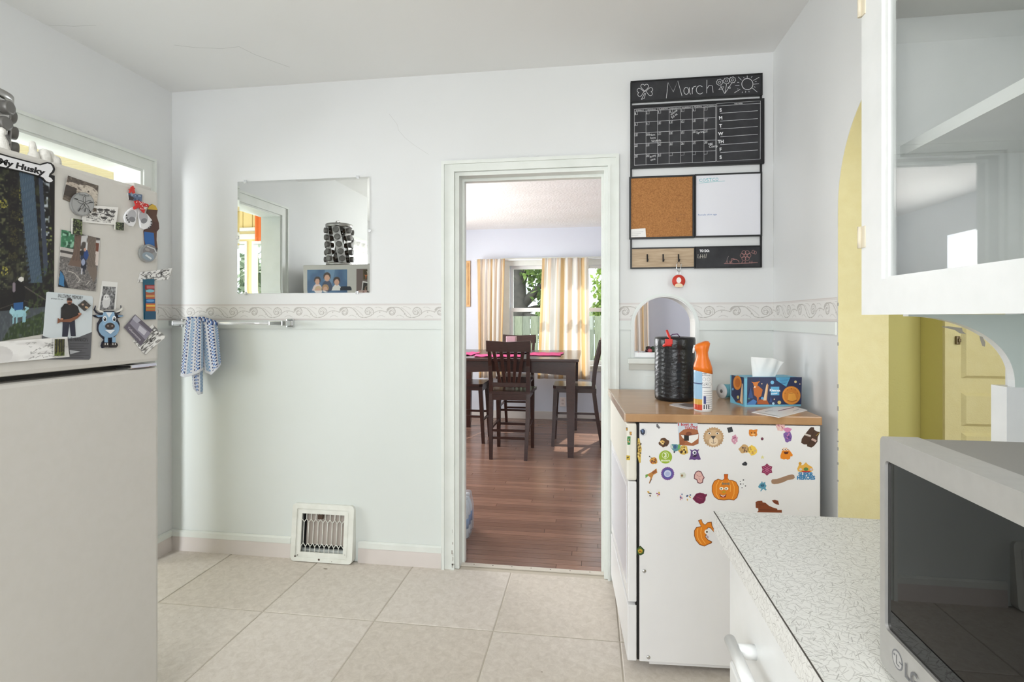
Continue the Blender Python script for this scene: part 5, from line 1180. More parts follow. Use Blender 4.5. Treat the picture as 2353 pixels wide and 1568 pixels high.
def calendar(a):
    W = (200, 200, 202); sl = -.0665   # picture slope of the printed lines
    yl = lambda x, y0: y0 + (x - 115) * sl * 1.0
    tops = [598, 635, 797, 955, 1115, 1275, 1438]; rt = [520, 556, 720, 890, 1058, 1218, 1380]
    def Y(i, x): f = (x - 115) / (1335 - 115); return tops[i] * (1 - f) + rt[i] * f
    for i in range(7): a.line([(115, Y(i, 115)), (1335, Y(i, 1335))], 5, W)
    xs_ = [115 + 1220 * k / 7 for k in range(8)]
    for k in range(8): a.line([(xs_[k], Y(0, xs_[k])), (xs_[k], Y(6, xs_[k]))], 4, W)
    for k, d in enumerate(('SUNDAY', 'MONDAY', 'TUESDAY', 'WEDNESDAY', 'THURSDAY', 'FRIDAY', 'SATURDAY')): x = (xs_[k] + xs_[k + 1]) / 2; a.text(d, x, (Y(0, x) + Y(1, x)) / 2 + 9, 15, W, rot=-3.8, width=min(150, 21 * len(d)), bold=.02, center=True)
    n = 0
    for r_ in range(5):
        for k in range(7):
            n += 1; x = xs_[k]; y = Y(r_ + 1, x); a.line([(x + 48, y - 3), (x + 48, y + 42), (x, y + 45)], 4, W)
            if n <= 31: a.text(str(n), x + 8, y + 40, 30, CH, rot=-4, width=14 if n < 10 else 32)
    def scr(txts, x, y, rot, h=32):
        for i, t in enumerate(txts): a.text(t, x + i * 14 * (rot != 0), y + i * 46, h, CH, rot=rot)
    scr(['movie', 'Ed nt'], 672, 690, -38, 34); scr(['Nurs', 'boys', 'Sandhills'], 345, 995, -4, 30); scr(['Spring'], 1050, 965, -10, 34); scr(['egg', 'Comp'], 1225, 1130, -6, 36); scr(['Army', 'time'], 348, 1330, -20, 30)
    a.line([(1352, 510), (2008, 470), (2005, 1345), (1350, 1380)], 6, W, True); a.line([(1352, 548), (2008, 506)], 5, W); a.text('THIS WEEK', 1680, 518, 16, W, rot=-3.6, width=130, bold=.02, center=True)
    for i, t in enumerate(('S', 'M', 'T', 'W', 'TH', 'F', 'S')):
        y = 632 + 118 * i; a.text(t, 1412, y, 48, (226, 226, 228), rot=-3, bold=.035, center=True)
        if i < 6: a.line([(1405, y + 25), (1970, y - 14)], 6, W)
chalk(cb, calendar, C6)
C5 = (1440, 380, 5.228)
def todo(a):
    a.text('TO DO:', 876, 1042, 27, (230, 230, 232), rot=-.5, width=118, bold=.05)
    for p in ([(858, 1068), (855, 1115), (880, 1112)], [(888, 1070), (884, 1118)], [(912, 1070), (910, 1116)], [(935, 1068), (930, 1116)], [(958, 1062), (950, 1114)], [(872, 1098), (925, 1092)]): a.line(p, 5, (188, 184, 172))
    PK = (176, 126, 122); a.line([(1170, 1180), (1300, 1182), (1450, 1176), (1575, 1168)], 5, PK)
    for k in range(6): t = R(60 * k); a.line(arcp(1428 + 40 * math.cos(t), 1085 + 40 * math.sin(t), 25, 25, 0, 360), 4, PK)
    a.line(arcp(1428, 1085, 22, 22, 0, 360), 4, PK); a.line(arcp(1520, 1040, 16, 20, 0, 360), 4, PK); a.line(arcp(1545, 1050, 14, 18, 0, 360), 4, PK); a.line([(1470, 1060), (1505, 1050)], 4, PK)
    a.line([(1225, 1090), (1205, 1130), (1210, 1170)], 4, (150, 136, 136)); a.line(arcp(1300, 1170, 50, 40, 180, 360), 5, PK); a.line(arcp(1275, 1135, 20, 14, 180, 360), 5, PK)
    for x in (1190, 1230, 1250, 1380, 1415, 1470, 1495): a.line([(x, 1178), (x + 12, 1145), (x + 16, 1176)], 4, PK)
chalk(td, todo, C5)
def wbt(a):
    TL = (64, 172, 178)
    x = 872
    for ch, w_ in (('C', 42), ('O', 42), ('S', 34), ('T', 40), ('C', 40), ('O', 38)): a.text(ch, x, 200 - (x - 872) * .06, 38, TL, rot=-4, width=w_ - 6); x += w_
    a.line([(865, 215), (1000, 202), (1180, 188)], 4, TL); a.text('Female shirt age', 858, 606, 20, (70, 110, 170), rot=-2, width=225)
chalk(wbd, wbt, C5)
def corkm(a): a.line(arcp(625, 640, 24, 30, 30, 190), 5, (92, 58, 36)); a.line([(655, 600), (650, 580)], 4, (92, 58, 36)); a.line([(685, 605), (690, 590)], 4, (92, 58, 36))
chalk(kb, corkm, C5)
for x_ in (247, 437, 622):
    p = POF.uv(1440 + x_ / 5.228, 380 + 1075 / 5.228); q = POF.uv(1440 + x_ / 5.228, 380 + 1160 / 5.228)
    h = MB(); h.tube([(p[0] - oo.x, -.018, p[1] - oo.z), (p[0] - oo.x, -.022, (p[1] + q[1]) / 2 - oo.z), (p[0] - oo.x, -.030, q[1] - oo.z), (p[0] - oo.x, -.040, q[1] - oo.z + .002), (p[0] - oo.x, -.044, q[1] - oo.z + .010)], [.0035, .003, .0028, .0028, .0034], 8)
    h.box(p[0] - .003 - oo.x, p[0] + .003 - oo.x, -.020, -.0162, q[1] - oo.z, p[1] + .003 - oo.z, .0012); h.build('hook', M_OB, hk)
pnote = Art(POF, *C5); pnote.poly([(46, 770), (225, 757), (232, 862), (44, 866)], (228, 226, 222))
for k in range(3): pnote.line([(60, 805 + 20 * k), (200 - 30 * k, 798 + 20 * k)], 3, (150, 148, 150))
pnote.build('paper_note', 'small white note tucked into the corner of the cork board', 'note', thick=.0004, lift=.0006)
# key charm on the third hook
hp = POF.uv(1440 + 622 / 5.228, 380 + 1160 / 5.228); kc_ = thing('key_charm', 'round red and cream key charm on a steel clip hanging from a hook', 'keyring', (hp[0] - .002, YB - .036, hp[1] - .135))
cl = [(0, 0, .135), (-.011, 0, .120), (-.009, 0, .100), (-.002, 0, .086), (.002, 0, .086), (.009, 0, .100), (.012, 0, .120)]
MB().tube([(p[0], p[1], p[2]) for p in cl], .0018, 8, close=True).build('clip', M_CHROME, kc_)
MB().tube([(.007 * math.cos(t), 0, .079 + .010 * math.sin(t)) for t in np.linspace(0, 6.0, 16)], .0013, 6, close=True).build('ring', M_CHROME, kc_)
MB().lathe([(.030, -.003), (.031, 0), (.030, .003)], n=32, m=Matrix.Translation((0, 0, .040)) @ Matrix.Rotation(R(90), 4, 'X')).build('tag_body', mat('charm_red', (196, 58, 42), .4), kc_)
MB().prism(ell(0, .044, .011, .014), [], -.0038, -.0030, XZ).build('tag_spot', mat('charm_white', (232, 228, 224), .4), kc_)
MB().prism([(x, max(z, .010)) for x, z in ell(0, .018, .019, .011)], [], -.0046, -.0030, XZ).build('tag_band', mat('charm_cream', (228, 206, 172), .4), kc_)

# ================================================================== THINGS ON THE DISHWASHER TOP
ZT = .949
# roll of black bags
rp = on_z(1553, 921, ZT); rp = Vector((rp.x, rp.y + .03, ZT))
M_BAG = mat('black_plastic_film', (24, 24, 26), .25, bump=(70, .6, .003))
def bagroll(loc, r, h, lab, seed):
    t = thing('bag_roll', lab, 'bag roll', loc)
    vs = []; n = 72; fs = []; g = np.random.default_rng(seed); prof = [(.90, 0), (.99, .006)] + [(1.0, z) for z in np.linspace(.02, h - .05, 60)] + [(1.015, h - .045), (1.015, h - .012), (.99, h - .002), (.80, h), (.50, h - .002)]
    for (k, z) in prof:
        for i in range(n):
            a_ = 2 * math.pi * i / n; w_ = (.0035 * math.sin(z * 900 + 3 * math.sin(a_ * 3 + seed)) + .003 * math.sin(z * 1500 + a_ * 5 + 2 * math.sin(a_ * 7)) + .004 * math.sin(z * 60 + a_ * 2)) if .02 < z < h - .05 else 0
            vs.append((r * (k + w_ * .9) * math.cos(a_), r * (k + w_ * .9) * math.sin(a_), z))
    for j in range(len(prof) - 1):
        for i in range(n): fs.append((j * n + i, j * n + (i + 1) % n, (j + 1) * n + (i + 1) % n, (j + 1) * n + i))
    MB().add(vs, fs, None, True).build('wrap', M_BAG, t); MB().lathe([(r * .5, .002), (r * .5, h - .004)], n=24).build('core', M_BLACK, t)
    return t
br_ = bagroll(rp, .083, .268, 'tall roll of black plastic bags with red drawstring on dishwasher top', 1)
MB().tube([(-.055, -.066, .232), (-.045, -.078, .240), (-.030, -.081, .236), (-.028, -.078, .256), (-.034, -.06, .275), (-.040, -.05, .296)], [.006, .009, .008, .006, .006, .005], 8).build('red_tie', mat('red_film', (206, 50, 42), .35), br_)
MB().box(-.052, -.022, -.0885, -.086, .240, .262, .001).build('red_patch', mat('red_film', (206, 50, 42), .35), br_)
MB().tube([(-.03, -.03, .266), (-.015, -.04, .279), (.005, -.04, .281), (.018, -.03, .266)], .0022, 6).build('purple_tie', mat('purple_film', (104, 72, 110), .4), br_)
# air freshener can
cp = on_z(1618, 946, ZT); cpn = Vector((cp.x, cp.y + .022, ZT))
cn = thing('spray_can', 'white air freshener can with orange sprayer top beside the bag roll', 'spray can', cpn, R(0))
rc = .0335; n = 48; mb = MB()
zs = list(np.linspace(.006, .150, 37)); vs = []
for z in [.0] + zs + [.158]:
    rr = rc * (.93 if z == 0 else (.88 if z == .158 else 1.0))
    for i in range(n): a_ = 2 * math.pi * i / n; vs.append((rr * math.cos(a_), rr * math.sin(a_), z))
fs = []; cols = []
g = np.random.default_rng(5)
for j in range(len(zs) + 1):
    z = ([0] + zs)[j]
    for i in range(n):
        fs.append((j * n + i, j * n + (i + 1) % n, (j + 1) * n + (i + 1) % n, (j + 1) * n + i)); an = (i / n * 360 - 270 + 180) % 360 - 180     # 0 faces the viewer
        c = (232, 232, 234)
        if an < -18: c = (150, 186, 214) if z > .045 else ((206, 160, 70) if z > .026 else (196, 72, 46)); c = (66, 78, 120) if .098 < z < .106 else c
        elif z > .150: c = (232, 232, 234)
        else:
            if .028 < z < .058 and -14 < an < 6: c = (70, 80, 130)
            elif .006 < z < .024 and an < 24: c = (70, 72, 84) if i % 2 else (228, 228, 230)
            elif z < .080 and int(z / .0041) % 2 == 0 and -12 < an < 60: c = (190, 190, 196)
        if z < .004: c = (206, 206, 208)
        cols.append(c)
b0 = 0; mb.v = vs; mb.f = fs; mb.c = cols; mb.sm = [True] * len(fs)
mb.build('body', attr_mat('can_print', .25), cn)
PCN = Plane(cpn + Vector((0, -rc - .0004, 0)), (1, 0, 0), (0, 0, 1))
a = Art(PCN); a.fn = lambda x, y: (x, y); a.poly(rect(.0005, .001, .0005, .001), (90, 92, 100))
def lab(t, x, z, h, w_): vs, fs, wd = text_geo(t, .01); a.layers.append(([(x + p[0] * w_ / wd, z + p[1] * h / .7) for p in vs], fs, (84, 88, 104)))
lab('sunlight', -.010, .141, .0045, .017); lab('FEEL SPRING & SOFT', -.010, .134, .004, .030)
for cx_, cz_ in ((-.002, .121), (.013, .121), (-.006, .103), (.006, .103), (.018, .103)): a.line(arcp(cx_, cz_, .0052, .0062, 0, 360, 20), .0007, (110, 112, 124))
a.line([(-.011, .110), (-.001, .097)], .0009, (90, 92, 100)); a.poly([(.003, .101), (.009, .101), (.006, .107)], (96, 98, 104)); a.line([(-.009, .091), (.02, .091)], .0022, (120, 122, 132))
a.build('label_print', None, None, thick=.0001, lift=0, parent=cn, step=.00003)
M_OR = mat('orange_plastic', (228, 116, 24), .35)
mb = MB(); vs = []; fs = []; N = 28
for (z, rx, ry, off, tilt) in ((.146, .0346, .0346, 0, .10), (.165, .0335, .0335, 0, .06), (.186, .027, .029, -.001, .02), (.203, .0215, .026, -.002, 0), (.219, .021, .0255, -.003, 0), (.234, .0265, .026, -.004, -.05), (.246, .030, .026, -.004, -.12), (.254, .026, .023, -.006, -.16), (.258, .018, .016, -.008, -.18)):
    for i in range(N):
        a_ = 2 * math.pi * i / N; x = off + rx * math.cos(a_); vs.append((x, ry * math.sin(a_), z - tilt * x * 2.2))
for j in range(8):
    for i in range(N): fs.append((j * N + i, j * N + (i + 1) % N, (j + 1) * N + (i + 1) % N, (j + 1) * N + i))
fs.append(tuple(8 * N + i for i in range(N))); fs.append(tuple(reversed(range(N))))
mb.add(vs, fs, None, True).build('sprayer_top', M_OR, cn)
MB().tube([(-.030, -.004, .246), (-.033, -.004, .230), (-.036, -.004, .216)], [.004, .005, .003], 8).build('trigger', mat('white_plastic', (230, 230, 230), .4), cn)
# tissue box
A_, B_ = on_z(1711, 935.5, ZT), on_z(1842, 933.5, ZT); ang = math.atan2(B_.y - A_.y, B_.x - A_.x); tl, tdp, thh = min((B_ - A_).length, .232), .115, .112
tx = thing('tissue_box', 'dark blue tissue box printed with a deer and gold bell coin', 'tissue box', (A_.x, A_.y, ZT), ang)
M_TB = mat('tissue_box_card', (116, 182, 208), .5); MB().prism(rect(0, tl, 0, tdp), [ell(tl / 2, tdp / 2, .062, .022)], thh - .0006, thh, XY).box(0, tl, 0, tdp, 0, thh - .0008).build('carton', M_TB, tx)
PTF = Plane((A_.x, A_.y, ZT), (math.cos(ang), math.sin(ang), 0), (0, 0, 1)); PTL = Plane((A_.x, A_.y, ZT), (math.sin(ang), -math.cos(ang), 0), (0, 0, 1))
T4 = (1400, 640, 4.357); NV = (40, 48, 84); GO = (214, 132, 46); CR_ = (226, 196, 158); BR = (150, 82, 34)
a = Art(PTF, *T4); a.poly([(1382, 990), (1928, 990), (1922, 1262), (1378, 1266)], NV)
a.e(1822, 1172, 92, 92, GO); a.line(arcp(1822, 1172, 80, 80, 0, 360, 30), 4, (240, 172, 76)); a.poly([(1785, 1220), (1795, 1150), (1830, 1140), (1860, 1160), (1875, 1215), (1830, 1232)], (232, 162, 66)); a.line([(1785, 1222), (1830, 1236), (1880, 1218)], 7, BR); a.line([(1800, 1155), (1840, 1148)], 4, BR)
for t in (200, 235, 270, 305, 340): a.e(1822 + 66 * math.cos(R(t)), 1172 + 66 * math.sin(R(t)), 6, 4, BR)
a.poly([(1440, 1090), (1490, 1075), (1535, 1115), (1520, 1180), (1498, 1190), (1485, 1260), (1475, 1190), (1450, 1170)], (190, 104, 38)); a.poly([(1438, 1050), (1420, 1035), (1450, 1040), (1480, 1035), (1510, 1030), (1490, 1050), (1478, 1085), (1452, 1095)], (208, 122, 48)); a.line([(1445, 1040), (1420, 1015), (1418, 995)], 4, (70, 60, 50)); a.line([(1480, 1036), (1505, 1012), (1500, 995)], 4, (70, 60, 50)); a.e(1456, 1088, 8, 9, (240, 222, 200)); a.e(1443, 1080, 3.5, 4, (30, 26, 24))
a.poly([(1478, 1258), (1500, 1215), (1570, 1205), (1600, 1262)], (166, 84, 34)); a.poly([(1540, 1222), (1570, 1070), (1580, 1050), (1592, 1070), (1575, 1222)], CR_); a.poly([(1580, 1050), (1592, 1070), (1575, 1222), (1568, 1222)], (200, 150, 100))
a.poly([(1665, 992), (1810, 992), (1770, 1085), (1700, 1040), (1672, 1020)], (86, 164, 200)); 
for k in range(4): a.line([(1700 + 6 * k, 1008 + 14 * k), (1795 - 10 * k, 1010 + 14 * k)], 5, (50, 96, 150))
a.r(1614, 1085, 1700, 1170, (92, 168, 206)); a.text('Kleenex', 1604, 1130, 24, (244, 246, 248), rot=2, width=108, bold=.03); a.text('trusted', 1618, 1162, 18, (244, 246, 248), rot=-4, width=62, bold=.02)
a.poly([(1380, 1250), (1440, 1210), (1475, 1230), (1460, 1264), (1380, 1266)], (70, 120, 180))
for (x, y, r_, c) in ((1630, 1042, 18, (120, 186, 222)), (1862, 1036, 13, (226, 206, 150)), (1700, 1242, 18, (216, 190, 120)), (1640, 1252, 12, (180, 210, 226)), (1905, 1058, 6, CR_), (1525, 1055, 6, CR_), (1650, 1210, 7, CR_), (1410, 1130, 10, (60, 96, 150)), (1395, 1200, 12, (70, 130, 120)), (1530, 1200, 14, (96, 160, 208))): a.e(x, y, r_, r_, c)
a.poly([(1385, 1200), (1412, 1090), (1440, 1200)], (52, 78, 130)); a.poly([(1600, 1240), (1614, 1180), (1630, 1240)], (52, 78, 130))
a.build('front_print', None, None, thick=.0002, lift=.0002, parent=tx, step=.00004)
a = Art(PTL, *T4); a.poly([(1224, 968), (1348, 992), (1342, 1262), (1268, 1240), (1222, 1170)], NV); a.e(1284, 1045, 42, 72, GO); a.e(1286, 1045, 26, 46, (186, 104, 36)); a.poly([(1305, 1250), (1330, 1050), (1338, 1060), (1338, 1258)], CR_); a.e(1238, 1110, 9, 12, (96, 160, 208)); a.e(1290, 1190, 12, 16, (204, 190, 120)); a.poly([(1270, 1240), (1300, 1215), (1330, 1258)], BR)
a.build('side_print', None, None, thick=.0002, lift=.0002, parent=tx, step=.00004)
# tissue: a folded sheet pulled from the slot
tv = []; tf = []; nx, nz = 36, 22
for j in range(nz + 1):
    t = j / nz
    for i in range(nx + 1):
        s_ = i / nx; wd = .095 + .045 * t; x = tl / 2 - .052 + (s_ * wd) - .004 * t
        top = .083 * (1 - .10 * s_ - .55 * max(0, s_ - .62) / .38 * .95); z = thh - .004 + t * top
        if s_ > .62: z = thh - .004 + t * top + (.030 * t * (s_ - .62) / .38)
        y = tdp / 2 + .010 * math.sin(s_ * 7 + t * 2) * (.3 + t) + .006 * math.sin(s_ * 15) * t - .008 * t
        tv.append((x, y, z))
for j in range(nz):
    for i in range(nx): q = j * (nx + 1) + i; tf.append((q, q + 1, q + nx + 2, q + nx + 1))
o = MB().add(tv, tf, None, True).build('tissue', mat('tissue_paper', (236, 236, 234), .8), tx); sm_ = o.modifiers.new('t', 'SOLIDIFY'); sm_.thickness = .0006
# ribbon spool lying on its side
sp0 = on_z(1655, 917, ZT); spl = thing('ribbon_spool', 'teal ribbon spool with white end lying behind the spray can', 'spool', (sp0.x + .012, sp0.y + .02, ZT + .031), R(-62))
RM = Matrix.Rotation(R(90), 4, 'X'); MB().lathe([(.0315, .0), (.0315, .003), (.010, .0032)], n=28, m=RM).lathe([(.0315, -.050), (.0315, -.047)], n=28, m=RM).build('flange', mat('white_plastic', (230, 230, 230), .4), spl)
MB().lathe([(.0285, -.0468), (.0285, -.0002)], n=28, m=RM).build('ribbon', mat('teal_ribbon', (110, 176, 190), .4, noise=(40, (80, 140, 160), .5)), spl); MB().lathe([(.008, .0033), (.008, .0042)], n=16, m=RM).build('hub_hole', mat('grey_hub', (120, 120, 122), .5), spl)
# envelope and loose leaflets
PT = Plane((0, 0, ZT), (1, 0, 0), (0, 1, 0))
def PTuv(u, v): p = on_z(u, v, ZT); return (p.x, p.y)
a = Art(PT, *T4); a.poly([(1425, 1345), (1700, 1398), (1985, 1325), (1870, 1292), (1660, 1292)], (234, 232, 232)); a.line([(1690, 1335), (1850, 1298)], 7, (140, 104, 130)); a.line([(1560, 1342), (1640, 1325)], 5, (196, 196, 200)); a.line([(1840, 1338), (1900, 1318)], 6, (180, 182, 186)); a.line([(1480, 1346), (1700, 1390)], 3, (206, 204, 204))
a.build('envelope', 'white opened envelope lying in front of the tissue box', 'envelope', thick=.002, lift=.0003)
a = Art(PT, *T4); a.poly([(600, 1270), (790, 1312), (860, 1308), (860, 1272), (760, 1252), (640, 1255)], (206, 200, 200)); a.poly([(690, 1270), (800, 1295), (855, 1290), (850, 1262), (760, 1256)], (120, 108, 104)); a.build('leaflet', 'small printed leaflet under the bag roll and spray can', 'leaflet', thick=.0012, lift=.0002)
# tray of berries on the niche sill
ty = thing('foam_tray', 'white foam tray on the arched niche sill', 'tray', (.30, YB + .045, AZ0 + .0035))
MB().prism(rrect(-.078, .088, -.048, .048, .016), [], .001, .004, XY).build('base', mat('foam_white', (238, 238, 238), .6), ty)
MB().prism(rrect(-.084, .094, -.054, .054, .018), [rrect(-.078, .088, -.048, .048, .016)], .001, .024, XY).build('rim', mat('foam_white', (238, 238, 238), .6), ty)
g = random.Random(6); MF = [mat('berry_red', (150, 40, 44), .35), mat('leaf_dark', (52, 70, 50), .5), mat('berry_dark', (66, 34, 40), .35), mat('berry_pink', (196, 96, 100), .4)]
names = ['dark red berry on the white foam tray in the niche', 'green leaf bud on the white foam tray in the niche', 'deep purple berry on the white foam tray in the niche', 'pink berry on the white foam tray in the niche']
bm_ = {}
for k in range(26):
    q = g.choice((0, 0, 1, 1, 2, 2, 3)); x, y = g.uniform(-.062, .075), g.uniform(-.034, .034); z = .0135 + (.016 if k > 15 else 0) + (.012 if k > 22 else 0)
    if k > 15: x *= .6; y *= .6
    if q not in bm_: o = MB().lathe([(.002, -.010), (.008, -.007), (.011, 0), (.008, .007), (.002, .010)], n=10).build('berry' if q != 1 else 'leaf_bud', MF[q]); bm_[q] = o.data
    else: o = bpy.data.objects.new('berry' if q != 1 else 'leaf_bud', bm_[q]); COL.objects.link(o)
    o.location = (.30 + x, YB + .045 + y, AZ0 + .0035 + z); o.rotation_euler = (g.uniform(0, 3), g.uniform(0, 3), 0); tag(o, names[q], 'berry' if q != 1 else 'leaf', 'berries on the niche tray')

# ================================================================== STICKERS ON THE DISHWASHER SIDE
def SA(): return Art(PDW, 1380, 940, 4.357)
def SB(): return Art(PDW, 1620, 940, 4.357)
def stick(a, name, lab, cat='sticker'): return a.build(name, lab, cat, thick=.0003, lift=.0003, step=.00006, group=None)
def blotch(a, pts, cols, seed, lo=6, hi=10, n=9):
    """plain patch in the sticker's colours, no figure drawn"""
    a.poly(pts, cols[0]); g = random.Random(seed); xs_ = [p[0] for p in pts]; ys_ = [p[1] for p in pts]; cx, cy = sum(xs_) / len(xs_), sum(ys_) / len(ys_)
    wx, wy = (max(xs_) - min(xs_)) * .30, (max(ys_) - min(ys_)) * .30
    for k in range(n): a.e(cx + g.uniform(-wx, wx), cy + g.uniform(-wy, wy), g.uniform(lo, hi) * .8, g.uniform(lo, hi) * .6, cols[1 + k % (len(cols) - 1)], g.uniform(0, 90))
    return a
def wob(cx, cy, rx, ry, seed, n=14, j=.22):
    g = random.Random(seed); return [(cx + rx * (1 + g.uniform(-j, j)) * math.cos(2 * math.pi * k / n), cy + ry * (1 + g.uniform(-j, j)) * math.sin(2 * math.pi * k / n)) for k in range(n)]
a = SA(); a.y0 += 4; a.poly([(770, 118), (970, 108), (986, 330), (930, 352), (785, 345)], (196, 206, 216)); a.poly([(785, 225), (830, 190), (880, 178), (970, 190), (984, 240), (980, 330), (930, 352), (790, 345)], (164, 100, 64)); a.poly([(800, 240), (880, 250), (980, 232), (975, 280), (910, 328), (858, 300), (820, 272)], (236, 234, 230)); a.r(835, 245, 884, 302, (38, 34, 34)); a.e(882, 232, 30, 20, (120, 66, 42)); a.text('I lost a', 776, 152, 27, (186, 34, 40), width=150, bold=.03, rot=-1); a.text('TOOTH!', 842, 188, 28, (186, 34, 40), width=128, bold=.035, rot=-2); a.line([(800, 240), (880, 250), (980, 232)], 5, (90, 50, 34)); a.poly([(788, 300), (830, 285), (850, 320), (820, 345), (790, 344)], (150, 88, 56))
stick(a, 'tooth_card', 'card lettered I lost a tooth with a gap-toothed brown grin', 'card')
a = SA(); lionp = [(1130 + (100 + (7 if k % 2 else -5)) * math.cos(2 * math.pi * k / 48), 284 + (98 + (7 if k % 2 else -5)) * math.sin(2 * math.pi * k / 48)) for k in range(48)]
a.poly(lionp, (186, 152, 114)); a.e(1130, 290, 82, 80, (204, 172, 134)); a.e(1130, 325, 46, 40, (226, 204, 174)); a.poly([(1100, 270), (1155, 270), (1128, 306)], (66, 62, 62)); a.line([(1128, 306), (1130, 340)], 4, (84, 70, 60)); a.line(arcp(1130, 330, 24, 14, 20, 160), 4, (84, 70, 60))
for x in (1088, 1168): a.e(x, 245, 16, 10, (240, 236, 226)); a.e(x, 246, 8, 8, (70, 62, 54)); a.line([(x - 18, 232), (x, 226), (x + 18, 232)], 4, (110, 84, 60))
for k in range(4): a.line([(1085, 315 + 9 * k), (1045, 308 + 14 * k)], 2, (110, 84, 60)); a.line([(1175, 315 + 9 * k), (1215, 308 + 14 * k)], 2, (110, 84, 60))
stick(a, 'lion_sticker', 'round tan lion face sticker with serrated mane')
a = SA(); a.poly(ell(428, 232, 38, 42), (214, 214, 216)); blotch(a, wob(422, 232, 26, 30, 4), [(52, 62, 86), (96, 120, 160), (40, 36, 36)], 4); stick(a, 'badge_sticker', 'small round pale badge with dark blue centre')
a = SA(); a.poly([(558, 155), (572, 150), (584, 172), (600, 186), (584, 200), (572, 190), (560, 180)], (92, 90, 94)); a.line([(562, 158), (592, 190)], 3, (140, 138, 140)); stick(a, 'butterfly_sticker', 'tiny grey butterfly sticker beside the tooth card')
a = SA(); blotch(a, [(372, 292), (390, 296), (400, 350), (412, 400), (404, 460), (402, 538), (386, 540), (370, 480), (374, 420), (370, 360)], [(206, 176, 84), (150, 110, 40), (96, 84, 60), (232, 206, 120)], 7, 8, 14, 26); stick(a, 'tall_sticker', 'tall thin yellow patchwork sticker near the dishwasher front edge')
a = SA(); blotch(a, wob(636, 340, 52, 46, 9), [(92, 62, 42), (212, 170, 92), (60, 40, 30), (236, 208, 140)], 9, 10, 18); stick(a, 'brown_sticker', 'brown and yellow patch sticker above the green round one')
a = SA(); a.poly(wob(748, 385, 44, 40, 11), (88, 140, 150)); a.poly([(780, 352), (802, 350), (798, 392), (770, 408)], (110, 170, 84)); a.poly([(700, 352), (722, 370), (726, 400), (704, 390)], (196, 206, 196)); a.e(745, 380, 16, 20, (62, 92, 132)); a.e(738, 432, 8, 10, (44, 50, 70)); stick(a, 'teal_sticker', 'teal patch sticker with one green wing')
a = SA(); blotch(a, wob(830, 418, 48, 48, 13), [(210, 176, 84), (120, 80, 40), (60, 46, 36), (240, 214, 130)], 13, 10, 18, 12); stick(a, 'yellow_sticker', 'yellow and brown patch sticker below the tooth card')
a = SA(); a.poly([(884, 510), (900, 470), (904, 425), (890, 402), (920, 415), (945, 402), (968, 412), (986, 402), (976, 430), (990, 470), (1004, 505), (985, 512), (960, 506), (940, 514), (915, 506)], (96, 66, 124)); a.e(940, 438, 20, 20, (240, 240, 244)); a.e(942, 440, 10, 11, (46, 50, 80)); a.poly([(915, 462), (968, 462), (952, 480), (930, 480)], (44, 26, 48)); a.poly([(922, 462), (930, 462), (926, 470)], (240, 240, 240)); stick(a, 'purple_sticker', 'purple one-eyed blob monster sticker')
a = SA(); a.poly(ell(650, 482, 66, 66), (150, 176, 52)); a.line(arcp(648, 464, 32, 32, 0, 360, 24), 5, (226, 234, 196)); a.text('3', 648, 484, 42, (236, 240, 216), bold=.03, center=True); a.text('doctora', 650, 526, 22, (236, 240, 216), width=92, bold=.03, center=True); stick(a, 'green_sticker', 'lime green round sticker with a white figure three')
a = SA(); blotch(a, wob(530, 520, 36, 38, 17), [(206, 150, 66), (150, 74, 50), (84, 66, 48)], 17, 8, 14); a.line([(492, 478), (520, 500)], 4, (60, 56, 56)); a.e(490, 476, 6, 6, (60, 56, 56)); stick(a, 'orange_sticker', 'small orange patch sticker with a thin dark feeler')
a = SA(); a.poly([(500, 640), (560, 596), (568, 640), (530, 660), (512, 700), (492, 748), (484, 744), (500, 690), (478, 670), (448, 690), (450, 660), (480, 650)], (186, 128, 62)); a.poly([(510, 636), (556, 604), (560, 634), (526, 652)], (150, 88, 44)); a.poly([(448, 662), (476, 654), (472, 676), (452, 692)], (104, 160, 80)); a.line([(512, 700), (490, 746)], 6, (70, 70, 80)); stick(a, 'kite_sticker', 'brown winged sticker with green tip and long dark tail')
a = SA(); a.poly([(671 + (68 if k % 2 else 62) * math.cos(2 * math.pi * k / 44), 648 + (68 if k % 2 else 62) * math.sin(2 * math.pi * k / 44)) for k in range(44)], (112, 74, 146)); a.e(671, 648, 50, 50, (82, 86, 156)); a.e(671, 648, 36, 36, (200, 204, 226)); a.e(671, 650, 24, 22, (170, 178, 214)); stick(a, 'rosette_sticker', 'purple and blue rosette sticker with pale centre')
a = SA(); a.poly([(795, 645), (840, 636), (856, 660), (846, 690), (800, 696)], (208, 210, 196)); a.e(815, 668, 12, 12, (150, 120, 84)); stick(a, 'clear_sticker', 'small translucent sticker with a brown dot')
a = SA(); a.poly([(936, 660), (952, 630), (980, 618), (1010, 628), (1024, 660), (1042, 690), (1030, 706), (1024, 740), (996, 750), (970, 742), (960, 712), (934, 700)], (110, 62, 72)); a.poly([(944, 664), (958, 636), (980, 626), (1004, 636), (1016, 662), (1032, 688), (1020, 702), (1016, 734), (996, 742), (976, 734), (968, 706), (942, 694)], (220, 176, 168)); a.line([(960, 660), (990, 680), (1010, 668)], 4, (170, 110, 112)); a.line([(980, 690), (1000, 716)], 4, (170, 110, 112)); stick(a, 'pink_sticker', 'pink rounded sticker with dark red outline')
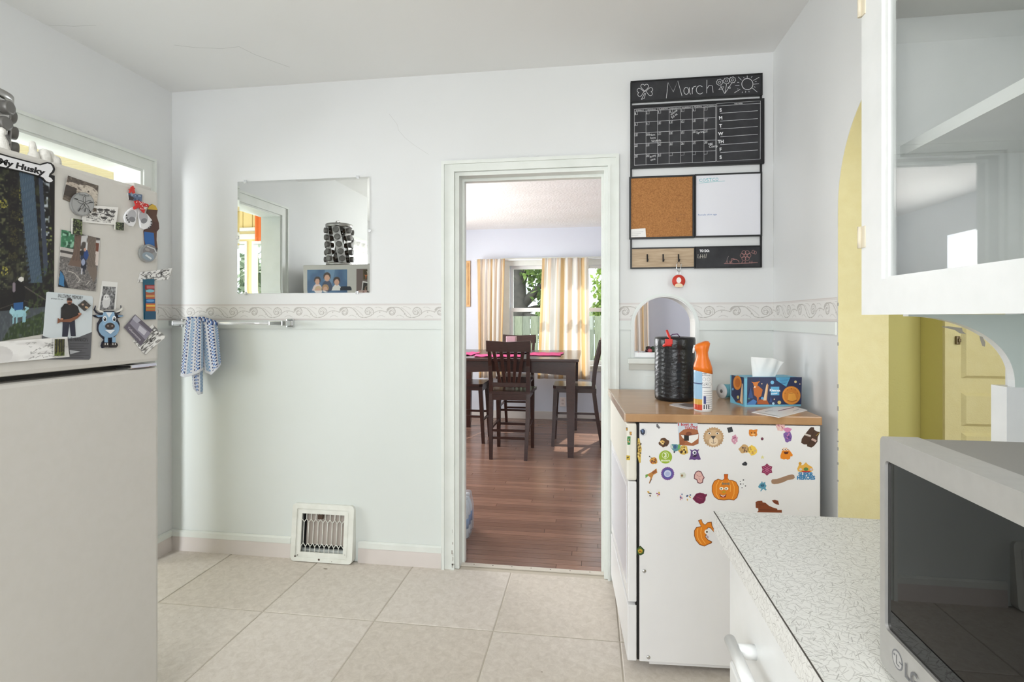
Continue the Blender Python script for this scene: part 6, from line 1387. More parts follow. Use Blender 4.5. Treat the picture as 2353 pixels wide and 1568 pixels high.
# four small cartoon stickers: plain patches in their colours
for (cx, cy, rx, ry, cols, lab) in ((490, 848, 26, 44, [(228, 226, 224), (40, 36, 40), (206, 160, 60)], 'small black and yellow patch sticker'), (576, 848, 24, 44, [(228, 224, 226), (150, 70, 120), (206, 170, 70)], 'small violet and yellow patch sticker'), (808, 882, 20, 46, [(228, 226, 228), (90, 110, 150), (216, 140, 150)], 'slim blue and pink patch sticker'), (880, 884, 30, 44, [(230, 230, 230), (60, 80, 120), (206, 160, 70)], 'small blue and white patch sticker beside the maroon one')):
    a = SA(); blotch(a, ell(cx, cy, rx, ry, n=18), cols, int(cx), 8, 14, 6); stick(a, 'patch_sticker', lab)
a = SA(); a.poly([(920, 900), (934, 880), (956, 850), (995, 838), (1030, 846), (1046, 856), (1062, 850), (1066, 866), (1052, 884), (1050, 915), (1030, 944), (990, 952), (955, 936), (936, 916)], (116, 34, 70)); a.line(arcp(993, 894, 44, 40, 0, 360, 24), 4, (84, 22, 50)); a.line([(960, 880), (1020, 905)], 5, (150, 62, 96)); stick(a, 'maroon_sticker', 'maroon lemon-shaped sticker with a little stalk')
# pumpkins
a = SB(); OR, ORD, ORL = (222, 130, 30), (120, 62, 18), (246, 186, 90)
a.poly([(190, 652), (232, 652), (228, 690), (240, 712), (270, 712), (312, 730), (338, 780), (340, 830), (322, 890), (290, 916), (240, 910), (190, 916), (130, 910), (90, 880), (68, 830), (68, 770), (90, 722), (130, 700), (172, 712), (192, 700)], ORD); a.poly([(194, 656), (228, 656), (224, 692), (238, 716), (270, 718), (308, 734), (332, 782), (334, 830), (317, 886), (288, 910), (240, 904), (190, 910), (132, 904), (94, 876), (74, 830), (74, 772), (94, 726), (132, 706), (172, 718), (196, 704)], OR); a.poly([(196, 656), (226, 656), (222, 706), (188, 708)], (206, 96, 24))
for pts in ([(140, 712), (112, 770), (112, 850), (140, 900)], [(268, 722), (292, 780), (290, 850), (268, 902)], [(176, 722), (150, 760), (148, 800)], [(236, 722), (254, 770), (252, 830)]): a.line(pts, 5, ORL)
a.poly([(168, 736), (200, 744), (205, 734), (212, 744), (246, 736), (246, 764), (214, 756), (205, 762), (198, 756), (170, 762)], (140, 120, 96))
for x in (164, 212): a.e(x, 798, 20, 16, (240, 236, 226)); a.e(x - 2, 800, 7, 7, (60, 80, 60))
a.e(188, 832, 18, 12, (190, 150, 40)); a.poly([(142, 850), (180, 868), (214, 852), (205, 882), (180, 890), (152, 876)], (128, 40, 30)); a.poly([(152, 858), (180, 870), (206, 858), (200, 866), (180, 876), (158, 868)], (240, 234, 226)); a.poly([(164, 876), (196, 874), (182, 888)], (214, 110, 110)); stick(a, 'pumpkin_sticker', 'orange pumpkin sticker with a smiling face and bow')
a = SA(); a.poly([(976, 1118), (1010, 1104), (1022, 1140), (1046, 1160), (1070, 1136), (1112, 1130), (1118, 1170), (1152, 1232), (1142, 1246), (1100, 1196), (1078, 1190), (1060, 1216), (1062, 1250), (1050, 1280), (1078, 1310), (1118, 1330), (1112, 1345), (1070, 1362), (1040, 1378), (990, 1362), (954, 1320), (936, 1270), (936, 1220), (958, 1184), (1004, 1176)], ORD); a.poly([(982, 1120), (1008, 1110), (1018, 1142), (1046, 1166), (1072, 1142), (1106, 1136), (1112, 1172), (1144, 1232), (1140, 1238), (1102, 1190), (1076, 1184), (1054, 1214), (1056, 1250), (1044, 1280), (1074, 1316), (1110, 1334), (1070, 1355), (1040, 1371), (994, 1356), (960, 1316), (942, 1268), (942, 1222), (962, 1190), (1010, 1180)], OR)
for pts in ([(975, 1196), (966, 1240), (976, 1300), (1010, 1352)], [(1010, 1186), (1002, 1240), (1014, 1300), (1050, 1350)]): a.line(pts, 5, ORL)
a.e(1060, 1230, 20, 22, (240, 236, 228)); a.e(1064, 1232, 9, 10, (60, 50, 44)); a.poly([(1060, 1262), (1086, 1275), (1080, 1300), (1062, 1290)], (206, 190, 196)); a.line([(1056, 1262), (1076, 1290)], 4, (110, 80, 120)); stick(a, 'torn_pumpkin_sticker', 'torn orange pumpkin sticker missing its far half')
a = SA(); a.poly([(360, 1402), (398, 1370), (440, 1410), (432, 1452), (398, 1468), (366, 1450)], (46, 70, 34)); a.poly([(372, 1408), (398, 1384), (426, 1414), (420, 1444), (398, 1454), (374, 1440)], (98, 116, 40)); blotch(a, wob(396, 1424, 20, 20, 23), [(206, 160, 50), (130, 90, 30), (70, 50, 26)], 23, 5, 9, 6); stick(a, 'birdhouse_sticker', 'small green house-shaped sticker low by the front edge')
a = SB(); a.poly([(220, 190), (268, 178), (282, 228), (234, 240)], (56, 56, 60)); a.line([(236, 194), (250, 228)], 3, (96, 96, 100)); stick(a, 'square_sticker', 'small black square sticker beside the lion')
a = SB(); blotch(a, wob(297, 306, 34, 44, 31), [(206, 150, 170), (172, 100, 130), (228, 190, 204)], 31, 8, 12); stick(a, 'rose_sticker', 'small rose pink patch sticker below the black square')
a = SB(); a.poly([(440, 210), (462, 206), (485, 212), (515, 204), (526, 206), (518, 236), (524, 262), (508, 278), (490, 268), (470, 276), (446, 270), (438, 246)], (214, 130, 44)); a.e(465, 240, 6, 6, (60, 40, 30)); a.e(498, 240, 6, 6, (60, 40, 30)); a.e(482, 256, 20, 8, (240, 190, 120)); stick(a, 'amber_sticker', 'small amber crab-like sticker between black square and pink one')
a = SB(); a.poly(ell(572, 300, 14, 14), (96, 40, 64)); a.e(570, 298, 6, 6, (130, 70, 94)); stick(a, 'dot_sticker', 'tiny maroon dot sticker')
a = SB(); blotch(a, wob(390, 402, 48, 42, 33), [(196, 160, 110), (130, 90, 60), (80, 76, 84)], 33, 8, 14); stick(a, 'tan_sticker', 'tan and brown patch sticker beside the bright yellow one')
a = SB(); blotch(a, wob(474, 412, 46, 48, 35), [(236, 200, 84), (196, 150, 70), (206, 170, 130)], 35, 8, 14); stick(a, 'bright_sticker', 'bright yellow patch sticker above the maroon snowflake')
a = SB(); blotch(a, wob(755, 176, 42, 50, 37), [(226, 184, 180), (190, 110, 130), (236, 206, 196)], 37, 8, 14); stick(a, 'blush_sticker', 'pale blush patch sticker touching the worktop edge')
a = SB(); blotch(a, wob(830, 276, 46, 56, 39), [(124, 92, 160), (92, 62, 130), (196, 120, 170)], 39, 8, 16); a.poly([(784, 196), (826, 186), (870, 200), (850, 226), (820, 236), (795, 222)], (206, 130, 170)); stick(a, 'violet_sticker', 'violet and pink patch sticker below the blush one')
a = SB(); a.poly([(1050, 192), (1066, 182), (1090, 186), (1094, 210), (1120, 226), (1152, 232), (1128, 282), (1124, 330), (1090, 372), (1064, 388), (1022, 376), (1020, 356), (990, 356), (962, 340), (968, 300), (996, 260)], (70, 46, 34)); a.line([(1092, 212), (1066, 290), (1030, 370)], 4, (44, 28, 22)); a.poly([(998, 244), (1060, 264), (1054, 282), (994, 262)], (206, 200, 190)); a.poly([(1072, 292), (1118, 314), (1108, 334), (1062, 310)], (190, 160, 150)); a.line([(1110, 270), (1146, 236)], 5, (176, 146, 60)); a.line([(1010, 262), (1050, 276)], 3, (150, 60, 60)); stick(a, 'vest_sticker', 'dark brown vest-shaped sticker with white badges')
a = SB(); a.poly([(770, 400), (790, 390), (830, 392), (842, 412), (858, 430), (878, 460), (872, 478), (856, 474), (850, 500), (826, 510), (810, 500), (790, 508), (772, 500), (756, 496), (754, 470), (768, 430)], (226, 134, 34))
for x in (775, 800, 826): a.e(x, 405, 12, 13, (240, 236, 226)); a.e(x + 2, 406, 6, 6, (110, 50, 40))
a.poly([(785, 430), (838, 428), (826, 452), (798, 454)], (90, 36, 24)); stick(a, 'monster_sticker', 'orange three-eyed monster sticker with a wide grin')
a = SB(); a.poly([(575 + (20 if k % 2 else 9) * math.sin(math.pi * k / 5), 485 + (20 if k % 2 else 9) * math.cos(math.pi * k / 5)) for k in range(10)], (222, 216, 150)); stick(a, 'star_sticker', 'tiny pale yellow star sticker')
a = SB(); a.poly(wob(400, 550, 26, 20, 41, 12, .3), (48, 50, 56)); a.e(392, 548, 6, 5, (84, 86, 92)); stick(a, 'black_sticker', 'small ragged black sticker below the tan one')
a = SB(); fl_ = []
for k in range(24): r_ = 62 if k % 4 == 0 else (46 if k % 2 == 0 else 50); fl_.append((620 + r_ * math.sin(2 * math.pi * k / 24), 608 + r_ * math.cos(2 * math.pi * k / 24)))
a.poly(fl_, (134, 36, 76))
for k in range(6): t = R(60 * k); a.line([(620, 608), (620 + 46 * math.sin(t), 608 + 46 * math.cos(t))], 5, (206, 120, 156)); a.e(620 + 38 * math.sin(t + .52), 608 + 38 * math.cos(t + .52), 6, 6, (206, 120, 156))
a.line(arcp(620, 608, 20, 20, 0, 360), 4, (206, 120, 156)); stick(a, 'snowflake_sticker', 'maroon snowflake sticker with pink lines')
a = SB(); a.poly([(662, 722), (672, 706), (720, 702), (780, 682), (830, 664), (872, 656), (892, 664), (898, 688), (884, 704), (830, 712), (780, 736), (730, 750), (690, 754), (668, 746)], (158, 126, 102)); stick(a, 'bandage_sticker', 'plain tan adhesive bandage stuck aslant on the side', 'bandage')
a = SB(); a.poly([(922, 600), (940, 560), (936, 540), (952, 530), (968, 545), (962, 566), (985, 560), (1010, 534), (1032, 560), (1070, 580), (1084, 612), (1060, 632), (960, 632), (930, 625)], (226, 172, 74)); a.e(952, 548, 15, 15, (206, 150, 50)); a.e(1010, 604, 24, 18, (92, 130, 70)); a.e(956, 606, 14, 12, (206, 196, 196)); a.e(1062, 606, 12, 12, (196, 190, 206)); a.poly([(960, 622), (1060, 622), (1040, 634), (980, 634)], (190, 60, 60)); a.text('SUPER', 934, 672, 36, (52, 126, 176), width=150, bold=.05); a.text('HEROES', 920, 706, 36, (52, 126, 176), width=182, bold=.05); stick(a, 'super_heroes_sticker', 'gold burst sticker lettered SUPER HEROES in blue')
a = SB(); a.poly(wob(378, 752, 36, 44, 43), (232, 232, 232))
for (x, y, r_) in ((384, 712, 8), (356, 752, 8), (404, 772, 7), (370, 790, 6), (382, 752, 5), (352, 726, 5)): a.e(x, y, r_, r_ * .8, (52, 52, 54))
stick(a, 'spotted_sticker', 'white sticker with black spots beside the pumpkin')
a = SB(); a.poly([(532, 778), (548, 752), (562, 740), (570, 722), (578, 742), (604, 732), (602, 752), (616, 770), (604, 792), (618, 812), (604, 818), (584, 800), (560, 826), (552, 824), (566, 798), (540, 794)], (92, 152, 176)); a.e(574, 768, 20, 14, (60, 110, 140)); a.e(566, 764, 4, 4, (30, 40, 50)); a.e(584, 762, 4, 4, (30, 40, 50)); stick(a, 'blue_sticker', 'small teal blue creature sticker under the bandage')
a = SB(); a.poly([(506, 932), (530, 922), (572, 920), (576, 936), (604, 940), (640, 970), (680, 988), (722, 1000), (724, 1012), (768, 1012), (770, 1040), (520, 1036), (534, 1020), (532, 996), (508, 990)], (128, 66, 38)); a.line([(510, 960), (590, 962)], 4, (96, 44, 26)); a.line([(540, 1010), (720, 1014)], 5, (80, 38, 24)); a.line([(545, 925), (550, 990)], 3, (96, 44, 26)); stick(a, 'brick_sticker', 'rusty brown torn brick-pattern sticker by the worktop corner')
a = SB(); a.poly([(668, 916), (700, 910), (732, 920), (742, 962), (720, 958), (690, 944)], (124, 64, 40)); a.line([(690, 930), (728, 940)], 4, (90, 42, 26)); stick(a, 'scrap_sticker', 'loose brown scrap beside the torn brick sticker')

for (pts, cols, lab_) in (([(254, 185), (272, 188), (270, 218), (256, 216)], [(60, 46, 40), (200, 150, 60)], 'tiny brown sticker at the top of the ivory control panel end'), ([(290, 228), (312, 230), (310, 264), (292, 262)], [(110, 70, 50), (220, 170, 80)], 'tiny tan sticker on the ivory control panel end'), ([(268, 275), (300, 275), (298, 358), (270, 360), (266, 310)], [(52, 130, 70), (214, 150, 90), (220, 220, 214)], 'small upright green and orange sticker on the ivory control panel end'), ([(258, 465), (296, 468), (294, 514), (258, 512)], [(206, 176, 60), (60, 54, 44)], 'small yellow and black sticker low on the ivory control panel end')):
    a = SA(); blotch(a, pts, cols, len(lab_), 5, 9, 5); a.build('panel_sticker', lab_, 'sticker', thick=.0003, lift=.0008, step=.00006)

# ================================================================== ADDED FILL LAMP (unseen, behind the camera)
lp = thing('ceiling_lamp', 'white glass globe pendant lamp hanging from the kitchen ceiling', 'lamp', (-.75, -.35, ZC))
MB().lathe([(.06, -.025), (.06, 0)], n=24).build('canopy', M_WHITE, lp); MB().tube([(0, 0, -.025), (0, 0, -.16)], .008, 10).build('stem', M_CHROME, lp)
mg = mat('lamp_globe', (255, 250, 240), .3); nt = mg.node_tree; nt.nodes['Principled BSDF'].inputs['Emission Color'].default_value = (1, .98, .95, 1); nt.nodes['Principled BSDF'].inputs['Emission Strength'].default_value = 27.0
bm = bmesh.new(); bmesh.ops.create_uvsphere(bm, u_segments=28, v_segments=16, radius=.14); me = bpy.data.meshes.new('globe'); bm.to_mesh(me); bm.free(); me.polygons.foreach_set('use_smooth', [True] * len(me.polygons)); me.materials.append(mg)
gl = bpy.data.objects.new('globe', me); COL.objects.link(gl); gl.parent = lp; gl.location = (0, 0, -.29)

# ================================================================== DINING ROOM THINGS
M_ESP = mat('espresso_wood', (62, 35, 29), .28, noise=(8, (46, 25, 20), .8, 6, (3, 3, 14)), coat=.25)
tbx = thing('dining_table', 'square counter-height dark brown dining table with tapered legs', 'table', (-.80, 5.62, 0))
TZ = .915; hx, hy_ = .70, .68
MB().box(-hx, hx, -hy_, hy_, TZ - .028, TZ, .006).build('tabletop', M_ESP, tbx)
for sx in (-1, 1):
    for sy in (-1, 1):
        x, y = sx * (hx - .075), sy * (hy_ - .045 - .02)
        vs = [(x + a * w_, y + b * w_, z) for z, w_ in ((0, .026), (.10, .030), (.72, .042), (TZ - .028, .042)) for a, b in ((-1, -1), (1, -1), (1, 1), (-1, 1))]
        fs = [(0, 3, 2, 1), (12, 13, 14, 15)] + [(i * 4 + k, i * 4 + (k + 1) % 4, i * 4 + 4 + (k + 1) % 4, i * 4 + 4 + k) for i in range(3) for k in range(4)]
        MB().add(vs, fs).build('leg', M_ESP, tbx)
def apron(n=16):
    pts = [(-hx + .117, TZ - .028)] + [(-hx + .117 + (2 * hx - .234) * k / n, TZ - .155 + .028 * math.sin(math.pi * k / n)) for k in range(n + 1)] + [(hx - .117, TZ - .028)]
    return pts
for sy in (-1, 1): y = sy * (hy_ - .06); MB().prism(apron(), [], y - .011, y + .011, XZ).build('apron', M_ESP, tbx)
for sx in (-1, 1): x = sx * (hx - .07); MB().prism([(a * (hy_ - .11) / (hx - .117), b) for a, b in apron()], [], x - .011, x + .011, YZ).build('apron', M_ESP, tbx)

ch0 = thing('dining_chair', 'tall dark slat-back chair with its back to the kitchen doorway', 'chair', (0, 0, 0), 0, 'slat-back chairs around the dining table')
# local frame: faces +y, back at -y
W, DPT, SH = .41, .42, .615
def seat_out(): return [(-W / 2 + .02, -DPT / 2), (W / 2 - .02, -DPT / 2), (W / 2 + .01, DPT / 2 - .03), (W / 2 - .02, DPT / 2), (-W / 2 + .02, DPT / 2), (-W / 2 - .01, DPT / 2 - .03)]
MB().prism(seat_out(), [], SH - .028, SH, XY).build('seat', M_ESP, ch0)
def bar(mb, p, q, w0, w1): # tapered square bar
    p, q = Vector(p), Vector(q); vs = [(c.x + a * w[0], c.y + b * w[1], c.z) for c, w in ((p, w0), (q, w1)) for a, b in ((-1, -1), (1, -1), (1, 1), (-1, 1))]
    return mb.add(vs, [(0, 3, 2, 1), (4, 5, 6, 7)] + [(k, (k + 1) % 4, 4 + (k + 1) % 4, 4 + k) for k in range(4)])
for sx in (-1, 1):
    bar(MB(), (sx * .170, .215, 0), (sx * .172, .185, SH - .028), (.015, .015), (.021, .021)).build('leg', M_ESP, ch0)
    m = MB(); pts = [(sx * .160, -.275, 0, .015), (sx * .172, -.215, .38, .019), (sx * .172, -.19, .60, .019), (sx * .176, -.215, .85, .017), (sx * .182, -.265, 1.06, .014)]
    vs = [(x + a * w_, y + b * w_, z) for x, y, z, w_ in pts for a, b in ((-1, -1), (1, -1), (1, 1), (-1, 1))]
    m.add(vs, [(0, 3, 2, 1), (16, 17, 18, 19)] + [(i * 4 + k, i * 4 + (k + 1) % 4, i * 4 + 4 + (k + 1) % 4, i * 4 + 4 + k) for i in range(4) for k in range(4)]).build('leg', M_ESP, ch0)
m = MB(); n = 10; vs = []
for i in range(n + 1):
    x = -.205 + .41 * i / n; yy = -.275 - .018 * math.cos(math.pi * (i / n - .5)); hi = 1.075 + .012 * abs(i / n - .5) * 2
    for (dy, z) in ((-.010, .985), (.010, .985), (.010 - .010, hi), (-.010 - .012, hi)): vs.append((x, yy + .010 + dy, z))
m.add(vs, [(3, 2, 1, 0), tuple(n * 4 + k for k in range(4))] + [(i * 4 + k, i * 4 + (k + 1) % 4, i * 4 + 4 + (k + 1) % 4, i * 4 + 4 + k) for i in range(n) for k in range(4)]).build('top_rail', M_ESP, ch0)
MB().box(-.158, .158, -.215, -.190, .655, .695, .003).build('lower_rail', M_ESP, ch0)
for k in range(5):
    t = (k - 2) / 2; bar(MB(), (t * .085, -.203, .69), (t * .135, -.272, .992), (.0125, .006), (.016, .006)).build('slat', M_ESP, ch0)
for (a, b) in (((-.16, .19, .545), (.16, .19, .545)), ((-.16, -.21, .545), (.16, -.21, .545))): MB().box(a[0], b[0], a[1] - .010, a[1] + .010, .535, SH - .028).build('seat_rail', M_ESP, ch0)
for sx in (-1, 1): MB().box(sx * .171 - .010, sx * .171 + .010, -.20, .19, .545, SH - .028).build('seat_rail', M_ESP, ch0)
for (x0, x1, y0, y1, z) in ((-.16, .16, .195, .213, .235), (-.155, .155, -.252, -.236, .26), (-.155, .155, -.248, -.232, .19)): MB().box(x0, x1, y0, y1, z - .011, z + .011).build('stretcher', M_ESP, ch0)
for sx in (-1, 1): MB().box(sx * .168 - .009, sx * .168 + .009, -.235, .20, .265, .287).build('stretcher', M_ESP, ch0)
remember(ch0)
ch0.location = (-.735, 5.11, 0)
for loc, rz, lab in (((-.155, 5.58, 0), R(90), 'tall dark slat-back chair at the window-curtain end of the table, seen from its side'), ((-1.30, 5.60, 0), R(-90), 'tall dark slat-back chair pushed under the table beside the framed picture wall'), ((-.86, 6.30, 0), R(180), 'tall dark slat-back chair standing between the table and the window')):
    c = copy_tree(ch0); c.location = loc; c.rotation_euler = (0, 0, rz); c['label'] = lab

# on the table
M_PINK = mat('pink_cloth', (222, 70, 130), .8, noise=(30, (206, 96, 146), .6))
def cloth(name, lab, x0, x1, y0, y1, seed):
    g = np.random.default_rng(seed); nx, ny = 30, 16; vs = []
    for j in range(ny + 1):
        for i in range(nx + 1):
            s_, t = i / nx, j / ny; vs.append((x0 + (x1 - x0) * s_ + .01 * math.sin(t * 6 + seed), y0 + (y1 - y0) * t + .01 * math.sin(s_ * 9), TZ + .003 + .004 * (1 + math.sin(s_ * 22 + seed) * math.sin(t * 9 + seed))))
    fs = [(j * (nx + 1) + i, j * (nx + 1) + i + 1, (j + 1) * (nx + 1) + i + 1, (j + 1) * (nx + 1) + i) for j in range(ny) for i in range(nx)]
    o = MB().add(vs, fs, None, True).build(name, M_PINK); m_ = o.modifiers.new('t', 'SOLIDIFY'); m_.thickness = .002; m_.offset = 1
    return tag(o, lab, 'placemat')
cloth('placemat', 'rumpled pink placemat on the table in front of the chair back', -1.12, -.66, 5.06, 5.36, 1)
cloth('placemat', 'rumpled pink placemat at the side-on chair end of the table', -.62, -.28, 5.30, 5.75, 3)
cloth('placemat', 'rumpled pink placemat at the picture wall end of the table', -1.46, -1.16, 5.25, 5.7, 5)
pl = thing('serving_tray', 'dark oval tray holding the candle glass on the dining table', 'tray', (-.82, 5.70, TZ + .001)); MB().lathe([(.17, 0), (.20, .012), (.195, .014), (.165, .005)], n=36, m=Matrix.Scale(.72, 4, (0, 1, 0))).build('dish', mat('dark_tray', (44, 36, 36), .3), pl)
cgl = thing('candle_glass', 'square pale pink glass candle holder standing on the dark tray', 'candle', (-.83, 5.68, TZ + .0165))
MB().prism(rrect(-.052, .052, -.052, .052, .008), [rrect(-.046, .046, -.046, .046, .006)], 0, .165, XY).build('glass', mat('pink_glass', (236, 206, 214), .1, trans=.6), cgl); MB().box(-.045, .045, -.045, .045, .001, .125).build('wax', mat('pink_wax', (214, 150, 166), .5), cgl)

# curtains
CREAM, GOLDC, PEACH, WH = (246, 241, 232), (241, 219, 180), (245, 232, 216), (250, 248, 245)
def curtain(name, lab, top, bot, y, seed, z0=.535, z1=2.035):
    """top / bot: (x left, x right) at the head and at the hem"""
    nx, nz = 140, 24; g = random.Random(seed); mb = MB(); vs = []
    ph = g.uniform(0, 6); amp = .030
    for j in range(nz + 1):
        t = j / nz; z = z1 + (z0 - z1) * t; pin = math.exp(-((t - .055) / .05) ** 2)
        for i in range(nx + 1):
            s_ = i / nx; xa = top[0] + (top[1] - top[0]) * s_; xb = bot[0] + (bot[1] - bot[0]) * s_; x = xa * (1 - t) + xb * t
            a_ = amp * (.55 + .45 * t) * (1 - .5 * pin); yy = y + a_ * math.sin(s_ * 2 * math.pi * 5.5 + ph + .4 * math.sin(t * 3)) + .010 * math.sin(s_ * 31 + t * 2)
            if t < .05: yy += .006 * math.sin(s_ * 90)
            vs.append((x + .006 * math.cos(s_ * 2 * math.pi * 5.5 + ph), yy, z))
    b = len(mb.v); mb.v.extend(vs); pat = [WH, WH, PEACH, CREAM, GOLDC, GOLDC, CREAM, WH, PEACH, PEACH, WH]
    for j in range(nz):
        for i in range(nx):
            q = j * (nx + 1) + i; mb.f.append((q, q + nx + 1, q + nx + 2, q + 1)); mb.c.append(pat[int(i / nx * 25 + seed) % len(pat)]); mb.sm.append(True)
    o = mb.build(name, attr_mat('curtain_cloth', .8, translucent=.6), None, recalc=False); m_ = o.modifiers.new('t', 'SOLIDIFY'); m_.thickness = .0015
    return tag(o, lab, 'curtain', 'striped curtains at the dining window')
curtain('curtain', 'cream and gold striped curtain beside the framed picture', (-1.42, -1.055), (-1.40, -1.10), QY1 - .168, 3)
curtain('curtain', 'cream and gold striped curtain hanging between the two windows', (-.58, -.02), (-.64, .0), QY1 - .168, 5)
curtain('curtain', 'cream and gold striped curtain seen through the arched niche', (.40, .70), (.42, .72), QY1 - .168, 8)
rod = thing('curtain_rod', 'white curtain rod above the dining window', 'curtain rod', (-.35, QY1 - .115, 2.025)); MB().tube([(-1.1, 0, 0), (1.1, 0, 0)], .009, 10).build('rod', M_WHITE, rod)
for x in (-1.05, 0, 1.05): MB().box(x - .008, x + .008, 0, .09, -.012, .012, .002).build('bracket', M_WHITE, rod)

# framed picture and outlet on the dining wall
pf = thing('framed_picture', 'picture in a stepped golden wood frame on the pale blue wall', 'picture', (-1.80, QY1, 1.735)); M_GF = mat('gold_wood_frame', (222, 178, 122), .4, noise=(12, (200, 150, 92), .6))
for (o1, i1, d) in ((.262, .235, .022), (.235, .215, .034), (.215, .19, .018)): MB().prism(rect(-o1, o1, -o1 - .035, o1 + .035), [rect(-i1, i1, -i1 - .035, i1 + .035)], -d, -.0005, XZ).build('frame_moulding', M_GF, pf)
MB().box(-.19, .19, -.008, -.003, -.225, .225).build('picture_sheet', mat('picture_pale', (226, 222, 212), .5, noise=(6, (190, 196, 190), .8)), pf)
ou = thing('wall_outlet', 'white duplex outlet on the pale blue wall below the curtains', 'outlet', (-.341, QY1, .225)); MB().box(-.037, .037, -.006, -.0005, -.058, .058, .002).build('cover_plate', mat('outlet_plate', (238, 226, 222), .4), ou)
for z in (-.022, .022):
    r_ = MB().prism(ell(0, z, .016, .014), [], -.0078, -.0058, XZ).build('receptacle', mat('outlet_face', (226, 208, 204), .4), ou)
    for x in (-.006, .006): MB().box(x - .0012, x + .0012, -.0082, -.0076, z - .004, z + .004).build('slot', M_DARK, r_)

# shrink-wrapped water bottles just past the doorway
wp = thing('water_bottle_pack', 'shrink-wrapped pack of water bottles with blue labels inside the doorway', 'bottle pack', (-.842, 3.16, 0), R(3))
M_PET = mat('clear_bottle', (206, 216, 224), .12, .0, spec=.6); M_LBL = mat('blue_label', (70, 128, 190), .3, noise=(20, (130, 176, 216), .6))
for i in range(4):
    for j in range(3):
        x, y = -.098 + i * .066, -.066 + j * .066
        b_ = MB().lathe([(.026, 0), (.0315, .004), (.0315, .05), (.030, .055), (.030, .115), (.0315, .12), (.030, .145), (.020, .18), (.0135, .195), (.0135, .205)], cx=x, cy=y, n=14).build('bottle', M_PET, wp)
        MB().lathe([(.0320, .056), (.0320, .114)], cx=x, cy=y, n=14).build('bottle_label', M_LBL, b_); MB().lathe([(.0145, .203), (.0145, .218)], cx=x, cy=y, n=12).build('bottle_cap', mat('cap_white', (232, 234, 238), .4), b_)
fm = mat('shrink_film', (226, 232, 240), .12, alpha=.30, spec=.8, bump=(28, .6, .006))
fv = []; nx, nz = 64, 16; out = rrect(-.137, .137, -.104, .104, .03, 15)
for j in range(nz + 1):
    t = j / nz
    for k, (x, y) in enumerate(out): f = 1 - .10 * max(0, t - .62) / .38 + .012 * math.sin(k * 1.7 + t * 9); fv.append((x * f, y * f, .004 + .226 * t))
n = len(out); ff = [(j * n + k, j * n + (k + 1) % n, (j + 1) * n + (k + 1) % n, (j + 1) * n + k) for j in range(nz) for k in range(n)] + [tuple(nz * n + k for k in range(n))]
MB().add(fv, ff, None, True).build('shrink_film', fm, wp)

# lace valance and white curtain at the sink window (seen in the mirror)
lc = MB(); vs = []; nx = 60
for j in range(13):
    t = j / 12
    for i in range(nx + 1): s_ = i / nx; vs.append((XL + .045 + .016 * math.sin(s_ * 42), W2[0] - .05 + .82 * s_, 2.05 - (.30 + .02 * math.sin(s_ * 25)) * t))
lc.add(vs, [(j * (nx + 1) + i, j * (nx + 1) + i + 1, (j + 1) * (nx + 1) + i + 1, (j + 1) * (nx + 1) + i) for j in range(12) for i in range(nx)], None, True)
o = lc.build('lace_valance', mat('lace_white', (236, 234, 232), .8, alpha=.75, noise=(60, (190, 188, 188), .7)), None, recalc=False); tag(o, 'white lace valance over the window beside the fridge', 'curtain')

# ================================================================== OUTSIDE
structure(MB().box(-14, 12, -8, 24, -.45, -.40).build('ground', mat('lawn', (108, 124, 72), .9, noise=(4, (130, 132, 84), .8))))
fe = thing('board_fence', 'weathered grey-green board fence outside the dining window', 'fence', (0, 9.6, -.4))
bmesh_ = None; MBD = [mat('fence_board_%s' % n_, c, .85, noise=(6, c2, .8, 5, (8, 8, 1))) for n_, c, c2 in (('grey', (136, 138, 122), (108, 112, 96)), ('olive', (146, 148, 126), (116, 120, 96)))]
for k in range(44):
    if bmesh_ is None or k == 1: o = MB().box(-.068, .068, -.012, .012, .04, 1.72, .004).build('board', MBD[k % 2], fe); bmesh_ = (bmesh_ or []) + [o.data]
    else: o = bpy.data.objects.new('board', bmesh_[k % 2]); COL.objects.link(o); o.parent = fe
    o.location = (-3.4 + k * .142, 0, 0)
for z in (.4, 1.4): MB().box(-3.5, 2.9, .014, .05, z, z + .08).build('rail', MBD[0], fe)
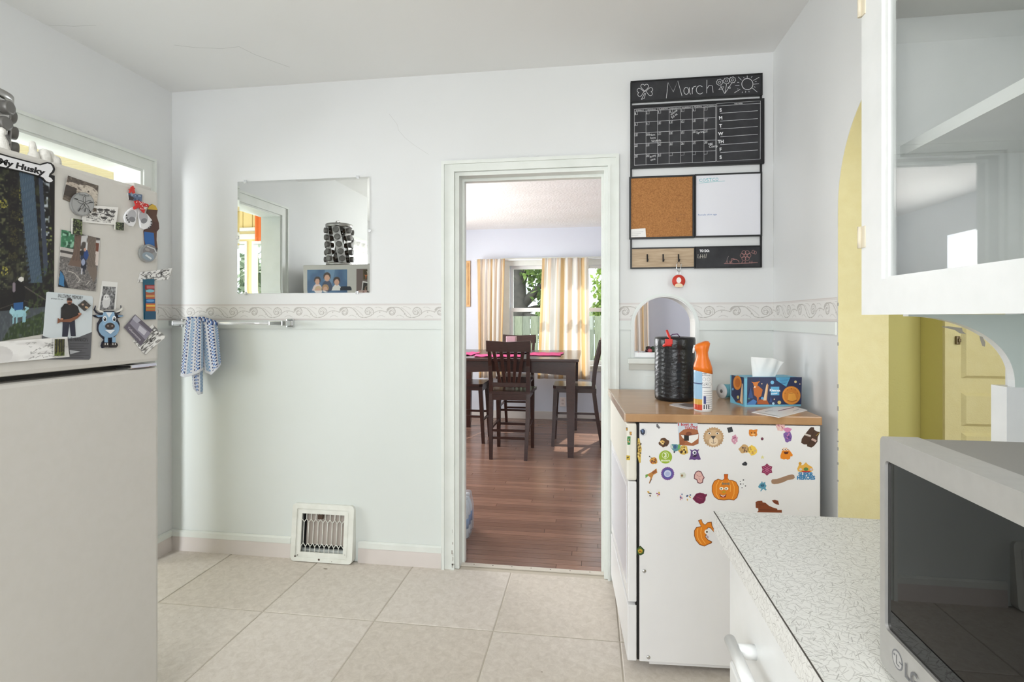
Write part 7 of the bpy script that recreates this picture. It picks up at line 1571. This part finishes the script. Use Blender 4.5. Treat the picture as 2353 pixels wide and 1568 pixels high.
def tree(name, lab, x, y, trunk_h, rad, spots, nleaf, cols, seed, group):
    t = thing(name, lab, 'tree', (x, y, -.4), 0, group); g = np.random.default_rng(seed)
    m = MB(); m.tube([(0, 0, 0), (.05, .02, trunk_h * .5), (.0, .05, trunk_h)], [rad, rad * .85, rad * .6], 10)
    for (cx, cy, cz, r_) in spots: m.tube([(0, .03, trunk_h * .55), (cx * .5, cy * .5, (trunk_h * .6 + cz) / 2), (cx, cy, cz)], [rad * .35, rad * .2, rad * .08], 6)
    m.build('trunk', mat('bark', (84, 78, 70), .9, noise=(9, (62, 58, 52), .9)), t)
    for ci, col in enumerate(cols):
        vs = []; fs = []
        for k in range(nleaf // len(cols)):
            s_ = spots[g.integers(len(spots))]; d = g.normal(size=3); d /= np.linalg.norm(d); p = np.array(s_[:3]) + d * s_[3] * g.uniform(.35, 1.0)
            a_ = g.normal(size=3); a_ /= np.linalg.norm(a_); b_ = np.cross(a_, g.normal(size=3)); b_ /= np.linalg.norm(b_) + 1e-9; L_ = g.uniform(.05, .10); q = len(vs)
            vs += [tuple(p - a_ * L_), tuple(p + b_ * L_ * .5), tuple(p + a_ * L_), tuple(p - b_ * L_ * .5)]; fs.append((q, q + 1, q + 2, q + 3))
        me = bpy.data.meshes.new('foliage'); me.from_pydata(vs, [], fs); me.update(); lm = mat('leaf_%d_%d_%d' % col, col, .6)
        nt = lm.node_tree
        if 'tr' not in nt.nodes:
            tr = nt.nodes.new('ShaderNodeBsdfTranslucent'); tr.name = 'tr'; tr.inputs['Color'].default_value = L4(tuple(min(255, int(c * 1.15)) for c in col)); mx = nt.nodes.new('ShaderNodeMixShader'); mx.inputs[0].default_value = .45
            nt.links.new(nt.nodes['Principled BSDF'].outputs[0], mx.inputs[1]); nt.links.new(tr.outputs[0], mx.inputs[2]); nt.links.new(mx.outputs[0], nt.nodes['Material Output'].inputs['Surface'])
        me.materials.append(lm); o = bpy.data.objects.new('foliage', me); COL.objects.link(o); o.parent = t; o['kind'] = 'stuff'
GR = [(112, 138, 62), (144, 166, 88), (78, 100, 46)]
tree('garden_tree', 'broad leafy tree beyond the fence with a thick grey trunk', -1.65, 11.6, 3.2, .34, [(.9, 0, 2.4, .6), (1.0, .3, 1.9, .55), (.4, .2, 3.0, .7), (1.05, -.2, 2.7, .55), (.9, -.3, 1.5, .5), (-.8, .2, 2.6, .7)], 5200, GR, 3, 'trees beyond the dining window')
tree('garden_tree', 'light green leafy tree beyond the fence near the niche side', .55, 11.9, 2.6, .16, [(.1, 0, 2.4, .65), (.5, .2, 1.9, .6), (-.1, 0, 1.7, .5), (.1, .1, 2.9, .55), (.5, -.1, 2.8, .5)], 5200, [(150, 170, 84), (176, 192, 112), (104, 128, 58)], 5, 'trees beyond the dining window')
tree('garden_shrub', 'dense grey-green shrub outside the porch end windows', -5.2, -2.2, 1.2, .10, [(0, 0, 1.3, .9), (1.1, -.2, 1.4, .9), (2.1, .1, 1.2, .9), (-.9, .1, 1.4, .8), (.6, 0, 2.2, .8), (1.7, -.1, 2.2, .8), (-.4, 0, 2.1, .7)], 7000, [(128, 140, 118), (160, 170, 146), (92, 106, 84)], 9, None)
tree('garden_shrub', 'tall green shrub outside the porch long windows', -6.6, 2.2, 1.2, .10, [(0, -.8, 1.4, .8), (0, .3, 1.5, .9), (.1, 1.2, 1.3, .8), (0, .2, 2.4, .8)], 4000, GR, 11, None)
